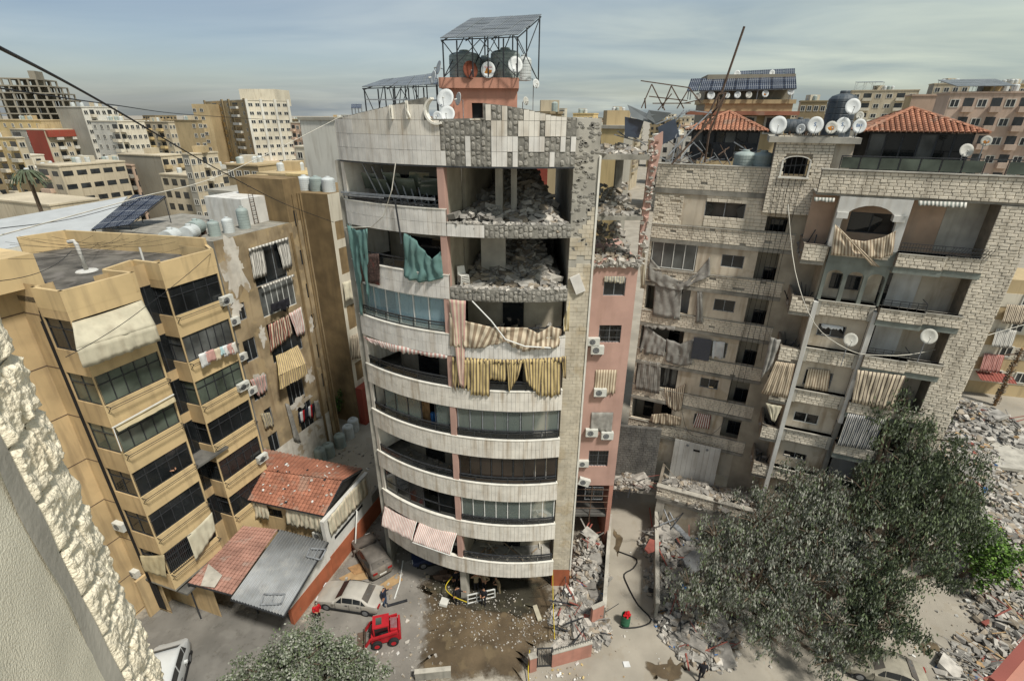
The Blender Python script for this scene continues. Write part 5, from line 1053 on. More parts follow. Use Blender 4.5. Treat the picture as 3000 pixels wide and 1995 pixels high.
# block wall at the end of the alley with a gap under it, its shade painted as a black sheet
t=thing('alley_wall','dark grey concrete block wall closing the alley, with a black hole at its foot','wall',(10,33.5,0)); WA_=Wall(7.9,33.2,.97,-.15); m=MB(); WA_.box(m,0,3.9,2.9,8.6,-.3,-.04); m.build('core','concrete_dk',t)
jj=MB(); blocks(WA_,0,3.9,2.6,8.6,-.04,t,'concrete_dk',join=jj,seed=140,bw=.42,bh=.22,th=.03); jj.build('blocks','concrete_dk',t,kind='stuff'); WA_.piece('hole_shade_sheet','dark',0,3.9,0,2.88,-3.4,-3.3,t); m=MB(); WA_.box(m,0,3.9,2.9,3.2,-2.2,.9); m.build('lintel','concrete',t)
# ================================================================ yellow apartment block on the left
YD=(.366,.931); LD=(.95,-.31)
Y1=Wall(-21.3,22.2,*YD); L1=Wall(-21.3,22.2,*LD); Y2=Wall(-19.85,27.15,*YD); L2=Wall(-19.85,27.15,*LD)
YB=thing('apartment_block','ochre yellow apartment block with dark wraparound balcony glazing','apartment building',(-23,26,0))
WT=[21.8,18.73,15.66,12.58,9.5,6.43]; WH_=1.72
def strips(u0,u1,n=6): return [(u0,u1,WT[i]-WH_,WT[i]) for i in range(n)]
yops1=strips(.06,3.40); m=MB(); facade(Y1,m,0,3.5,3.45,23.3,yops1,.14); Y1.box(m,3.48,3.5,3.45,23.3,-1.8,0); m.build('bay_wall','yellow',YB)
m=MB(); facade(L1,m,-2.05,0,3.45,23.3,strips(-1.98,-.06),.14); L1.box(m,-2.05,-2.03,3.45,23.3,-1,0); m.build('bay_wall','yellow_shaded',YB)
m=MB(); facade(Y2,m,0,3.5,0,23.3,strips(.06,3.4),.14); Y2.box(m,3.48,3.5,0,23.3,-3,0); m.build('bay_wall','yellow',YB)
m=MB(); facade(L2,m,-2.0,0,0,23.3,strips(-1.95,-.06),.14); m.build('bay_wall','yellow_shaded',YB)
rg=random.Random(2)
for i in range(6):
    gm=('glass_dark','glass_green','glass_green','glass_dark','glass_dark','glass_dark')[i]
    window(Y1,yops1[i],YB,-.1,(4,5,5,5,5,4)[i],1,'metal_dk',gm,.05,.68)
    window(L1,(-1.98,-.06,WT[i]-WH_,WT[i]),YB,-.1,2,1,'metal_dk',gm,.05,.68)
    gm=('glass_dark','glass_grey','glass_green','glass_dark','glass_dark','glass_dark')[i]
    window(Y2,(.06,3.4,WT[i]-WH_,WT[i]),YB,-.1,(4,6,5,4,5,4)[i],1,'metal_dk',gm,.05,.68 if i!=1 else None)
    window(L2,(-1.95,-.06,WT[i]-WH_,WT[i]),YB,-.1,2,1,'metal_dk',gm,.05,.68)
    for W,a,b in ((Y1,.1,3.4),(Y2,.1,3.4)):   # drying rails under the glazing
        m=MB(); z=WT[i]-WH_-.05; m.bar(W.P(a,z,.35),W.P(b,z,.35),.025); m.bar(W.P(a,z-.12,.35),W.P(b,z-.12,.35),.02)
        for u in (a,b): m.bar(W.P(u,z,.0),W.P(u,z,.4),.03); m.bar(W.P(u,z-.4,.0),W.P(u,z,.36),.03)
        if i!=0 or W is Y2: m.build('drying_rail','metal_dk',YB)
m=MB(); L1.box(m,-2.05,-.0,3.3,3.45,-1.5,.0); Y1.box(m,0.02,3.48,3.3,3.449,-2.2,-.02); m.build('soffit','concrete',YB)
# recess between the two bays, glazed stair
WR=Y1.off(-1.6); m=MB(); ro=[(3.6,5.2,4.2+3.07*k,6.6+3.07*k) for k in range(6)]; facade(WR,m,2.4,6.0,0,23.2,ro,.1); m.build('recess_wall','yellow_shaded',YB)
for o in ro: window(WR,o,YB,-.05,3,3,'metal_dk','glass_dark',.06)
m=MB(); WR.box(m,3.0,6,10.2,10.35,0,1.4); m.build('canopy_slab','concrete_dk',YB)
# set-back wall and the tall left flank with scored joints
WD=L1.off(-.35); m=MB(); facade(WD,m,-4.05,-1.9,0,23.3); m.build('flank_wall','yellow_shaded',YB)
c=WD.P(-4.05,0); YC=Wall(c.x,c.y,*YD); m=MB(); facade(YC,m,-14,0,0,23.0); m.build('flank_wall','yellow_shaded',YB)
m=MB()
for k in range(8):
    z=21.65-3.07*k
    if z>0: WD.box(m,-4.05,-1.9,z-.025,z+.025,-.005,.012); YC.box(m,-14,0,z-.025,z+.025,-.005,.012)
m.build('scored_joint','metal_rust',YB)
m=MB()
for k in range(4):   # pierced vent blocks in the flank
    z=18.2-3.07*k; 
    for i in range(3):
        for j in range(5): YC.box(m,-1.9+.17*i,-1.79+.17*i,z+.17*j,z+.11+.17*j,.0,.02)
m.build('pierced_vents','dark',YB,kind='stuff')
a=YC.uz('D',0,165,.4); m=MB(); YC.box(m,-14,.9,23.0,24.6,-6,.9); m.build('roof_block','yellow',YB)
# roof deck, parapets
rp_=[L1.P(-4.05,0,-.35),L1.P(-2.05,0,-.35),L1.P(-2.05,0),L1.P(0,0),Y1.P(3.5,0),Vector((-21.94,25.94,0)),L2.P(-2.0,0),L2.P(0,0),Y2.P(3.5,0),Vector((-19.6,31.6,0)),Vector((-24,32.5,0)),Vector((-30.3,33.7,0)),Vector((-31.6,31.5,0))]
m=MB(); m.prism([(p.x,p.y) for p in rp_],22.3,22.6); m.build('roof_deck','roof_tar',YB)
m=MB()
for i in range(1,len(rp_)-1):
    a,b=rp_[i],rp_[i+1]; t=(b-a).normalized(); n=Vector((t.y,-t.x,0)); h=23.32 if i<9 else 23.75; ins=-n*.18; a=a+n*.006; b=b+n*.006
    m.hexa([(*(a+t*.001).xy,22.28),(*(b-t*.001).xy,22.28),(*(b+ins).xy,22.28),(*(a+ins).xy,22.28),(*(a+t*.001).xy,h),(*(b-t*.001).xy,h),(*(b+ins).xy,h),(*(a+ins).xy,h)])
m.build('roof_parapet','yellow',YB)
# rooftop vent pipe, wires coil, ladder rack
p=atz('D',570,435,22.6); t=thing('vent_pipe','white bent vent pipe on the tar roof of the yellow block','pipe',p); b=MB(); b.tube([p,p+Vector((-.05,0,1.6)),p+Vector((-.12,-.02,1.75)),p+Vector((-.4,-.1,1.72))],.11,10); b.build('pipe','white_wall',t,smooth=True); b=MB(); b.lathe([(.55,0),(.5,.05),(.12,.09)],16,p); b.build('collar','white_wall',t)
p=atz('D',1185,320,22.6); b=MB(); [b.tube([p+Vector((.3*math.cos(2*math.pi*i/16),.05*k,.35+.3*math.sin(2*math.pi*i/16))) for i in range(17)],.025,5,cap=False) for k in range(3)]; b.build('cable_coil','wire',None,'black coil of cable against the parapet of the yellow roof','cable coil')
b=MB(); 
for q in range(4): b.bar(atz('D',210+q*22,470+q*12,22.65),atz('D',260+q*28,545-q*6,22.65),.06)
b.bar(atz('D',200,455,22.7),atz('D',350,540,22.7),.06); b.bar(atz('D',260,430,22.7),atz('D',265,505,22.7)+Vector((0,0,.6)),.05); b.build('metal_rack','metal_dk',None,'black folded metal rack lying on the yellow block roof','rack')
p=atz('D',945,375,22.6); b=MB(); b.tube([p,p+Vector((0,0,.9))],.06,8); b.build('stub_pipe','white_wall',None,'short grey stub pipe beside the notch in the yellow roof','pipe')
p=atz('D',1275,318,22.6); piece('junction_box','metal_gray',p+Vector((0,0,.35)),(.5,.35,.3),.3,None,label='grey box on the parapet corner of the yellow roof',cat='box')
# downpipes and cable bundle in the corner
b=MB(); rg=random.Random(9)
for i in range(7): u=-2.1-.09*i; b.tube([L1.P(u,23.2-.3*i,-.2),L1.P(u+.05,12,-.15),L1.P(u-.02,.5,-.2)],.03+.015*(i%3==0),6)
b.build('cable_bundle','wire',None,'bundle of black cables and pipes running down the yellow block corner','cable bundle',None)
# awnings of the yellow block
def AW(W,name,label,k,top,mid,bot,mats,d1,**kw):
    T=[W.P(*W.uz(k,*p,.06),.06) for p in top]; Mi=[W.P(*W.uz(k,*p,d1),d1) for p in mid]; mb=MB(); ms=mats
    drape(mb,T,Mi,nm=len(ms),n=W.n,amp=.02,folds=4,nu=kw.get('nu',30),nv=8,sag=.05,seed=3)
    if bot: B=[W.P(*W.uz(k,*p,d1+.03),d1+.03) for p in bot]; drape(mb,Mi,B,nm=len(ms),n=W.n,amp=.04,folds=7,nu=kw.get('nu',30),nv=4,ragged=.05,seed=4)
    o=mb.build(name,ms,None,label,'awning',smooth=True); s=o.modifiers.new('t','SOLIDIFY'); s.thickness=.012; return o
AW(Y1,'sun_awning','big faded cream awning over the top window of the yellow block','D',[(470,775),(930,625)],[(500,945),(1022,790)],[(548,1075),(1056,892)],['cream_cloth'],1.1)
m=MB(); T=[Y1.P(*Y1.uz('D',x,y,.08),.08) for x,y in ((470,775),(930,625))]; B=[Y1.P(*Y1.uz('D',x,y,1.1),1.1) for x,y in ((500,945),(548,1075))]; m.face([T[0],B[0],B[1],Y1.P(*Y1.uz('D',540,1060,.1),.1)]); m.build('awning_cheek','cream_cloth',None,'side flap of the big faded cream awning','awning')
AW(Y1,'rolled_awning','half rolled scalloped awning with white bar on the third storey of the yellow block','D',[(745,1455),(1135,1240)],[(780,1490),(1155,1290)],None,['beige_cloth'],.5)
b=MB(); b.bar(Y1.P(*Y1.uz('D',735,1465,.3),.3),Y1.P(*Y1.uz('D',1140,1243,.3),.3),.06); b.tube([Y1.P(*Y1.uz('D',745,1470,.3),.3),Y1.P(*Y1.uz('G',700,140,.5),.5)],.025,6); b.build('awning_bar','alu_white',None,'white awning bar across the third storey of the yellow block','bar')
AW(Y1,'hanging_sheet','cream sheet hanging over the lowest window of the yellow block','G',[(1075,630),(1220,490)],[(1130,775),(1240,600)],None,['cream_cloth'],.25)
AW(L1,'torn_sheet','torn grey-beige sheet drooping at the lowest corner of the yellow block','G',[(805,740),(945,735)],[(830,830),(960,870)],None,['beige_cloth'],.3)
b=MB(); u0,u1,z0,z1=.2,1.9,WT[5]-WH_,WT[5]; 
for i in range(16): u=u0+(u1-u0)*i/15; b.bar(Y1.P(u,z0,.06),Y1.P(u,z1,.06),.025)
for z in (z0,z1,(z0+z1)/2): b.bar(Y1.P(u0,z,.07),Y1.P(u1,z,.07),.03)
b.build('window_bars','metal_dk',YB)
# laundry on the second bay
rg=random.Random(6)
for i,(x,wd,h,mm,nm) in enumerate(((1330,55,95,'white_cloth','white shirt'),(1375,55,75,'stripe_pink','pink patterned shirt'),(1420,40,80,'stripe_tan','beige vest'),(1455,30,60,'curtain_blue','pale blue cloth'),(1475,35,75,'white_cloth','white top next to a pink one'),(1503,38,72,'stripe_pink','pink top'),(1528,35,80,'stripe_white','pale trousers at the end'))):
    y=975-(x-1330)*.34; a=Y2.uz('D',x-wd/2,y+wd*.17,.4); b=Y2.uz('D',x+wd/2,y-wd*.17,.4); c=Y2.uz('D',x,y+h,.4)[1]
    cloth('laundry',[Y2.P(a[0],a[1],.38),Y2.P(b[0],a[1],.38)],[Y2.P(a[0]-.02,c,.40),Y2.P(b[0]+.02,c,.40)],mm,nm+' hanging on the drying rail of the yellow block','laundry',n=Y2.n,amp=.03,folds=2,nu=8,nv=5,ragged=.06,seed=i)
for lab,W,k,x,y in (('white air conditioner at the end of the second yellow bay, fan turned out',Y2,'D',1600,1190),('white air conditioner high at the end of the second yellow bay',Y2,'D',1490,625)):
    u,z=W.uz(k,x,y,.2); acunit(lab,W.P(min(u,3.7),z-.28,.0),W.rz)
for lab,k,x,y in (('dusty air conditioner in the corner behind the yellow bay',  'G',685,575),('dusty air conditioner box low on the yellow flank','G',765,845)):
    u,z=WD.uz(k,x,y,.2); acunit(lab,WD.P(u,z-.28,0),WD.rz)
# ground storey under the bays
m=MB(); W0=L1.off(-1.2); do=W0.rect('G',800,1010,925,1185); do=(do[0],do[1],0,2.4); facade(W0,m,-4,1.5,0,3.3,[do],.2); m.build('ground_storey_wall','yellow_shaded',YB); W0.piece('dark_door','glass_dark',do[0],do[1],do[2],do[3],-.18,-.14,YB)
m=MB(); W0.box(m,-4,.6,2.9,3.05,0,1.0); m.build('door_canopy','concrete_dk',YB); m=MB(); Y1.box(m,-.5,6,0,3.3,-3.2,-3.0); m.build('ground_storey_wall','yellow_shaded',YB)
# ================================================================ brown block behind
BR=Wall(-21,34.6,*YD); BB=thing('apartment_block','stained brown plaster apartment block with peeling white patches and striped blinds','apartment building',(-20,38.5,0))
bo=[BR.rect('D',1470,395,1580,505),BR.rect('D',1630,290,1890,470),BR.rect('D',1540,660,1625,745),BR.rect('D',1690,545,1950,650),BR.rect('D',1590,900,1700,1000),BR.rect('D',1745,790,1990,940),BR.rect('D',1640,1150,1745,1250),BR.rect('D',1870,1160,2010,1280),BR.rect('D',1730,1350,1800,1430),BR.rect('D',1950,1330,2070,1450),BR.rect('G',1540,60,1620,140)]
sw=[BR.rect('D',*r) for r in ((1965,300,2002,388),(2005,520,2038,605),(2040,722,2076,806),(2075,918,2106,998),(2108,1108,2136,1188),(2143,1288,2166,1360),(1922,40,1953,130))]
m=MB(); facade(BR,m,0,9.0,0,22.8,bo+sw[:6],.16); m.build('front_wall','brown_plaster',BB)
m=MB(); BR.box(m,0,6.75,22.6,22.8,-12,-.01); BR.box(m,-.02,0,0,22.8,-12,0); m.build('roof_slab','concrete',BB); m=MB(); BR.box(m,7.2,9.0,22.8,26.2,-5,-.02); m.build('stair_core','brown_dark',BB)
for i,o in enumerate(bo):
    window(BR,o,BB,-.1,(2,3,2,6,2,3,2,4,1,3,2)[i],1,'alu_white' if i in (3,) else 'metal_gray','glass_grey' if i==3 else 'glass_dark',.05)
for o in sw: window(BR,o,BB,-.08 if o is not sw[6] else .05,1,2,'metal_dk','glass_dark',.04)
for k_,(a,c,ru,rz2) in enumerate(((1.2,20.6,1.5,2.4),(.5,17.6,.7,1.0),(2.3,14.6,.5,1.1),(1.0,11.2,.9,.8),(6.3,9.0,.8,1.2),(4.6,7.0,1.6,.8),(7.6,13.5,.35,.9))):   # peeled render
    m=MB(); pts=[]; n=64
    for i in range(n): t=2*math.pi*i/n; q=.72+.55*NZ.fractal(Vector((math.cos(t)*1.6,math.sin(t)*1.6,k_*5.1)),1,2,5); pts.append(BR.P(max(.02,a+ru*math.cos(t)*q),c+rz2*math.sin(t)*q,.012))
    m.face(pts); m.build('peeling_render','peel_white',BB)
m=MB(); BR.quad(m,0,8,0,4.2,.01); m.build('pale_lower_render','peel_white',BB)
b=MB()
for u,r in ((7.0,.05),(7.15,.07),(7.9,.05),(8.5,.08),(8.75,.06)): b.tube([BR.P(u,25 if u>7.3 else 22,.08),BR.P(u,.2,.08)],r,7)
b.build('drainpipes','brown_dark',BB,kind='stuff')
def BC(name,label,cat,top,bot,mats,d=.12,k='D',**kw): T=[BR.P(*BR.uz(k,*p,d),d) for p in top]; B=[BR.P(*BR.uz(k,*p,d+.05),d+.05) for p in bot]; return cloth(name,T,B,mats,label,cat,n=BR.n,**kw)
G_=['stripe_white','dust_cloth']
BC('balcony_curtain','grey and white striped curtain at the near side of the top brown balcony','curtain',[(1632,290),(1720,265)],[(1665,490),(1755,465)],G_,amp=.05,folds=4,nu=16,nv=7)
BC('balcony_curtain','grey and white striped curtain at the far side of the top brown balcony','curtain',[(1810,240),(1888,215)],[(1860,425),(1920,405)],G_,amp=.05,folds=4,nu=14,nv=7)
BC('awning_valance','scalloped white valance over the top brown balcony','awning',[(1630,290),(1890,212)],[(1635,305),(1892,230)],G_,amp=.02,folds=9,nu=24,nv=2,d=.25,ragged=.3)
BC('awning_valance','scalloped grey valance over the glazed brown balcony','awning',[(1715,535),(1930,455)],[(1720,550),(1930,470)],G_,amp=.02,folds=9,nu=24,nv=2,d=.3,ragged=.3)
BC('striped_curtain','dark red striped curtain hanging from a brown balcony','curtain',[(1760,790),(1895,720)],[(1775,970),(1925,850)],['stripe_red','stripe_tan','stripe_dk'],amp=.06,folds=5,nu=30,nv=8)
BC('striped_curtain','pale pink striped curtain beside the dark red one','curtain',[(1895,715),(1975,670)],[(1950,865),(2005,845)],['stripe_pink','stripe_white'],amp=.05,folds=4,nu=16,nv=7)
BC('hanging_clothes','black clothes drying under the glazed brown balcony','laundry',[(1775,655),(1895,610)],[(1775,715),(1895,675)],['black_cloth'],amp=.06,folds=4,nu=18,nv=5,d=.45,ragged=.35)
BC('hanging_clothes','mixed dark clothes drying on the lowest brown balcony','laundry',[(1955,1370),(2060,1300)],[(1965,1440),(2065,1380)],['navy_cloth','white_cloth','red_cloth','black_cloth'],amp=.04,folds=4,nu=16,nv=4,d=.2,ragged=.3,stripes=2)
BC('torn_curtain','brown torn curtain on a lower brown window','curtain',[(1710,1370),(1770,1360)],[(1740,1470),(1800,1450)],['beige_cloth','dust_cloth2'],amp=.06,folds=3,nu=12,nv=6)
BC('torn_curtain','pink-grey striped curtain torn on a middle brown window','curtain',[(1640,1150),(1745,1110)],[(1690,1255),(1755,1220)],['stripe_pink','dust_cloth'],amp=.05,folds=4,nu=14,nv=6,ragged=.15)
BC('torn_curtain','long grey torn curtain beside the lowest brown balcony','curtain',[(1870,1300),(1900,1310)],[(1930,1540),(1975,1560)],['dust_cloth'],amp=.07,folds=2,nu=8,nv=10)
BC('torn_curtain','grey rag at the far corner of the lowest brown balcony','curtain',[(2060,1290),(2090,1280)],[(2075,1400),(2110,1400)],['dust_cloth'],amp=.07,folds=2,nu=8,nv=8)
T=[BR.P(*BR.uz('D',*p,.06),.06) for p in ((1810,990),(1955,920))]; Mi=[BR.P(*BR.uz('D',*p,1.0),1.0) for p in ((1828,1120),(2010,1040))]; B=[BR.P(*BR.uz('D',*p,1.02),1.02) for p in ((1838,1215),(2025,1110))]
m=MB(); drape(m,T,Mi,nm=2,n=BR.n,amp=.03,folds=3,nu=28,nv=6,sag=.06); drape(m,Mi,B,nm=2,n=BR.n,amp=.04,folds=5,nu=28,nv=4,ragged=.06); o=m.build('sun_awning',['stripe_yel','stripe_brown'],None,'yellow and brown striped awning tilted out from the brown block','awning',smooth=True)
for lab,x,y in (('white air conditioner beside a small brown-block window, upper',1540,765),('white air conditioner beside a small brown-block window, lower',1590,1000),('white air conditioner beside the torn pink-grey curtain',1655,1220)): u,z=BR.uz('D',x,y,.2); acunit(lab,BR.P(u,z-.28,0),BR.rz)
# rooftop of the brown block: white stair house with ladder, tanks, railing
W4=BR.off(-2.2); a=W4.rect('A',1578,1310,1868,1500); a=(a[0],a[1],22.8,a[3]); t=thing('stair_house','white rendered stair house with a ladder on the brown block roof','stair house',W4.P((a[0]+a[1])/2,22.8,-2)); m=MB(); W4.box(m,a[0],a[1],a[2],a[3],-4,0); m.build('walls','white_wall',t); b=MB(); ul=W4.uz('A',1665,1400)[0]
for s in (-.2,.2): b.bar(W4.P(ul+s,a[2],.12),W4.P(ul+s,a[3]+.3,.05),.04)
for i in range(9): z=a[2]+.2+i*.34; b.bar(W4.P(ul-.2,z,.1),W4.P(ul+.2,z,.1),.03)
b.build('ladder','metal_rust',t); SHZ=a[3]
for i,(x,y0,y1,wpx,mm,lab) in enumerate(((1755,1275,1185,120,'tank_dark','dark blue-grey tank on the white stair house'),(1855,1300,1222,85,'tank_grey','light ribbed tank on the white stair house beside the dark one'),(1815,1210,1172,75,'tank_white','white tank lid-high behind the dark tank on the stair house'),(1785,1295,1250,80,'tank_grey','low grey tank before the dark tank on the stair house'))):
    d=-1.0-.9*(i==2)+.5*(i==3); u,_=W4.uz('A',x,y0,d); r=abs(W4.uz('A',x+wpx/2,y0,d)[0]-u)*.8; tank(lab,W4.P(u,SHZ,d),r,max(.7,W4.uz('A',x,y1,d)[1]-SHZ),mm)
W5=BR.off(-1.0)
for i,(x,y,wpx,hpx,mm,hz,lab) in enumerate(((1120,1535,150,60,'tank_white',1,'white horizontal tank lying on the brown roof by the yellow parapet'),(1250,1540,150,80,'tank_white',1,'white horizontal tank lying on the brown roof in front of a grey one'),(1290,1500,150,90,'tank_grey',1,'grey horizontal tank lying on the brown roof behind a white one'),(1415,1550,80,70,'tank_grey',0,'short grey upright tank on the brown roof'),(1510,1540,90,80,'tank_white',0,'short white upright tank on the brown roof'),(1610,1500,110,140,'tank_grey',0,'pale green square-shouldered tank by the ladder'))):
    d=-1.4-(i==2)*1.2-(i==5)*.2; u,_=BR.uz('A',x,y,d); r=max(.4,abs(BR.uz('A',x+wpx/2,y,d)[0]-u)*.55); tank(lab,BR.P(u,22.8,d),min(r,.8) if not hz else .5,1.5 if hz else 1.1+.5*(i==5),mm,None,bool(hz),BR.rz+.5)
b=MB(); A_,B_=aty('A',960,1470,44),aty('A',1180,1430,46)
b.bar(A_,B_,.06); b.bar(A_-Vector((0,0,1)),B_-Vector((0,0,1)),.06)
for i in range(14): p=A_.lerp(B_,i/13); b.bar(p,p-Vector((0,0,1)),.04)
b.build('roof_railing','metal_dk',None,'dark balustrade on a roof behind the solar panels','railing')
solar('blue tilted solar array of nine panels on the roof by the white hall',[aty('A',595,1512,38),aty('A',850,1478,38),aty('A',1090,1288,41),aty('A',880,1280,41)],3,3,22.3,'panel_navy','metal_dk',posts=(.05,.95),braces=False)
# tan block beyond with white-framed windows on its side
q=ray('D',2185,200); TX=q.x/q.y*46; TN=Wall(TX,46,*YD); TF=Wall(TX,46,.931,-.366); TB=thing('apartment_block','tan plaster block with pale side wall and white-framed windows','apartment building',(TX,48,0))
m=MB(); TF.box(m,-5,0,0,24.4,-8,0); m.build('front_wall','brown_dark',TB); tw=[TN.rect('E',72,0,155,110),TN.rect('E',100,190,186,350),TN.rect('E',155,600,240,730),TN.rect('E',215,1000,280,1090)]
m=MB(); facade(TN,m,0,5,0,24.4,tw,.15,d=.02); m.build('side_wall','far_cream',TB)
for o in tw: window(TN,o,TB,-.05,2,2,'alu_white','glass_grey',.07)
for lab,k,t0,t1,b0,b1,mm in (('cream curtain hanging from the tan block side wall','E',(130,430),(215,400),(150,560),(222,540),['cream_cloth']),('black and cream striped awning on the tan block side wall','E',(185,810),(265,780),(190,975),(270,960),['stripe_tan','stripe_dk'])):
    cloth('side_awning',[TN.P(*TN.uz(k,*t0,.1),.1),TN.P(*TN.uz(k,*t1,.1),.1)],[TN.P(*TN.uz(k,*b0,.5),.5),TN.P(*TN.uz(k,*b1,.5),.5)],mm,lab,'awning',n=TN.n,amp=.05,folds=3,nu=16,nv=6)
m=MB(); TN.box(m,0,5,0,4.5,.03,.8); m.build('red_plinth','far_red',TB)
for i,x in enumerate((1640,1700,1760)): d=-2; u,z=TF.uz('A',2100+i*50,1350); tank(('white tank on the tan block roof, at the pipe corner','grey tank on the tan block roof','white tank on the tan block roof, next to the side wall')[i],TF.P(-3.8+i*1.4,24.4,-1.5),.6,1.3,('tank_white','tank_grey','tank_white')[i])
# ================================================================ low tiled house, canopies and yard wall
YW=Wall(-14.1,23.3,.30,.95); SH=thing('tiled_house','low house with red tiled gable roof and cream curtains in the yard','house',(-16,29,0))
ez,rz_=5.0,6.4; ef=[atz('G',1342,402,ez),atz('G',1866,512,ez)]; rd=[atz('G',1440,242,rz_),atz('G',1970,312,rz_)]; be=[atz('G',1520,132,ez),atz('G',2085,246,ez)]
def tiles(parent,A,B,C,D,nx,ny,m,single,name='roof_tile',h=.05):
    jn=MB(); nrm=(B-A).cross(D-A).normalized()
    def P(a,b,d): return (A*(1-a)+B*a)*(1-b)+(D*(1-a)+C*a)*b+nrm*d
    for j in range(ny):
        for i in range(nx):
            a0,a1,b0,b1=i/nx,(i+.97)/nx,j/ny,min(1,(j+1.12)/ny); g=a1-a0; tg=MB() if single else jn; lift=random.uniform(0,.012)
            lo=[P(a0,b0,.055+lift),P(a0+g*.3,b0,.055+h+lift),P(a0+g*.65,b0,.055+h+lift),P(a1,b0,.055+lift)]; hi=[P(a0,b1,.012),P(a0+g*.3,b1,.012+h),P(a0+g*.65,b1,.012+h),P(a1,b1,.012)]
            for k in range(3): tg.face([lo[k],lo[k+1],hi[k+1],hi[k]])
            tg.face([lo[3],lo[2],lo[1],lo[0]])
            if single: tg.build(name,m,parent)
    if not single: jn.build('roof_tiles',m,parent,kind='stuff')
tiles(SH,ef[0],ef[1],rd[1],rd[0],26,9,'tile_red',True); tiles(SH,be[1],be[0],rd[0],rd[1],26,9,'tile_red',False)
m=MB(); dn=Vector((0,0,-.04)); m.face([ef[0]+dn,ef[1]+dn,rd[1]+dn,rd[0]+dn]); m.face([be[1]+dn,be[0]+dn,rd[0]+dn,rd[1]+dn]); m.build('roof_deck','metal_rust',SH)
m=MB(); m.face([ef[1]+dn*3,be[1]+dn*3,rd[1]+dn*3]); m.build('gable_shade_sheet','dark',SH)  # black sheet across the gable paints the shade under the roof
m=MB(); m.bar(ef[0]+dn,ef[1]+dn,.12); m.bar(ef[1]+dn,rd[1]+dn,.1); m.bar(rd[1],be[1],.1); m.build('roof_trim','metal_dk',SH)
fw=Wall(ef[0].x+.3,ef[0].y+.35,ef[1].x-ef[0].x,ef[1].y-ef[0].y); fl=(ef[1]-ef[0]).length-.5; so_=fw.rect('G',1535,465,1630,530); m=MB(); facade(fw,m,0,fl,0,ez,[so_],.2); fw.box(m,0,.02,0,ez,-4,0); m.build('front_wall','yellow_shaded',SH); window(fw,so_,SH,-.1,3,1,'metal_dk','glass_dark',.05)
m=MB(); r0=YW.uz('G',1890,600)[0]; r1=YW.uz('G',2110,400)[0]; YW.box(m,r0-.3,r1+.6,1.7,ez,-.3,0); m.build('side_wall','white_wall',SH); m=MB(); YW.box(m,r0-.3,r1+4.5,0,1.7,-.3,.03); m.build('side_wall_foot','orange_base',SH)
a=YW.uz('G',1930,650,.02); b_=YW.uz('G',2085,440,.02); m=MB(); YW.box(m,a[0],b_[0],(a[1]+b_[1])/2-.12,(a[1]+b_[1])/2+.12,0,.03); m.build('black_vent_strip','dark',SH)
for lab,x0,x1,mm in (('cream curtain along the eave of the low house, left of its window',1368,1545,'cream_cloth'),('cream curtain along the eave of the low house, beside the air conditioner',1632,1880,'cream_cloth')):
    u0=fw.uz('G',x0,450,.3)[0]; u1=fw.uz('G',x1,480,.3)[0]; cloth('eave_curtain',[fw.P(u0,ez-.1,.3),fw.P(u1,ez-.1,.3)],[fw.P(u0,ez-1.75,.35),fw.P(u1,ez-1.6,.35)],['cream_cloth','cream_cloth','stripe_tan'],lab,'curtain',n=fw.n,amp=.09,folds=9,nu=40,nv=7,ragged=.1,seed=x0)
cloth('side_curtain',[YW.P(r0,ez+.0,.15),YW.P((r0+r1)/2,ez+.25,.15),YW.P(r1,ez,.15)],[YW.P(r0,ez-1.5,.2),YW.P((r0+r1)/2,ez-1.6,.2),YW.P(r1,ez-1.7,.2)],['cream_cloth','cream_cloth','stripe_tan'],'cream striped curtain along the gable side of the low house','curtain',n=YW.n,amp=.06,folds=10,nu=48,nv=6,seed=4)
acunit('white air conditioner on the front wall of the low house',fw.P(fw.uz('G',1830,610,.2)[0],fw.uz('G',1830,640,.2)[1],.02),fw.rz)
acunit('white air conditioner beside the eave of the low house, by the yellow bay',Y2.P(3.2,Y2.uz('G',1395,295,.3)[1],.0),Y2.rz)
# scattered broken tiles and bits on the roof
for i,(x,y) in enumerate(((1400,360),(1625,365),(1760,345),(1945,265),(1985,230))): p=atz('G',x,y,5.9 if y>300 else 5.8)+Vector((0,0,.1)); 
m=MB(); rg=random.Random(15)
for i in range(70):
    a,b=rg.random(),rg.random(); p=ef[0].lerp(ef[1],a).lerp(rd[0].lerp(rd[1],a),b) if i%3 else be[0].lerp(be[1],a).lerp(rd[0].lerp(rd[1],a),b); chunk(m,p+Vector((0,0,.14)),rg.uniform(.05,.22),rg.randrange(3),rg,.5)
m.build('roof_litter',['rub2','white_wall','metal_dk'],None,'scattered broken bits lying on the red tiled roof','litter',None,'stuff')
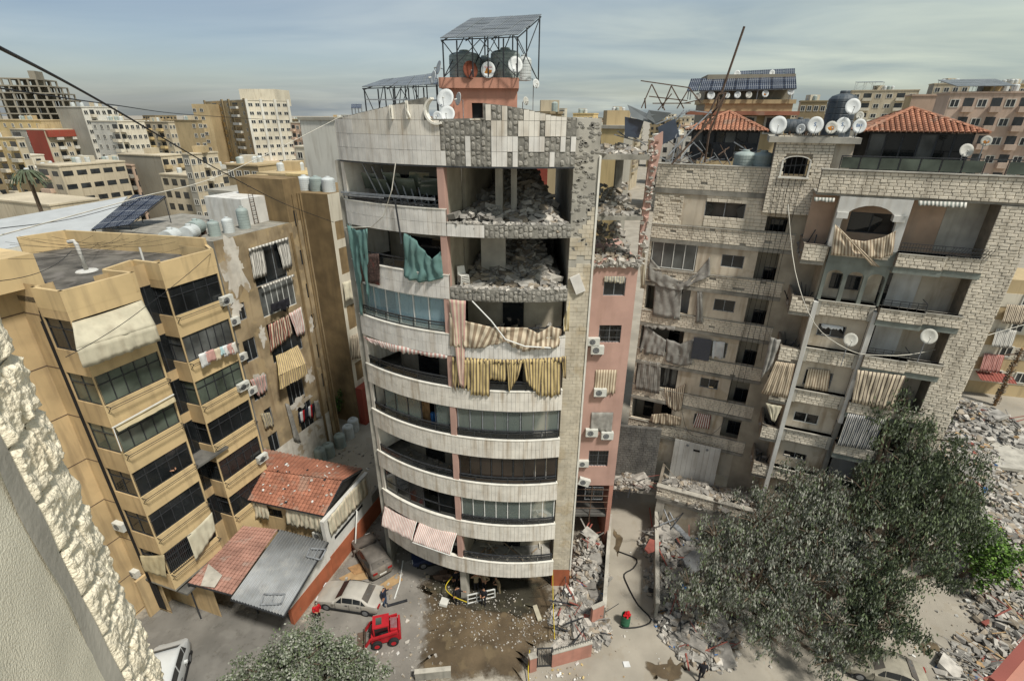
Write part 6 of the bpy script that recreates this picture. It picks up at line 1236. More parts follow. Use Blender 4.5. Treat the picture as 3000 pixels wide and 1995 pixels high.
# canopies
cz=3.35; RCn=thing('tiled_canopy','low red tile-sheet canopy with a broken pale sheet on it','canopy',atz('G',1300,800,0)); A,B,C_,D_=[atz('G',x,y,cz+dz_) for x,y,dz_ in ((1082,900,0),(1335,968,0),(1600,592,.15),(1400,572,.15))]
tiles(RCn,A,B,C_,D_,12,16,'corr_red',True,'tile_sheet'); m=MB(); m.face([A,B,C_,D_]); m.build('underside','metal_rust',RCn); m=MB(); m.bar(A,B,.1)
for p in (A,C_,D_): m.bar(p,(p.x,p.y,0),.09)
m.build('posts','metal_dk',RCn)
o=MB(); c=[atz('G',x,y,cz+.2) for x,y in ((1155,915),(1200,790),(1280,855),(1235,925))]; o.hexa(c+[p+Vector((0,0,.03)) for p in c]); o.build('broken_sheet','concrete_lt',None,'broken pale sheet lying on the red tile canopy','sheet')
GC=thing('corrugated_canopy','grey corrugated metal canopy beside the orange yard wall','canopy',atz('G',1600,850,0)); A,B,C_,D_=[atz('G',x,y,cz+.2) for x,y in ((1328,988),(1632,1085),(1888,662),(1612,592))]; nr=6
for s in range(nr):
    m=MB(); f=lambda a,b,s=s:(A.lerp(B,(s+a*1.02)/nr)).lerp(D_.lerp(C_,(s+a*1.02)/nr),b)+Vector((0,0,.06*math.sin(a*2*math.pi*3)+.004*(s%2)))
    m.grid(f,32,2); q=m.build('roof_sheet','corrugated',GC,smooth=True); q.modifiers.new('t','SOLIDIFY').thickness=.01
m=MB(); m.bar(A-Vector((0,0,.1)),B-Vector((0,0,.1)),.1); m.bar(D_-Vector((0,0,.1)),C_-Vector((0,0,.1)),.1); m.bar(A-Vector((0,0,.1)),D_-Vector((0,0,.1)),.1); m.bar(B-Vector((0,0,.1)),C_-Vector((0,0,.1)),.1)
for p in (A.lerp(D_,.3),): m.bar(p-Vector((0,0,.1)),(p.x,p.y,0),.1)
m.build('frame','metal_dk',GC)
def flatframe(lab,k,pts,z):
    b=MB(); c=[atz(k,x,y,z) for x,y in pts]
    for i in range(4): b.bar(c[i],c[(i+1)%4],.1,.06)
    b.bar(c[0].lerp(c[1],.5),c[2].lerp(c[3],.5),.05); b.build('window_frame','metal_gray',None,lab,'window frame')
flatframe('torn-out window frame lying across the low edge of the corrugated canopy','G',((1500,1022),(1618,1018),(1640,962),(1520,962)),cz+.33); flatframe('torn-out window frame lying on the corrugated canopy by the yard wall','G',((1765,745),(1845,765),(1878,705),(1785,700)),cz+.33)
# yard wall from the house to the street
t=thing('yard_wall','low yard wall, orange below and cream above, beside the silver car','wall',YW.P(1.5,0)); m=MB(); YW.box(m,-1.0,r0-.31,0,1.5,-.25,.02); m.build('orange_foot','orange_base',t); m=MB(); YW.box(m,-1.0,r0-.31,1.5,2.9,-.25,0); m.build('cream_top','white_wall',t); m=MB(); YW.box(m,-1.02,r0-.31,2.9,2.98,-.3,.05); m.build('coping','concrete_lt',t)
t=thing('boundary_wall','boundary wall running back from the low house, orange below','wall',YW.P(11,0)); m=MB(); YW.box(m,r1+.62,r1+6,1.3,2.6,-.25,0); m.build('upper','concrete',t); m=MB(); YW.box(m,r1+4.51,r1+6,0,1.3,-.25,.02); m.build('orange_foot','orange_base',t)
b=MB(); p=YW.P(*YW.uz('G',2055,485,.15),.15); b.tube([p+Vector((-.2,.1,.1)),p,atz('G',2042,745,.05)],.06,8); b.build('white_pipe','white_wall',None,'white pipe leaning against the orange yard wall','pipe',smooth=True)
# side lane with tanks
for i,(x,y,w_,h) in enumerate(((1962,112,80,105),(1898,168,80,110),(1850,195,90,90),(2010,60,70,80),(2040,20,60,70))):
    p=atz('G',x,y,0); r=.55; tank('grey ribbed tank standing in the lane, '+('before the shrub','second from the low house','next to the low house','half behind the shrub','last in the row, deepest in the shrub')[i],(p.x,p.y,0),r,1.55,'tank_grey' if i<3 else 'tank_white','tanks in the side lane')
# ================================================================ the town around: every building a thing of its own
_wu={}
def winunit(fm='far_white',gm='glass_far'):
    if (fm,gm) not in _wu:
        b=MB(); b.box(-.5,-.4,-.5,.5,-.5,.5); b.box(.4,.5,-.5,.5,-.5,.5); b.box(-.4,.4,-.5,.5,-.5,-.42); b.box(-.4,.4,-.5,.5,.42,.5); b.box(-.4,.4,-.1,.5,-.42,.42,1); b.box(-.03,.03,-.45,-.05,-.42,.42); _wu[(fm,gm)]=b.mesh([fm,gm])
    return _wu[(fm,gm)]
def roofclutter(t,poly_c,z,w_,seed,n=5):
    rg=random.Random(seed)
    sx,sy=poly_c.x+rg.uniform(-.2,.2)*w_,poly_c.y+rg.uniform(0,.25)*w_; m=MB(); m.box(sx-1.3,sx+1.3,sy-1.2,sy+1.2,z,z+1.5); m.build('stair_house',rg.choice(('far_beige','far_cream','far_tan')),t)
    for i in range(n):
        x,y=poly_c.x+rg.uniform(-.38,.38)*w_,poly_c.y+rg.uniform(-.3,.3)*w_; m=MB(); m.lathe([(.6,0),(.6,1.1),(.45,1.3),(.01,1.35)],10,(x,y,z)); m.build('roof_tank',rg.choice(('tank_white','tank_grey','tank_white')),t)
def bld(label,k,corner,left,right,Y,mf,ms,dR=YD,nf=4,ns=4,fl=3.1,floors=7,balc=(),sbalc=(),cat='apartment building',gm='glass_far',fm='far_white',ww=1.5,wh=1.4,bm='far_cream',base=0,clut=4,skipf=(),top=.9,stuffwin=False,zt=None,par=None):
    c=aty(k,*corner,Y); z=c.z if zt is None else zt; WRt=Wall(c.x,c.y,*dR); dL=(-WRt.u.y,WRt.u.x); WLt=Wall(c.x,c.y,-dL[0],-dL[1])
    uR=WRt.uz(k,*right)[0] if isinstance(right,tuple) else right; uL=-(WLt.uz(k,*left)[0]) if isinstance(left,tuple) else left
    uR=max(2,min(60,uR)); uL=max(2,min(60,uL)); ctr=c+WRt.u*uR/2+Vector((*dL,0))*uL/2
    t=thing('building',label,cat,(ctr.x,ctr.y,base)); P=lambda a,b:c+WRt.u*a+Vector((*dL,0))*b
    q=[P(0,0),P(uR,0),P(uR,uL),P(0,uL)]; m=MB()
    for i,mi in ((0,1),(1,0),(2,1),(3,0)): a,b=q[i],q[(i+1)%4]; m.face([(a.x,a.y,base),(b.x,b.y,base),(b.x,b.y,z),(a.x,a.y,z)],mi)
    m.build('walls',[mf,ms],t); m=MB(); m.prism([(p.x,p.y) for p in [P(-.15,-.15),P(uR+.15,-.15),P(uR+.15,uL+.15),P(-.15,uL+.15)]],z-.25,z+.06); m.build('roof',par or ms,t)
    for W,u0,u1,n,bl,sk in ((WLt,-uL,0,nf,balc,skipf),(WRt,0,uR,ns,sbalc,())):
        if not n: continue
        sw_=MB(); sb_=MB(); st_=(u1-u0)/n
        for f in range(floors):
            zc=z-top-1.0-f*fl
            if zc-1.5<base: break
            for i in range(n):
                if i in sk: continue
                u=u0+st_*(i+.5); w2=min(ww,st_*.72)
                if i in bl and stuffwin: W.box(sb_,u-st_*.45,u+st_*.45,zc-1.5,zc-.6,0,1.0); W.box(sw_,u-st_*.4,u+st_*.4,zc-.5,zc+.9,-.05,.03)
                elif i in bl:
                    W.piece('balcony',bm,u-st_*.42,u+st_*.42,zc-1.5,zc-.55,0,1.1,t); W.piece('balcony_window',gm,u-st_*.36,u+st_*.36,zc-.55,zc+.9,-.02,.04,t)
                elif stuffwin: W.box(sw_,u-w2/2,u+w2/2,zc-wh/2,zc+wh/2,-.05,.03)
                else: piece('window',winunit(fm,gm),W.P(u,zc,.0),(w2,.16,wh),W.rz,t)
        sw_.build('windows',gm,t,kind='stuff'); sb_.build('balconies',bm,t,kind='stuff')
    if clut: roofclutter(t,ctr+Vector((0,0,0)),z,min(uR,uL),int(c.x*7)%97,clut)
    return t,WLt,WRt,uL,uR,z,c
# concrete skeleton tower
t=thing('tower_skeleton','unfinished bare concrete tower skeleton with open floors and stepped top','unfinished building',aty('A',200,830,300)); c=aty('A',215,515,300); Wk=Wall(c.x,c.y,.93,.35); u0,_=Wk.uz('A',-30,700); fz=3.4
for f in range(11):
    z=c.z-f*fz; uR=Wk.uz('A',(265,330,365,392,400,410,415,420,425,425,425)[f],600)[0]
    u0_=u0+(6 if f==0 else 0); Wk.piece('slab','far_conc',u0_,uR,z-.6,z,-26,0,t)
    n=max(4,int((uR-u0_)/4.2))
    for i in range(n+1):
        u=u0_+.4+(uR-u0_-.8)*i/n
        for d in (-.5,-9,-17,-25.4): Wk.piece('column','far_conc',u-.4,u+.4,z-fz,z-.6,d-.4,d+.4,t)
    if f>1:
        for i in range(0,n,2):
            u=u0_+(uR-u0_)*(i+.5)/n; Wk.piece('infill_wall','far_conc',u-2.5,u+2.6,z-fz,z-.6,-10,-9.6,t)
Wk.piece('core','far_conc',Wk.uz('A',180,600)[0],Wk.uz('A',225,600)[0],0,c.z+4,-18,-8,t)
bld('big grey-beige block with a blank side wall beside the tower skeleton','A',(530,700),(365,705),(775,738),190,'far_grey','far_white',nf=0,ns=6,sbalc=(1,4),floors=8)
bld('pale apartment block with stacked enclosed balconies below the grey-beige one','A',(765,795),(590,790),(950,815),178,'far_white','far_cream',nf=4,ns=5,balc=(3,),sbalc=(0,),floors=6)
tt=bld('grey block with a broad red stripe and red balcony tops','A',(285,852),(65,855),(505,880),185,'far_grey','far_beige',nf=3,ns=4,sbalc=(1,3),balc=(0,),floors=6,bm='far_white')
W=tt[1]; W.piece('red_stripe','far_red',-tt[3]*.5,-.2,0,tt[5],.0,.12,tt[0]); tt[2].piece('red_balcony','far_red',.3,tt[4]-.5,tt[5]-2.4,tt[5]-.2,0,1.2,tt[0])
bld('long low beige housing block with many small windows','A',(270,1040),8.0,(790,1035),200,'far_beige','far_beige',dR=(.985,.17),nf=0,ns=8,sbalc=(3,4),floors=6,ww=1.3,wh=1.2,clut=9)
t5=bld('block with a bare grey concrete side wall and shabby balconies','A',(1052,1022),(768,1005),(1205,1060),140,'far_conc','far_beige',nf=0,ns=3,sbalc=(0,2),floors=5,bm='far_tan')
bld('weathered beige block beside the bare concrete side wall','A',(1235,1010),(1190,1005),(1445,1085),125,'far_grey','far_beige',nf=1,ns=5,sbalc=(2,),floors=5)
bld('block with a plain ochre end wall below the big beige tower','A',(1290,790),(1140,786),(1325,800),190,'far_tan','far_brown',nf=3,ns=1,skipf=(0,1),floors=4)
bld('brown-beige block with yellow balconies beside the ochre end wall','A',(1100,800),(905,775),(1145,805),205,'far_beige','far_beige',nf=5,ns=2,balc=(1,3),bm='far_yellow',floors=5)
t8=bld('big beige residential tower with brown flank and white balconies','A',(1612,655),(1318,640),(1890,690),228,'far_tan','far_cream',dR=(.72,.69),nf=6,ns=6,balc=(1,4),floors=13,fl=3.25,bm='far_white',ww=2.0,gm='glass_far',clut=0)  # brown flank against cream face: its shade is put into the colour
W=t8[1]; [W.piece('pilaster','far_brown',-t8[3]*f-.9,-t8[3]*f+.9,0,t8[5]+.5,0,.6,t8[0]) for f in (.02,.36,.52,.98)]; [t8[2].piece('pilaster','far_white',t8[4]*f-.5,t8[4]*f+.5,0,t8[5]+.3,0,.5,t8[0]) for f in (.0,.34,.68,1)]
m=MB(); p0,p1=aty('A',1565,585,246),aty('A',1800,590,246); m.box(p0.x,p1.x,246,262,t8[5]-2,p0.z); m.build('tower_head','far_cream',t8[0])
m=MB(); a,b=aty('A',1255,684,246),aty('A',1320,684,246); m.box(a.x,b.x+3,246,264,0,a.z); m.build('side_wing','far_tan',t8[0])
for i in range(8): p=aty('A',1290,684,246); [piece('window',winunit(),(p.x+s,245.95,p.z-2.5-3.25*i),(1.6,.16,1.4),0,t8[0]) for s in (-1.6,1.6)]
bld('peach block with brown balcony bands beside the beige tower','A',(2020,805),(1905,800),(2100,812),215,'far_peach','far_cream',nf=4,ns=3,balc=(0,2),bm='far_peach',floors=5)
bld('white slab-sided block close behind the curved building','A',(2190,775),5,(2330,800),62,'far_white','far_grey',nf=0,ns=3,floors=6,clut=0)
bld('cream low block with water tanks along its roof edge','A',(2215,968),(1935,962),12,112,'far_cream','far_cream',nf=5,ns=0,floors=4,clut=8)
bld('yellow low block with a balcony under the tank rooftops','A',(2215,1160),(1890,1190),10,72,'far_yellow','far_yellow',nf=4,ns=0,floors=3,balc=(1,),clut=5)
bld('tan flat-roofed house crowded with tanks and dishes','A',(1880,1145),(1690,1130),9,80,'far_tan','far_tan',nf=3,ns=0,floors=3,clut=6)
bld('pale stained roof house with dark doorways','A',(1575,1262),(1362,1250),8,66,'far_white','far_grey',nf=4,ns=0,floors=2,clut=2,wh=1.8,ww=1.0)
bld('yellow-beige block at the edge of the street with long balconies','A',(100,905),(-120,890),(125,930),150,'far_yellow','far_beige',nf=4,ns=1,balc=(1,3),floors=7)
bld('yellow block with orange stripe behind the striped grey one','A',(265,790),(-60,782),10,195,'far_yellow','far_tan',nf=6,ns=0,floors=4)
bld('grubby tan block crammed behind the white stair house','A',(1690,1085),(1480,1075),8,105,'far_brown','far_tan',nf=4,ns=0,floors=4,clut=6)
# white hall roof
t=thing('hall','large hall with a plain white sheet-metal roof','hall',(-50,60,0)); z=19.5; q=[atz('A',x,y,zz_) for x,y,zz_ in ((-200,1475,19.6),(835,1290,20.6),(700,1470,19.2),(560,1530,19.2),(-200,1680,18.6))]; m=MB(); m.face(list(reversed(q))); m.build('roof','white_roof',t); m=MB()
for a,b in zip(q,q[1:]+q[:1]): m.face([(a.x,a.y,0),(b.x,b.y,0),tuple(b-Vector((0,0,.02))),tuple(a-Vector((0,0,.02)))])
m.build('walls','far_white',t)
bld('low beige building in front of the housing block, with a pale roof','A',(325,1345),(-100,1385),9,100,'far_beige','far_beige',nf=0,ns=0,clut=0,zt=aty('A',325,1345,100).z)
# ---- right side
mS=bld('concrete roof storey with red tile eave and a row of dishes','C',(525,383),6,(1035,378),47,'far_conc','far_tan',dR=(.97,-.2),nf=0,ns=3,floors=1,fl=3,clut=0,base=0,ww=2.2)
W=mS[2]; m=MB(); W.box(m,.0,mS[4],mS[5]+.06,mS[5]+2.0,-5,-1.0); m.build('upper_storey','far_conc',mS[0]); m=MB(); zz2=W.uz('C',740,445,.6)[1]; W.box(m,-1.5,mS[4]+.3,zz2-.3,zz2,0,1.2); m.build('tile_eave','tile_red',mS[0])
solar('long double row of blue solar panels above the concrete roof storey',[W.P(*W.uz('C',415,330,.4),.4),W.P(*W.uz('C',1050,316,.4),.4),W.P(*W.uz('C',1045,240,-1.2),-1.2),W.P(*W.uz('C',440,260,-1.2),-1.2)],9,2,mS[5]+.06,'panel_navy','metal_gray',braces=False)
solar('short dark solar row raised behind the long double row',[W.P(*W.uz('C',722,245,-2.5),-2.5),W.P(*W.uz('C',1040,232,-2.5),-2.5),W.P(*W.uz('C',1040,200,-3.6),-3.6),W.P(*W.uz('C',722,216,-3.6),-3.6)],5,1,mS[5]+2,'panel_navy','metal_gray',braces=False)
for i,(x,y,r,nm) in enumerate(((480,360,19,'dark weathered dish at the corner of the concrete storey'),(555,355,24,'white dish next to the dark one on the concrete storey'),(650,355,16,'small white dish behind the leaning mast'),(708,352,20,'white dish in the middle of the row under the solar panels'),(773,352,20,'grey dish in the row under the solar panels'),(868,345,21,'rust-marked dish in the row under the solar panels'),(1015,335,20,'white dish at the end of the row under the solar panels'),(705,233,22,'white dish on top of the solar row, by the mast'),(907,226,18,'white dish on top of the solar row'))):
    cdish(nm,x,y,r,.3 if y>300 else -2.2,-18+6*(i%3),12,'dish_dusty' if i in (0,4) else 'dish_white',mS[5]+.06 if y>300 else mS[5]+2,W,patch_=(i==5))
GR_=(.918,-.397)
b2=bld('beige apartment block with dark window bands and cluttered roof','C',(1372,325),6,(1765,300),195,'far_beige','far_beige',dR=GR_,nf=0,ns=6,sbalc=(1,4),floors=5,bm='far_cream',gm='glass_far',ww=1.8,clut=5)
W=b2[2]; solar('open white canopy frame on the beige block roof',[W.P(1,b2[5]+2.4,-.5),W.P(9,b2[5]+2.4,-.5),W.P(9,b2[5]+2.9,-6),W.P(1,b2[5]+2.9,-6)],4,2,b2[5],'panel_dusty','alu_white',cat='canopy',name='roof_canopy')
bld('block with a plain brick-tan blank wall','C',(1718,350),6,(1962,338),120,'far_tan','far_peach',dR=GR_,nf=0,ns=0,clut=0)
b4=bld('pinkish beige apartment block with long dark balconies and pale roof panels','C',(1940,335),8,(2620,300),104,'far_pink','far_pink',dR=GR_,nf=0,ns=8,sbalc=(1,3,5,7),floors=6,bm='far_pink',ww=1.5,fl=3.2,clut=6)
W=b4[2]; solar('pale sloping roof canopy on the pinkish block',[W.P(.5,b4[5]+.9,.5),W.P(9,b4[5]+.9,.5),W.P(8,b4[5]+2.4,-7),W.P(-1,b4[5]+2.4,-7)],6,2,b4[5],'panel_dusty','metal_gray',cat='canopy',name='roof_canopy',braces=False)
bld('reddish brown block half hidden behind the dark tank','C',(1075,385),5,(1235,360),150,'far_peach','far_brown',dR=GR_,nf=0,ns=4,floors=3,clut=4)
bld('grey block with heaped roof tanks behind the tile pavilion','C',(1845,285),6,(2060,270),180,'far_grey','far_beige',dR=GR_,nf=0,ns=4,floors=2,clut=7)
bld('dark tank-topped block at the far end of the skyline','C',(2190,290),6,(2480,270),170,'far_brown','far_tan',dR=GR_,nf=0,ns=4,floors=2,clut=7)
# striped neighbour beyond the stone pier
p=atz('F',2120,1120,0); WN=Wall(p.x+1.0,p.y+1.5,.97,-.25); t=thing('striped_building','cream and ochre striped building with pink striped blinds beyond the stone pier','building',WN.P(3,0,-4))
for i in range(9): m=MB(); WN.box(m,-3,9,i*1.6,i*1.6+1.6,-6,0 if i%2 else -.04); m.build('wall_band',('far_tan','far_cream')[i%2],t)
for i in range(4):
    for j in range(3): piece('window',winunit(),WN.P(.6+2.6*j,2.6+3.2*i,0),(1.3,.2,1.4),WN.rz,t)
for i,(z,u) in enumerate(((11.6,-1.4),(8.6,-1.4),(5.4,-1.5),(12.0,1.6))): cloth('striped_blind',[WN.P(u,z,.3),WN.P(u+2.0,z,.3)],[WN.P(u-.1,z-2.1,.8),WN.P(u+1.9,z-2.1,.8)],(['stripe_tan','stripe_dk'],['stripe_white','dust_cloth'],['stripe_pink','stripe_red'],['stripe_tan','stripe_brown'])[i],('tan and dark','grey and white','pink and red','tan and brown')[i]+' striped blind on the cream and ochre building','blind',n=WN.n,amp=.04,folds=5,nu=24,nv=6)
m=MB(); A,B=WN.P(-1.6,3.0,.2),WN.P(2,3.0,.2); f=lambda a,b:A.lerp(B,a)+Vector((0,0,-.5*b))+WN.n*1.5*b+Vector((0,0,.04*math.sin(a*70))); m.grid(f,90,2); m.build('corrugated_porch','stripe_red',None,'dark pink corrugated porch roof at the foot of the striped building','porch roof')
# gap behind the central block
bld('small yellow block on the skyline behind the curved building','B',(1880,745),(1745,745),(1910,748),190,'far_yellow','far_yellow',nf=4,ns=1,floors=3,clut=4)
bld('small yellow and pink block behind the torn solar panels','B',(2075,735),(1975,735),(2110,740),170,'far_yellow','far_peach',nf=3,ns=1,floors=3,clut=3)
bld('slender pale tower far on the skyline','B',(1690,712),(1655,715),8,480,'far_cream','far_cream',nf=4,ns=0,floors=12,clut=0,stuffwin=True)
bld('olive plastered roof storey with a small solar panel','B',(2085,830),(1935,828),6,56,'far_yellow','far_grey',nf=0,ns=0,clut=2)
bld('red-roofed brown block behind the pink rooftop house','B',(1590,735),(1500,725),6,75,'far_red','far_brown',nf=3,ns=0,floors=2,clut=3)
solar('small solar panel pair on a far roof beside the curved block',[aty('B',288,712,80),aty('B',355,712,80),aty('B',357,686,82),aty('B',290,686,82)],2,1,aty('B',320,760,80).z,'panel_navy',braces=False)
# looser town filling the distance
rg=random.Random(77); fm_=('far_beige','far_cream','far_tan','far_white','far_grey','far_yellow','far_peach','far_brown')
spots=[(k,x) for k in range(5) for x in range(-200,3200,76)]
cnt=0
for k,x in spots:
    Y=(190,255,340,470,700)[k]*rg.uniform(.9,1.1); px=x+rg.uniform(-35,35)
    if 1000<px<1650 and k<1: continue
    top=(382,362,352,345,340)[k]+rg.uniform(-10,26)*(1.3 if k<2 else .7)
    if px<960:
        if k==0: top=rg.uniform(455,530)+(40 if px>520 else 0); Y=rg.uniform(125,165)
        elif k==1: top=rg.uniform(405,440)+(55 if 520<px<880 else 0); Y=rg.uniform(215,260)
        elif px<200 or 530<px<870: top+=30
    if px>2300 and k<2: top-=18
    cx=(px-1500)/FPX; c=EYE+Vector((cx*Y/ (cTH+ (997.5-top)/FPX*sTH),0,0)); z=aty('f',px*.786,top*.786,Y).z
    w1,w2=rg.uniform(9,17)*(1+.2*k),rg.uniform(8,13)*(1+.2*k); mm,m2=rg.choice(fm_),rg.choice(fm_); cnt+=1
    dsc='%s block with %s'%({'far_beige':'beige','far_cream':'cream','far_tan':'tan','far_white':'whitish','far_grey':'grey','far_yellow':'yellowish','far_peach':'peach','far_brown':'brown'}[mm],'rows of small windows, in the distant town')
    bld(dsc,'f',(px*.786,top*.786),w2,w1,Y,mm,m2 if rg.random()<.4 else mm,dR=YD if px<1900 else GR_,nf=int(w2/3),ns=int(w1/3),floors=6 if k<3 else 4,stuffwin=True,balc=rg.choice(((),(0,),(1,),(0,2))),sbalc=rg.choice(((),(0,),(1,3),(2,))),bm=rg.choice(fm_),ww=rg.uniform(1.0,2.3),wh=rg.uniform(1.1,1.7),clut=(6 if k<2 else 4 if k<3 else 0))['x' if False else 0]['group']='buildings of the distant town'
# ================================================================ near stone wall of our own building, at the left of the lens
ZM['s']=(1,0,0)
p=aty('s',235,1485,2.3); SWu=(-.454,.891); SWp=Wall(p.x,p.y,*SWu)
t=thing('stone_wall','rough hewn cream limestone wall edge with a smooth rendered strip, close to the lens','wall',(p.x-.4,p.y-1,18))
wi=-SWp.uz('s',330,1960)[0]; ch=.33; rg=random.Random(31)
def rough(u0,u1,z0,z1,seed,amp):
    mb=MB(); nu,nv=34,26
    def fn(a,b):
        e=min(a,b,1-b); u=u0+(u1-u0)*a; z=z0+(z1-z0)*b; q=Vector((u*9,z*9,seed*3.1)); h=NZ.fractal(q,.7,2.1,7)*amp-abs(NZ.noise(q*2.2))*amp*.8
        edge=min(1,e/.07) if a<.93 else min(1,min(b,1-b)/.07); bl=0
        if a>.9: bl=(a-.9)/.1
        out=.012+edge*(.04+h); un=NZ.noise(q*1.7+Vector((5,5,5)))*.022+NZ.noise(q*5)*.012
        return SWp.P(u+un*bl,z,out*(1-bl*.55))
    mb.grid(fn,nu,nv); 
    # return face round the corner
    def fr(a,b):
        z=z0+(z1-z0)*b; q=Vector((u1*9,z*9,seed*3.1)); un=NZ.noise(q*1.7+Vector((5,5,5)))*.022+NZ.noise(q*5)*.012; h=NZ.fractal(q,.7,2.1,7)*amp-abs(NZ.noise(q*2.2))*amp*.8; ed=min(1,min(b,1-b)/.07); o_=(.012+ed*(.04+h))*.45
        return SWp.P(u1+un*(1-a),z,o_*(1-a)-.35*a)
    mb.grid(fr,6,nv); return mb
for r in range(40):
    z0=18+r*ch; s=(r%2)*.12; cuts=[-wi,-wi*.45-s*.3,0] if r%3 else [-wi,0]
    for a,b in zip(cuts,cuts[1:]): rough(a+.006,b-.004,z0+.008,z0+ch-.008,r*3+a,.022).build('limestone_block','fg_stone',t,smooth=True)
m=MB(); SWp.box(m,-wi-.05,-.03,18,31.2,-.3,.0); m.build('mortar_bed','fg_render',t)
m=MB()
def fr2(a,b): u=-wi-.16+.15*a; z=18+13.2*b; return SWp.P(u+.02*NZ.noise(Vector((0,z*2,3)))*(a<.01),z,.03+.012*NZ.noise(Vector((u*4,z*3,1))))
m.grid(fr2,4,120); m.build('mortar_strip','concrete_lt',t,smooth=True)
m=MB(); m.grid(lambda a,b:SWp.P(-wi-2.2+2.06*a,18+13.2*b,.022+.006*NZ.noise(Vector((a*9,b*50,2)))),30,160); m.build('rendered_strip','fg_render',t,smooth=True)
# pinkish awning edge of our own building, lower right
c=[atz('s',x,y,27.6) for x,y in ((2905,2010),(3010,1890),(3120,1890),(3120,2100),(2900,2100))]; t=thing('awning_edge','dusty pink sheet-metal awning edge close below the lens','awning',c[0]); m=MB(); m.prism([(q.x,q.y) for q in reversed(c)],27.45,27.6); m.build('sheet','pink_dk',t); m=MB(); m.bar(c[0]+Vector((0,0,.03)),c[1]+Vector((0,0,.03)),.06); m.build('trim','stripe_red',t)
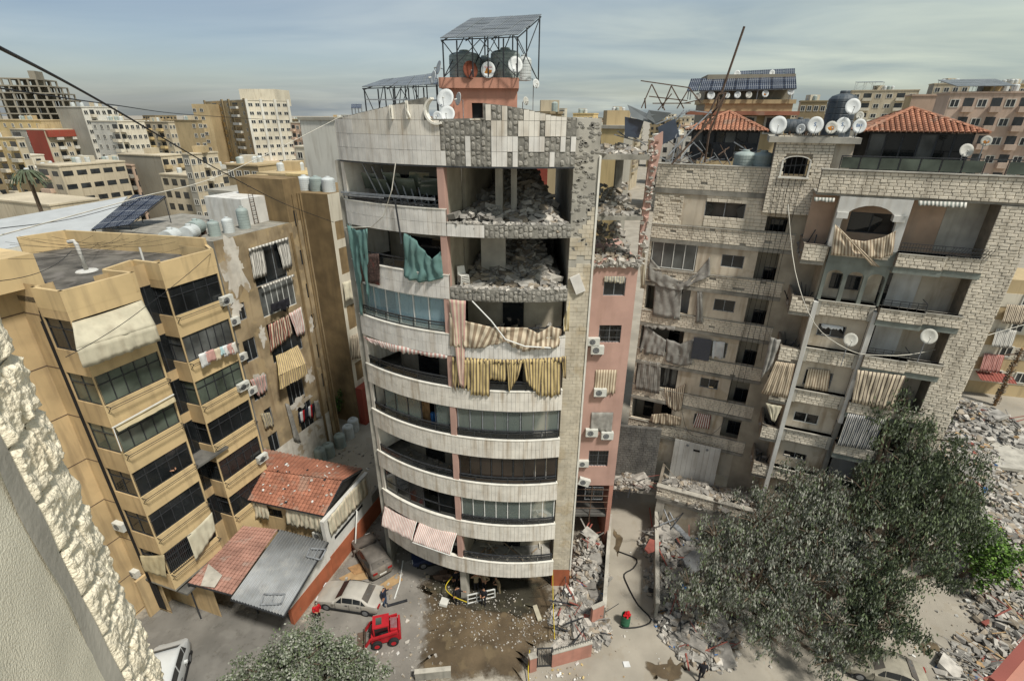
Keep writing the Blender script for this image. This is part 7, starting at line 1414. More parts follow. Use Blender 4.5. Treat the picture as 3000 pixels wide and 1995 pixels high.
# ================================================================ vehicles
def car(label,loc,rz,kind,paint,L=4.5,Wd=1.78,name='car',smash=()):
    t=thing(name,label,'van' if name=='van' else 'car',loc,None,rz); hw=Wd/2
    S=dict(sedan=[(-.5,.36,.60,.60,.80),(-.47,.24,.70,.72,.93),(-.30,.2,.86,.90,1),(-.20,.2,.91,.97,1),(-.05,.2,.94,1.40,1),(.12,.2,.96,1.46,1),(.24,.2,.98,1.36,1),(.36,.22,1.0,1.06,.99),(.46,.25,.98,1.02,.95),(.5,.4,.80,.82,.86)],
           hatch=[(-.5,.38,.70,.70,.82),(-.46,.25,.84,.86,.95),(-.26,.22,.98,1.04,1),(-.18,.22,1.02,1.12,1),(-.02,.22,1.04,1.60,1),(.20,.22,1.06,1.64,1),(.38,.24,1.06,1.58,.99),(.47,.3,1.04,1.12,.96),(.5,.45,.9,.92,.9)],
           van=[(-.5,.4,1.0,1.0,.86),(-.47,.3,1.15,1.2,.96),(-.36,.25,1.2,1.45,1),(-.24,.25,1.22,1.98,1),(0,.25,1.25,2.05,1),(.42,.25,1.25,2.04,1),(.49,.3,1.22,1.95,.98),(.5,.5,1.0,1.15,.95)])[kind]
    def sec(s):
        x,zl,zb_,zr,wf=s; w_=hw*wf; rw=w_ if zr-zb_<.12 else w_*(.80 if kind!='van' else .9); return [(x*L,w_*.9,zl),(x*L,w_*1.0,zl+.22),(x*L,w_,zb_-.06),(x*L,w_*.97,zb_),(x*L,rw,zr-.05),(x*L,rw*.82,zr)]
    b=MB(); ss=[sec(s) for s in S]
    for p,q in zip(ss,ss[1:]):
        for i in range(5):
            b.face([p[i],q[i],q[i+1],p[i+1]]); b.face([(p[i+1][0],-p[i+1][1],p[i+1][2]),(q[i+1][0],-q[i+1][1],q[i+1][2]),(q[i][0],-q[i][1],q[i][2]),(p[i][0],-p[i][1],p[i][2])])
        b.face([p[5],q[5],(q[5][0],-q[5][1],q[5][2]),(p[5][0],-p[5][1],p[5][2])])
    for p,f in ((ss[0],1),(ss[-1],-1)): c=[*p]+[(x,-y,z) for x,y,z in reversed(p)]; b.face(c[::f])
    o=b.build('body',paint,t,smooth=True,local=True); o.data.polygons.foreach_set('use_smooth',[True]*len(o.data.polygons)); ed=o.modifiers.new('w','WELD'); ed.merge_threshold=.001; bv=o.modifiers.new('b','SUBSURF'); bv.levels=1; bv.render_levels=1
    def lerp(s,q,f): return tuple(x+(y-x)*f for x,y in zip(s,q))
    big=[i for i,s in enumerate(S) if s[3]-s[2]>.3]
    for sy in (1,-1):   # side glass
        for i,j in zip(big,big[1:]):
            p,q=ss[i],ss[j]; g=MB(); e=.03
            A,B=lerp(p[3],p[4],.12),lerp(q[3],q[4],.12); C_,D_=lerp(q[3],q[4],.92),lerp(p[3],p[4],.92); A,B,C_,D_=lerp(A,B,e),lerp(B,A,e),lerp(C_,D_,e),lerp(D_,C_,e)
            g.face([(x,sy*(y+.012),z) for x,y,z in ((A,B,C_,D_) if sy<0 else (D_,C_,B,A))]); g.build('side_window','glass_dark',t,local=True)
        for i,j in ((big[0]-1,big[0]),(big[-1],big[-1]+1)):
            p,q=ss[i],ss[j]; g=MB()
            tri=[lerp(p[3],q[3],.35 if i<big[0] else .05),lerp(p[3],q[3],.97 if i<big[0] else .7),lerp(p[4],q[4],.95 if i<big[0] else .08)]; g.face([(x,sy*(y+.014),z+.02) for x,y,z in (tri if sy<0 else tri[::-1])]); g.build('quarter_window','glass_dark',t,local=True)
    for nm,i,j in (('windscreen',big[0]-1,big[0]),('rear_window',big[-1],big[-1]+1)):
        p,q=ss[i],ss[j]; g=MB(); f0,f1=(.22,.94) if nm=='windscreen' else (.08,.86); A,B=lerp(p[5],q[5],f0),lerp(p[5],q[5],f1); k=1.0
        up=.025; g.face([(A[0],A[1]*k,A[2]+up),(A[0],-A[1]*k,A[2]+up),(B[0],-B[1]*k,B[2]+up),(B[0],B[1]*k,B[2]+up)][::(1 if nm=='windscreen' else 1)]); g.build(nm,'room_dk' if nm in smash else 'glass_dark',t,local=True)
        if nm in smash:
            g=MB(); rg=random.Random(3); cx=(A[0]+B[0])/2; 
            for q_ in range(5): a=rg.uniform(-.5,.5); g.face([(cx+rg.uniform(-.2,.2),a,(A[2]+B[2])/2+.04),(cx+rg.uniform(-.2,.2),a+.25,(A[2]+B[2])/2+.04),(cx+rg.uniform(-.2,.2),a+.1,(A[2]+B[2])/2+.05)])
            g.build('shattered_glass','glass_grey',t,local=True)
    for x in (-.31*L,.30*L):
        for sy in (1,-1):
            w_=MB(); pf=[(.0,-.1),(.2,-.1),(.31,-.09),(.33,-.05),(.33,.05),(.31,.09),(.2,.1),(0,.1)]; w_.lathe([(max(r,.001),z) for r,z in pf],18); w_.v=[(x+a,sy*(hw-.09)+c,.33+b_) for a,b_,c in w_.v]; wo=w_.build('wheel','tyre',t,local=True)
            h=MB(); h.lathe([(.001,.0),(.06,.01),(.19,.0),(.2,-.01)],14); h.v=[(x+a,sy*(hw-.09+.106)+sy*c,.33+b_) for a,b_,c in h.v]; h.build('rim','rim',wo,local=True)
    z=S[-1][2]; 
    for sy in (1,-1):
        g=MB(); g.box(L*.47,L*.503,sy*hw*.62-.16,sy*hw*.62+.16,z-.08,z+.06); g.build('tail_light','lamp_red',t,local=True); g=MB(); g.box(-L*.492,-L*.46,sy*hw*.6-.17,sy*hw*.6+.17,S[0][2]-.06,S[0][2]+.05); g.build('headlight','lamp_clear',t,local=True)
    for sy in (1,-1):
        for x in (-.16,.06,.25): g=MB(); g.box(x*L-.008,x*L+.008,sy*(hw+.003)-.006,sy*(hw+.003)+.006,.36,.9); g.build('door_seam','dark',t,local=True)
        for x in (.02,.2): g=MB(); g.box(x*L-.08,x*L+.08,sy*(hw+.012)-.015,sy*(hw+.012)+.015,.80,.84); g.build('door_handle','metal_dk',t,local=True)
        g=MB(); g.box(-.16*L-.1,-.16*L+.05,sy*(hw+.08)-.09,sy*(hw+.08)+.09,.95,1.08); g.build('wing_mirror',paint,t,local=True)
        g=MB(); g.box(-.42*L,.42*L,sy*(hw-.03)-.03,sy*(hw-.03)+.03,.2,.33); g.build('sill','tyre',t,local=True)
    g=MB(); g.box(L*.498,L*.506,-.26,.26,z-.32,z-.2); g.build('number_plate','plastic_white',t,local=True)
    return t
a=atz('G',1850,1000,0); b=atz('G',2190,1060,0); c=(atz('G',1870,960,.5)+atz('G',2170,1000,.5))/2
car('dusty silver saloon car with a smashed rear window, parked by the yard wall',(-11.05,24.05,0),math.atan2(-.75,4.2)+.02,'sedan','car_silver',4.6,1.8,smash=('rear_window',))
car('dust-covered dark hatchback with broken rear glass behind the silver car',(-10.55,27.6,0),math.atan2(-3.0,2.3),'hatch','car_dark',4.2,1.8,smash=('rear_window',))
car('white van with red and white rear chevrons at the stone wall',(-20.2,18.1,0),math.atan2(-.6,-1)+math.pi/2-.2,'van','car_white',5.0,1.95,'van')
car('white pickup-sized car wedged in the lane behind the boundary wall',(-10.6,36.3,0),1.25,'hatch','car_white',4.3,1.75,smash=('rear_window',))
car('dark blue car parked under the curved block',(-5.4,28.0,0),.25,'sedan','car_blue',4.4,1.75)
car('dust-buried wrecked car under the eucalyptus',(22.6,19.3,0),-.35,'sedan','car_dusty',4.4,1.8,smash=('windscreen','rear_window'))
vt=[o for o in bpy.data.objects if o.name.startswith('van')][0]
for i in range(6): g=MB(); g.box(2.5,2.512,-.9+.3*i,-.75+.3*i,.55,1.0); g.build('chevron','red_paint',vt,local=True)
# red skid-steer loader
p=atz('H',285,1290,0); t=thing('skid_steer_loader','small bright red skid-steer loader on the dusty forecourt','loader',(p.x,p.y+.1,0),None,R_(14)); t.scale=(.82,)*3
def lp(nm,m,f): g=MB(); f(g); return g.build(nm,m,t,local=True)
lp('chassis','red_paint',lambda g:(g.box(-.95,1.15,-.62,.62,.3,1.0),g.hexa([(.55,-.6,1.0),(1.2,-.6,1.0),(1.2,.6,1.0),(.55,.6,1.0),(.55,-.55,1.55),(1.05,-.55,1.45),(1.05,.55,1.45),(.55,.55,1.55)])))
lp('cab','red_paint',lambda g:(g.box(-.75,.5,-.55,.55,1.9,2.02),[g.box(x-.05,x+.05,y-.05,y+.05,1.0,1.9) for x in (-.68,.43) for y in (-.5,.5)]))
lp('cab_glass','glass_dark',lambda g:(g.box(-.7,.45,-.52,.52,1.02,1.88)))
lp('roof_hatch','glass_green',lambda g:g.box(-.5,-.05,-.3,.3,2.02,2.04))
for i in range(7): lp('grille_bar','metal_gray',lambda g:g.box(.6+.07*i,.63+.07*i,-.45,.45,1.56-.013*i,1.60-.013*i))
lp('rear_door','red_paint',lambda g:g.box(1.16,1.3,-.66,.66,.35,1.45))
for sy in (1,-1): lp('lift_arm','red_paint',lambda g:(g.bar((1.1,sy*.74,1.4),(-1.0,sy*.74,1.1),.14,.2),g.bar((-1.0,sy*.74,1.1),(-1.5,sy*.74,.3),.14,.18)))
lp('bucket','metal_rust',lambda g:(g.box(-2.1,-1.45,-.85,.85,.05,.1),g.box(-1.5,-1.45,-.85,.85,.1,.6)))
for x in (-.55,.7):
    for sy in (1,-1):
        w_=MB(); w_.lathe([(.001,-.13),(.36,-.13),(.4,-.08),(.4,.08),(.36,.13),(.001,.13)],16); w_.v=[(x+a,sy*.80+c,.4+b_) for a,b_,c in w_.v]; wo=w_.build('wheel','tyre',t,local=True); h=MB(); h.lathe([(.001,0),(.2,0)],12); h.v=[(x+a,sy*.935,.4+b_) for a,b_,c in h.v]; h.build('rim','red_paint',wo,local=True)
# ================================================================ people
def person(label,loc,rz,shirt,pants,arms='down',hair='hair',lean=0,stride=.0):
    me=bpy.data.meshes.new('p'); V=[];E=[];Rr=[]
    def v(x,y,z,r,par=None):
        V.append((x,y+lean*max(0,z-.9),z)); Rr.append(r)
        if par is not None: E.append((par,len(V)-1))
        return len(V)-1
    pel=v(0,0,.98,.15); ch=v(0,.0,1.22,.15,pel); up=v(0,.01,1.40,.155,ch); nk=v(0,0,1.52,.06,up); hd=v(0,-.02,1.62,.095,nk); ht=v(0,-.01,1.73,.075,hd); v(0,-.10,1.60,.03,hd)
    hands=[]
    for s in (-1,1):
        hp=v(s*.10,0,.90,.10,pel); kn=v(s*.11,-.03+s*stride*.4,.50,.07,hp); an=v(s*.12,.02+s*stride,.09,.045,kn); v(s*.13,-.14+s*stride,.05,.04,an)
        sh=v(s*.20,.01,1.42,.075,up); P={'down':((s*.26,.03,1.13),(s*.27,-.05,.88)),'head':((s*.36,-.12,1.48),(s*.13,-.10,1.66)),'front':((s*.25,-.02,1.14),(s*.12,-.24,1.16)),'point':((s*.26,.0,1.15),(s*.45,-.22,1.22)) if s>0 else ((s*.26,.03,1.13),(s*.27,-.05,.88)),'hips':((s*.40,.08,1.18),(s*.17,-.03,1.0))}[arms]
        el=v(*P[0],.052,sh); wr=v(*P[1],.04,el); d=(Vector(P[1])-Vector(P[0])).normalized(); q=Vector(P[1])+d*.07; h=v(*q,.042,wr); hands.append(q)
        for k in range(4): fq=q+d*(.075+.012*(k in (1,2)))+d.orthogonal().normalized()*(.024*(k-1.5)); v(*fq,.010,h)
        th=q+d*.03-d.orthogonal().normalized()*.06; v(*th,.011,h)
    me.from_pydata(V,E,[]); o=bpy.data.objects.new('tmp',me); COL.objects.link(o); sk=o.modifiers.new('s','SKIN'); sk.use_smooth_shade=True; o.modifiers.new('u','SUBSURF').levels=1
    for i,r in enumerate(Rr): me.skin_vertices[0].data[i].radius=(r,r*.82 if i in (0,1,2) else r)
    me.skin_vertices[0].data[0].use_root=True
    bpy.context.view_layer.update(); dg=bpy.context.evaluated_depsgraph_get(); nm=bpy.data.meshes.new_from_object(o.evaluated_get(dg)); bpy.data.objects.remove(o)
    nm.materials.clear()
    for q in (shirt,pants,'skin','shoe',hair): nm.materials.append(MATS[q])
    for pl in nm.polygons:
        c=pl.center; c2=Vector((c.x,c.y-lean*max(0,c.z-.9),c.z)); near=min((c2-h).length for h in hands); pl.use_smooth=True
        pl.material_index=2 if near<.17 else 3 if c.z<.11 else 1 if c.z<.95 else (4 if (c.z>1.66 or c2.y>.02) else 2) if c.z>1.50 else 0
    ob=bpy.data.objects.new('person',nm); ob.location=loc; ob.rotation_euler=(0,0,rz); lk(ob,None,label,'person'); return ob
def PG(k,x,y): q=atz(k,x,y,0); return (q.x,q.y,.02)
person('person in red shirt and black trousers walking by the silver car',PG('G',1838,1118),R_(40),'red_cloth','black_cloth','front',stride=.12)
person('person in dark T-shirt and jeans pointing, behind the silver car',PG('H',292,1068),R_(70),'navy_cloth','jeans','point')
person('person in black standing by the concrete pillar, arm out to the gate',PG('H',770,1058),R_(25),'black_cloth','black_cloth','point')
person('person in black standing in front of the fallen white gate frame',PG('H',942,1068),R_(-20),'black_cloth','black_cloth','front')
person('person in tan top and dark trousers with hands to the head, under the block',PG('H',893,972),R_(5),'khaki','black_cloth','head')
person('person in khaki top standing beside the one with raised hands',PG('H',946,966),R_(-25),'khaki','black_cloth','hips')
person('person in brown clothes bending at the wet edge under the block',PG('H',1042,985),R_(-60),'khaki','khaki','front',lean=-.3)
person('person in black with white collar behind the concrete pillar',PG('H',766,948),R_(15),'black_cloth','black_cloth','down')
person('person in black vest over white shirt walking on the sandy street',PG('f',1612,1566),R_(170),'black_cloth','black_cloth','down',stride=.15)
person('person in dark clothes leaning at an open dark window of the yellow block',Y1.P(2.2,WT[3]-WH_-.75,-.32),Y1.rz,'black_cloth','black_cloth','front',lean=-.15)
# ================================================================ street walls, gate, rubble
def lowwall(label,A,B,h,th,m,cap='concrete_lt',name='low_wall'):
    A,B=Vector((*A,0)),Vector((*B,0)); W=Wall(A.x,A.y,B.x-A.x,B.y-A.y); l=(B-A).length; t=thing(name,label,'wall',(A+B)/2); mb=MB(); W.box(mb,0,l,0,h,-th,0); mb.build('body',m,t); mb=MB(); W.box(mb,-.02,l+.02,h,h+.07,-th-.04,.04); mb.build('coping',cap,t); return t,W,l
g1=gp('H',(1390,1478),(1650,1405)); t,W,l=lowwall('short pink garden wall with thin spikes beside the black gate',g1[0],g1[1],1.25,.2,'pink_dk')
mb=MB()
for i in range(16): u=.1+(l-.2)*i/15; mb.bar(W.P(u,1.3,-.1),W.P(u,1.62,-.1),.02)
mb.bar(W.P(.05,1.5,-.1),W.P(l-.05,1.5,-.1),.025); mb.build('spikes','metal_dk',t)
g2=gp('H',(1245,1515),(1290,1500)); t,W,l=lowwall('pink gate post at the wet forecourt',g2[0],g2[1],1.3,.28,'pink_dk',name='gate_post')
A,B=Vector((*gp('H',(1292,1475))[0],0)),Vector((*gp('H',(1388,1470))[0],0)); t=thing('iron_gate','black iron bar gate between the pink post and garden wall','gate',A); mb=MB()
for z in (.1,1.75): mb.bar(A+Vector((0,0,z)),B+Vector((0,0,z)),.06)
for q in (A,B): mb.bar(q,q+Vector((0,0,1.8)),.06)
mb.build('frame','metal_dk',t)
for i in range(9): q=A.lerp(B,(i+.5)/9); mb=MB(); mb.bar(q+Vector((0,0,.1)),q+Vector((0,0,1.75)),.028); mb.build('bar','metal_dk',t)
g3=gp('H',(1735,1185),(1775,560)); lowwall('long narrow concrete wall along the alley, beside the pink wing',g3[0],g3[1],1.5,.18,'concrete'); g4=gp('H',(2082,1165),(2075,520)); lowwall('long narrow concrete wall along the alley, beside the garage rubble',g4[0],g4[1],1.6,.2,'concrete')
g5=gp('H',(1650,1225),(1725,1190)); lowwall('broken pink wall end beside the alley mouth',g5[0],g5[1],1.9,.2,'pink_dk'); g6=gp('H',(490,1568),(725,1545)); lowwall('low wall with rail at the edge of the forecourt',g6[0],g6[1],.7,.2,'concrete')
def rubble(name,label,spots,n,s0,s1,seed,mats,zb=0,extra=0,parent=None,bars=0,big=0):
    rg=random.Random(seed); mb=MB(); tot=sum(s[2]**2 for s in spots); nm=len(mats)
    def hz(x,y): return max([0]+[h*max(0,1-((x-a)**2+(y-b)**2)/(r*r)) for a,b,r,h in spots])
    for a,b,r,h in spots:   # mound under the lumps
        if h>.15: mb.grid(lambda p,q,a=a,b=b,r=r:(lambda x,y:(x,y,zb-.12+hz(x,y)*.9+.06*math.sin(x*9)*math.cos(y*8)))(a+r*q*math.cos(2*math.pi*p),b+r*q*math.sin(2*math.pi*p)),22,7,lambda i,j:rg.choice((0,0,2)))
    for i in range(n):
        a,b,r,h=rg.choices(spots,[s[2]**2 for s in spots])[0]; d=r*math.sqrt(rg.random())*1.04; q=rg.uniform(0,6.28); x,y=a+d*math.cos(q),b+d*math.sin(q); s=s0+(s1-s0)*rg.random()**2.4
        mi=rg.randrange(min(4,nm)) if rg.random()<1-extra else rg.randrange(nm); chunk(mb,(x,y,zb+hz(x,y)+s*.12),s,mi,rg,.8)
    for i in range(big): a,b,r,h=rg.choice(spots); d=r*rg.random()*.8; q=rg.uniform(0,6.28); x,y=a+d*math.cos(q),b+d*math.sin(q); chunk(mb,(x,y,zb+hz(x,y)+.1),rg.uniform(.9,1.7),rg.randrange(3),rg,.35)
    for i in range(bars): a,b,r,h=rg.choice(spots); d=r*rg.random(); q=rg.uniform(0,6.28); x,y=a+d*math.cos(q),b+d*math.sin(q); l=rg.uniform(.5,2.2); w3=rg.uniform(0,6.28); z=zb+hz(x,y)+.1; mb.bar((x,y,z),(x+l*math.cos(w3),y+l*math.sin(w3),z+rg.uniform(-.2,.7)),rg.choice((.03,.05,.1)),.03,rg.choice((2,nm-1,min(4,nm-1))))
    return mb.build(name,mats,parent,label if parent is None else None,'rubble' if parent is None else None,None,'stuff')
RM=['rub1','rub2','rub3','rub4','stripe_red','white_wall','plastic_blue','wood','metal_dk']
rubble('rubble_heap','heap of broken blocks between the stone pier and the alley wall',[(5.6,26.3,1.6,1.3),(5.0,24.0,1.7,.8),(5.2,22.2,1.5,.5),(4.2,23.0,1.6,.4),(5.9,28.2,1.4,2.0)],2600,.05,.5,1,RM,0,.06,bars=50,big=8)
rubble('rubble_scatter','white and grey bits strewn along the wet forecourt',[(-3.2,23.2,2.4,.05),(-.8,22.9,2.2,.05),(2.2,21.8,1.6,.08),(1.0,22.0,1.2,.03),(3.4,21.0,1.2,.2),(-5,24.4,1.5,.03)],800,.03,.14,2,['rub2','rub2','rub1','rub4'],.02)
rubble('rubble_heap','great heap of rubble, clothes and planks between the alley and the eucalyptus',[(12.0,25.5,2.2,.9),(13.5,27.6,2.6,1.3),(11.5,22.6,1.9,.6),(13.3,22.5,2.0,.7),(14.6,25.0,2.4,.8),(12.0,29.0,1.8,1.5),(16.5,27.5,3,.8),(11.6,20.9,1.2,.25),(13,20.8,1.4,.25)],5600,.05,.55,3,RM,0,.10,bars=110,big=22)
rubble('rubble_heap','heap of rubble spilling through the alley end by the block wall',[(8.9,32.7,.7,.5),(10.2,32.6,.8,.6),(9.6,32.8,.8,.8),(11.0,32.4,.6,.4)],650,.06,.5,4,RM,3.2,.05,bars=25,big=7)
rubble('rubble_heap','grey rubble covering the garage terrace',[tuple(GW.P(u,0,d).xy)+(r,h) for u,d,r,h in ((1.5,-1.5,1.5,.35),(3.2,-1.4,1.6,.45),(5.0,-1.4,1.5,.5),(6.2,-1.6,1.3,.6))],800,.08,.55,5,RM[:4],GT-.88,0,bars=25,big=4)
rubble('rubble_field','wide field of rubble and rubbish along the far edge of the sandy street',[(36,27,3.5,.8),(38.5,31,4,1.2),(34,22.5,3,.5),(41,36,5,1.6),(31,19.2,3,.3),(44,42,6,1.8),(36,35.5,3,1.0),(28.5,18.5,2.4,.15)],7500,.05,.55,6,RM+['cardboard'],0,.08,bars=120,big=10)
rubble('rubble_field','rubble and rubbish heap at the foot of the striped building',[(40,47,6,2.2),(46,50,6,2.5),(36,44,4,1.2),(50,46,6,2.2)],2800,.1,.7,7,RM+['cardboard'],0,.07,bars=60,big=10)
rubble('rubble_scatter','stones and paper scattered over the sandy street',[(24,19,5,.02),(30,21,5,.02),(16,19,5,.02),(9,20,3,.02),(8.8,25,1.2,.02),(9.6,28,1.2,.04)],420,.03,.2,8,['rub2','white_wall','rub1','rub4','cardboard'],.0,.3)
rubble('rubble_scatter','bits and boards scattered round the parked cars',[(-10,25.9,1.6,.03),(-7.6,26.4,1.6,.03),(-8,29.5,2.2,.05),(-11.5,30.5,1.5,.05),(-8.4,21.5,3,.01),(-6.4,18.6,2.5,.02),(-12,34,2,.1),(-16,40,3,.05)],620,.03,.28,9,['rub1','rub2','rub3','rub4','white_wall','cardboard'],.0,.2)
rubble('rubble_scatter','garden debris by the low wall at the forecourt edge',[(-5.3,17.6,1.6,.1),(-3.6,17.4,1.0,.1),(2,18.6,1.2,.05),(3.6,18.8,1.4,.06)],260,.04,.22,10,['rub2','white_wall','rub4','stripe_yel'],.0)
m=MB(); q=(37.5,41.0); m.grid(lambda a,b:(q[0]+5.5*b*math.cos(6.283*a),q[1]+4*b*math.sin(6.283*a),-.1+2.6*(1-b*b)+.2*math.sin(a*40)*b),30,8); m.build('earth_mound','soil',None,'bare brown earth mound beyond the stone pier','mound',smooth=True)
m=MB(); c=[atz('I',x,y,.9) for x,y in ((1800,300),(1900,250),(2060,330),(2041,420),(1880,400))]; m.prism([(p.x,p.y) for p in c][::-1],.6,.9); m.build('fallen_slab','concrete_lt',None,'large pale concrete slab lying in the rubble beside the earth mound','slab')
for i,(k,x,y,m_,s,lab) in enumerate((('H',1505,1000,'plastic_white',(.6,.6,.8),'white washing machine upended in the rubble'),('H',680,1045,'plastic_white',(.6,.55,.2),'white square panel on the wet forecourt'),('H',297,1160,'white_cloth',(.45,.35,.02),'white paper sheet on the forecourt by the red loader'),('H',1295,1115,'cream_cloth',(.3,1.2,.15),'pale mattress roll on the wet forecourt'),('H',2185,1325,'plastic_blue',(.4,.35,.15),'turquoise bag at the heap edge'),('I',1430,1500,'white_cloth',(.5,.4,.02),'white paper beside the wrecked car'),('H',1885,1455,'white_cloth',(.4,.35,.05),'white scrap on the sandy street'))):
    p=atz(k,x,y,s[2]/2); o=piece('loose_item',m_,p,s,.4+i,None,.12*(i%2),.1,label=lab,cat='debris')
o=MB(); p=atz('H',1512,995,.85); 
for k in range(14): q,w_=2*math.pi*k/14,2*math.pi*(k+1)/14; o.face([p+Vector((.2*math.cos(q),.2*math.sin(q),.03)),p+Vector((.2*math.cos(w_),.2*math.sin(w_),.03)),p+Vector((.1*math.cos(w_),.1*math.sin(w_),.03)),p+Vector((.1*math.cos(q),.1*math.sin(q),.03))])
o.build('drum_ring','metal_dk',None,'dark round drum opening on the upended washing machine','appliance part')
for lab,pts,m_,z in (('brown cardboard sheets flattened between the two cars',((1950,870),(2090,800),(2130,870),(1990,900)),'cardboard',.06),('brown cardboard sheet under the dark hatchback rear',((2170,920),(2290,840),(2320,880),(2200,950)),'cardboard',.06),('light board lying behind the silver car',((2000,810),(2080,780),(2120,830),(2040,850)),'wood',.1)):
    c=[atz('G',x,y,z) for x,y in pts]; mb=MB(); mb.prism([(p.x,p.y) for p in c][::-1] if (c[1]-c[0]).cross(c[2]-c[0]).z<0 else [(p.x,p.y) for p in c],z-.03,z); mb.build('cardboard_sheet',m_,None,lab,'cardboard')
b=MB(); b.tube([atz('G',2320,770,.08),atz('G',2300,900,.08),atz('G',2270,990,.08)],.05,6); b.build('white_pole','alu_white',None,'white bent pole on the ground beside the dark hatchback','pole'); b=MB(); b.bar(atz('G',2230,1030,.1),atz('G',2345,997,.1),.16,.08); b.build('dark_beam','metal_dk',None,'dark beam on the ground beside the person in jeans','beam')
o=MB(); c=[atz('H',x,y,z) for x,y,z in ((835,1055,.02),(1015,1010,.02),(1012,960,.9),(835,1000,.9))]
for i in range(4): o.bar(c[i],c[(i+1)%4],.07)
for f in (.33,.66): o.bar(c[0].lerp(c[1],f),c[3].lerp(c[2],f),.05)
o.bar(c[0].lerp(c[3],.5),c[1].lerp(c[2],.5),.04); o.build('fallen_gate','alu_white',None,'fallen white gate frame propped before the people under the block','gate')
wire('caution_tape',[(2.9,25.3,2.9),atz('H',1400,1040,.9),atz('H',1410,1290,.9)],.03,'yellow caution tape stretched from the pier to the gate','tape_yellow','tape'); wire('caution_tape',[atz('H',760,845,1.2),atz('H',690,940,1.0),atz('H',730,1000,.9),atz('H',830,1045,.9)],.035,'yellow caution tape round the concrete pillar','tape_yellow','tape'); wire('caution_tape',[atz('H',1245,1360,1.2),atz('H',1235,1500,.4),atz('H',1240,1568,.3)],.035,'yellow caution tape tied to the pink gate post','tape_yellow','tape')
wire('fire_hose',[atz('H',x,y,.06) for x,y in ((1830,710),(1950,760),(1930,820),(1870,860),(1890,930),(1960,1060),(2050,1160),(1980,1205),(1870,1215),(1840,1200))],.05,'black hose snaking along the sandy alley','wire','hose',0,3)
# barrel
p=atz('H',1875,1190,0); t=thing('oil_drum','green barrel stuffed with red cloth at the alley mouth','barrel',p); mb=MB(); mb.lathe([(.001,0),(.3,0),(.3,.28),(.315,.3),(.3,.32),(.3,.58),(.315,.6),(.3,.62),(.3,.9),(.27,.9),(.27,.8)],20,p); mb.build('drum','plastic_green',t); mb=MB(); rg=random.Random(2)
for i in range(14): chunk(mb,p+Vector((rg.uniform(-.17,.17),rg.uniform(-.17,.17),.85+rg.uniform(0,.18))),.22,0,rg)
mb.build('red_cloth','red_cloth',t)
for lab,k,pts,m_ in (('red sheet-metal scrap hanging on the alley wall','H',((2005,690),(2040,625),(2115,650),(2090,700),(2030,720)),'stripe_red'),('grey-green crumpled sheet metal in the rubble heap','I',((185,900),(250,850),(310,880),(280,960),(230,990)),'corrugated'),('long grey sheet metal strip leaning over the rubble','I',((130,720),(160,715),(240,800),(210,800)),'metal_gray')):
    c=[atz(k,x,y,1.6) for x,y in pts]; mb=MB(); mb.face(c); mb.face([p-Vector((.03,.02,.06)) for p in reversed(c)]); mb.build('sheet_scrap',m_,None,lab,'sheet metal')
b=MB(); 
for x0,y0,x1,y1 in ((75,610,150,800),(95,610,185,790),(60,720,260,640)): b.bar(atz('I',x0,y0,2.2),atz('I',x1,y1,.6),.08)
b.build('fallen_poles','metal_gray',None,'grey poles leaning against the garage shutter','pole')
b=MB(); b.bar((-5.6,26.0,.1),(-4.2,25.6,.7),.12,.5); b.bar((-5.0,26.4,.4),(-4.6,25.4,.6),.5,.1); b.build('scrap_cart','metal_rust',None,'rusty tangled cart frame under the edge of the curved block','cart')
# utility pole overgrown with creeper
p=atz('I',1880,70,0); t=thing('utility_pole','old pole wrapped in brown creeper before the striped building','pole',p); mb=MB(); mb.tube([p,p+Vector((.1,0,7.5))],[.16,.12],8); mb.build('pole','wood',t); mb=MB(); rg=random.Random(8)
for i in range(500): z=rg.uniform(.3,7.4); a=rg.uniform(0,6.28); r=rg.uniform(.12,.36); chunk(mb,p+Vector((r*math.cos(a),r*math.sin(a),z)),.16,rg.randrange(2),rg,.4)
mb.build('creeper',['rub4','bark'],t,kind='stuff'); mb=MB(); mb.bar(p+Vector((-1.6,0,6.6)),p+Vector((.9,0,6.9)),.1); mb.build('cross_arm','metal_rust',t)
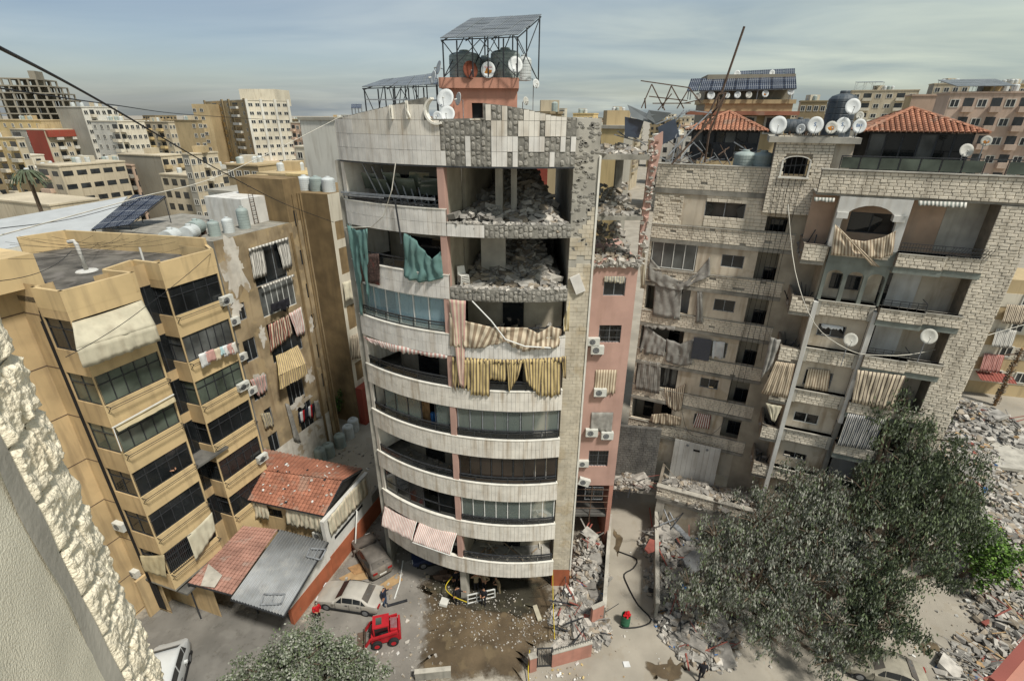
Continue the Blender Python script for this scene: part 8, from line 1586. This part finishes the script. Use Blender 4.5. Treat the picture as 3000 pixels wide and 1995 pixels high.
# ================================================================ trees
for nm,c in (('leaf_grey','777c6c'),('leaf_dusty','8e8e82'),('leaf_green','616c4e'),('leaf_dark','525a46'),('leaf_bright','6c8a3e'),('leaf_bright2','52702f')): mat(nm,hx(c),.75,.3,.8,spec=.2)
def tree(label,base,clumps,n,mats,trunk_r,leaf=(.24,.05),name='eucalyptus_tree',seed=1,droop=.75,fork=.35,bare=0):
    rg=random.Random(seed); t=thing(name,label,'tree',base); b=MB(); base=Vector(base); cs=[(Vector(c[:3]),c[3]) for c in clumps]; mean=sum((c for c,_ in cs),Vector())/len(cs); fk=base.lerp(Vector((mean.x,mean.y,base.z+(mean.z-base.z)*fork)),.55); fk.z=base.z+(mean.z-base.z)*fork
    b.tube([base-Vector((0,0,.1)),base.lerp(fk,.5)+Vector((rg.uniform(-.1,.1),0,.1)),fk],[trunk_r,trunk_r*.85,trunk_r*.7],9)
    tips=[]
    for c,r in cs:
        mid=fk.lerp(c,.5)+Vector((rg.uniform(-.3,.3),rg.uniform(-.3,.3),-.1*(c-fk).length)); b.tube([fk,mid,c-Vector((0,0,r*.3))],[trunk_r*.62,trunk_r*.42,trunk_r*.24],6)
        for i in range(11):
            d=Vector((rg.gauss(0,1),rg.gauss(0,1),rg.gauss(.2,.8))).normalized()*r*rg.uniform(.6,1.0); q=c+d; b.tube([c-Vector((0,0,r*.3)),c+d*.5-Vector((0,0,.1)),q],[trunk_r*.2,.05,.014],4); tips.append((q,r))
    b.build('trunk','bark',t)
    L_=MB(); tot=sum(r**2 for _,r in cs)
    for c,r in cs:
        k=int(n*r*r/tot); subs=[(c+Vector((rg.gauss(0,1),rg.gauss(0,1),rg.gauss(0,.85))).normalized()*r*rg.uniform(.2,1.3),r*rg.uniform(.16,.40)) for _ in range(max(12,int(17*r)))]
        for i in range(k):
            s,sr_=subs[rg.randrange(len(subs))]; d=Vector((rg.gauss(0,.5),rg.gauss(0,.5),rg.gauss(-.25,.75))); p=s+d*sr_
            a=rg.uniform(0,6.28); dn=Vector((math.cos(a)*(1-droop),math.sin(a)*(1-droop),-droop+rg.uniform(-.35,.45))).normalized(); sd=dn.cross(Vector((rg.gauss(0,1),rg.gauss(0,1),rg.gauss(0,1)))).normalized(); l=leaf[0]*rg.uniform(.6,1.4); w_=leaf[1]*rg.uniform(.7,1.3)
            L_.face([p,p+dn*l*.5+sd*w_,p+dn*l,p+dn*l*.5-sd*w_],rg.randrange(len(mats)))
    L_.build('crown',mats,t,kind='stuff'); return t
EU=['leaf_grey','leaf_dusty','leaf_dark','leaf_green']
def fill(cl,n,seed,r0=.8,r1=1.3):   # extra clumps between neighbours
    rg=random.Random(seed); o=list(cl)
    for i in range(n):
        a=rg.choice(cl); b=min((c for c in cl if c is not a),key=lambda c:(Vector(c[:3])-Vector(a[:3])).length*rg.uniform(.6,1.6)); p=Vector(a[:3]).lerp(Vector(b[:3]),rg.uniform(.2,.8))+Vector((rg.gauss(0,.7),rg.gauss(0,.7),rg.gauss(0,.7))); o.append((*p,rg.uniform(r0,r1)))
    return o
T2=[(24.4,26.8,13.6,1.9),(26.3,26.4,12.6,1.9),(25.2,25.6,11,2.0),(27.8,25.6,10.6,2.0),(28.8,25.0,8.8,1.9),(27.2,24.4,7.2,1.9),(24.2,24.6,8.6,1.7),(22.6,24.8,9.6,1.5),(25.6,23.4,5.6,1.6),(23.2,22.4,5.4,1.5),(22.4,20.6,4.4,1.5),(23.4,19.8,3.2,1.3),(21.4,21.0,3.0,1.1),(26.4,24.6,9.0,1.8),(29.4,24.6,6.8,1.4),(27.8,23.2,4.6,1.4),(21.0,19.4,3.0,1.0),(24.0,27.0,14.6,1.2)]
T1=[(20.2,25.0,7.6,1.5),(21.4,24.4,6.4,1.5),(21.6,23.0,5.6,1.3),(14.2,23.6,6.6,1.7),(16.0,24.4,7.4,1.7),(18.4,25.2,8.6,1.7),(17.2,23.4,6.2,1.7),(12.9,21.8,4.6,1.5),(14.6,21.2,4.8,1.5),(16.4,21.2,4.4,1.5),(18.4,21.8,5.2,1.5),(12.2,21.2,3.2,1.1),(15.4,20.0,3.0,1.2),(17.8,20.0,3.0,1.2),(19.6,24.0,6.8,1.4),(19.6,20.4,3.4,1.2),(20.6,25.6,9.0,1.3),(13.0,23.8,6.8,1.2),(20.2,22.6,5.4,1.3)]
tree('large dusty eucalyptus with leaning trunk, greener on its outer side, by the sandy street',(20.4,23.8,0),fill(T2,10,3),44000,['leaf_grey','leaf_dark','leaf_green','leaf_green'],.42,(.25,.045),seed=5)
tree('grey dust-coated eucalyptus standing in the rubble heap beside the garage',(13.5,22.8,0),fill(T1,8,4),38000,['leaf_grey','leaf_dusty','leaf_dusty','leaf_green'],.36,(.25,.045),seed=9)
tree('bright green small tree at the far edge of the rubble field',(33,26.2,0),[(32.4,26.4,4.6,1.5),(34.2,26.0,3.6,1.5),(33.2,25.0,2.6,1.2),(35.0,27.0,2.6,1.2)],9000,['leaf_bright2','leaf_bright2','leaf_green','leaf_bright'],.18,(.2,.08),'broadleaf_tree',12,.3)
tree('dusty olive-like tree on the forecourt beside the red loader',(-10.6,16.2,0),[(-10.8,16.6,5.4,1.5),(-12.6,16.4,4.6,1.4),(-9.0,16.8,4.6,1.4),(-7.6,16.6,3.6,1.1),(-13.8,16.8,3.4,1.0),(-10.4,15.2,4.8,1.4),(-8.4,15.2,4.0,1.3),(-12.6,14.8,4.0,1.3),(-14.6,15.6,2.8,1.0),(-9.8,17.4,4.2,1.3),(-11.8,17.6,4.0,1.2),(-15.6,16.4,2.2,.9),(-6.6,15.8,2.8,1.0)],46000,['leaf_grey','leaf_dusty','leaf_dark','leaf_green'],.3,(.15,.045),'olive_tree',14,.35)
p=atz('D',2210,1420,0); tree('wild green shrub among the tanks in the side lane',(p.x,p.y,0),[(p.x,p.y,1.8,1.0),(p.x+.8,p.y+.6,2.6,.9),(p.x-.6,p.y-.6,1.2,.8)],3500,['leaf_green','leaf_bright2'],.07,(.2,.08),'shrub',16,.3)
p=aty('A',170,1120,72); t=thing('palm_tree','ragged grey-green palm in front of the housing block','palm tree',(p.x,p.y,0)); mb=MB(); mb.tube([(p.x,p.y,0),(p.x,p.y,p.z)],[.3,.22],8); mb.build('trunk','bark',t); mb=MB(); rg=random.Random(1)
for i in range(60):
    a=rg.uniform(0,6.28); q=Vector((p.x,p.y,p.z)); pr=[q+Vector((math.cos(a)*2.4*f,math.sin(a)*2.4*f,.9*f-2.6*f*f*rg.uniform(.7,1.2))) for f in (0,.33,.66,1)]
    for u_,v_ in zip(pr,pr[1:]): sd=Vector((-math.sin(a),math.cos(a),0))*.10; mb.face([u_-sd,u_+sd,v_+sd*.8,v_-sd*.8])
mb.build('crown','leaf_dark',t)
# plants on the fourth-floor balcony
mb=MB(); rg=random.Random(3)
for i in range(400): a=rg.uniform(LA+.06,LB-.15); q=ap(a,FZ[3]+1.2+rg.uniform(0,.5),RR-.4+rg.uniform(-.2,.2)); d=Vector((rg.gauss(0,1),rg.gauss(0,1),rg.gauss(.3,1))).normalized()*.14; s=d.cross(Vector((0,0,1))).normalized()*.05; mb.face([q,q+d*.5+s,q+d,q+d*.5-s],rg.randrange(2))
mb.build('balcony_plants',['leaf_green','leaf_dark'],BL,kind='stuff')
# ================================================================ overhead cables
wire('power_cable',[aty('A',-60,285,5.5),aty('A',700,690,11),aty('A',1450,1125,22),aty('A',1870,1340,36),aty('A',2190,1460,44)],.022,'thick black cable sweeping down across the sky to the brown block')
wire('power_cable',[aty('A',-40,575,14),aty('A',740,690,22),aty('A',1250,755,40),aty('A',1900,795,60)],.02,'thin dark cable crossing the sky below the thick one')
wire('power_cable',[aty('A',0,1545,20),aty('A',900,1300,32),aty('A',1500,1130,42),aty('A',2230,770,60)],.03,'pale twisted cable rising from the yellow roof to the curved block','wire_white')
wire('power_cable',[aty('A',0,1500,20),aty('A',500,1430,30),aty('A',1000,1290,36)],.018,'thin cable over the white hall roof')
wire('power_cable',[aty('D',0,500,14),aty('D',470,300,26),aty('D',660,230,34)],.012,'thin slack cable over the tar roof of the yellow block',sag=.3)
wire('power_cable',[aty('D',430,1000,17),aty('D',940,680,20),aty('D',1405,300,31)],.014,'thin cable crossing in front of the yellow bays',sag=.1)
wire('power_cable',[aty('F',1000,0,28),aty('F',1040,380,26.5),aty('F',1150,680,25),aty('F',1330,825,24.5),aty('F',1500,865,25),aty('F',1800,845,27),aty('F',2358,690,30)],.02,'pale slack cable looping in front of the stone building','wire_white',n=4)
wire('power_cable',[aty('F',390,1190,31),aty('F',420,1300,30.5),aty('F',500,1335,30),aty('F',600,1290,30),aty('F',680,1150,31)],.016,'dark cable loop drooping over the lower loggias',n=4)
rg=random.Random(19)
for i,(x0,x1) in enumerate(((880,1010),(900,990),(950,1060),(1020,980),(840,760))): wire('loose_wire',[RL.P(1.6+.35*i,27.5,.6),RL.P(1.7+.3*i,22+rg.random(),.5),RL.P(1.6+.35*i,17,.35),RL.P(1.5+.4*i,11+i,.3)],.014,'loose dark wires hanging down the loggia column of the stone building',group='wires on the loggia column',n=5)
for i in range(12):
    a,b=aty('D',rg.uniform(0,500),rg.uniform(200,420),rg.uniform(22,30)),aty('D',rg.uniform(600,1400),rg.uniform(140,280),rg.uniform(30,36)); wire('roof_wire',[a,b],.008,'thin tangled wire strung over the yellow block roof',group='wires over the yellow roof',sag=.4,n=8)
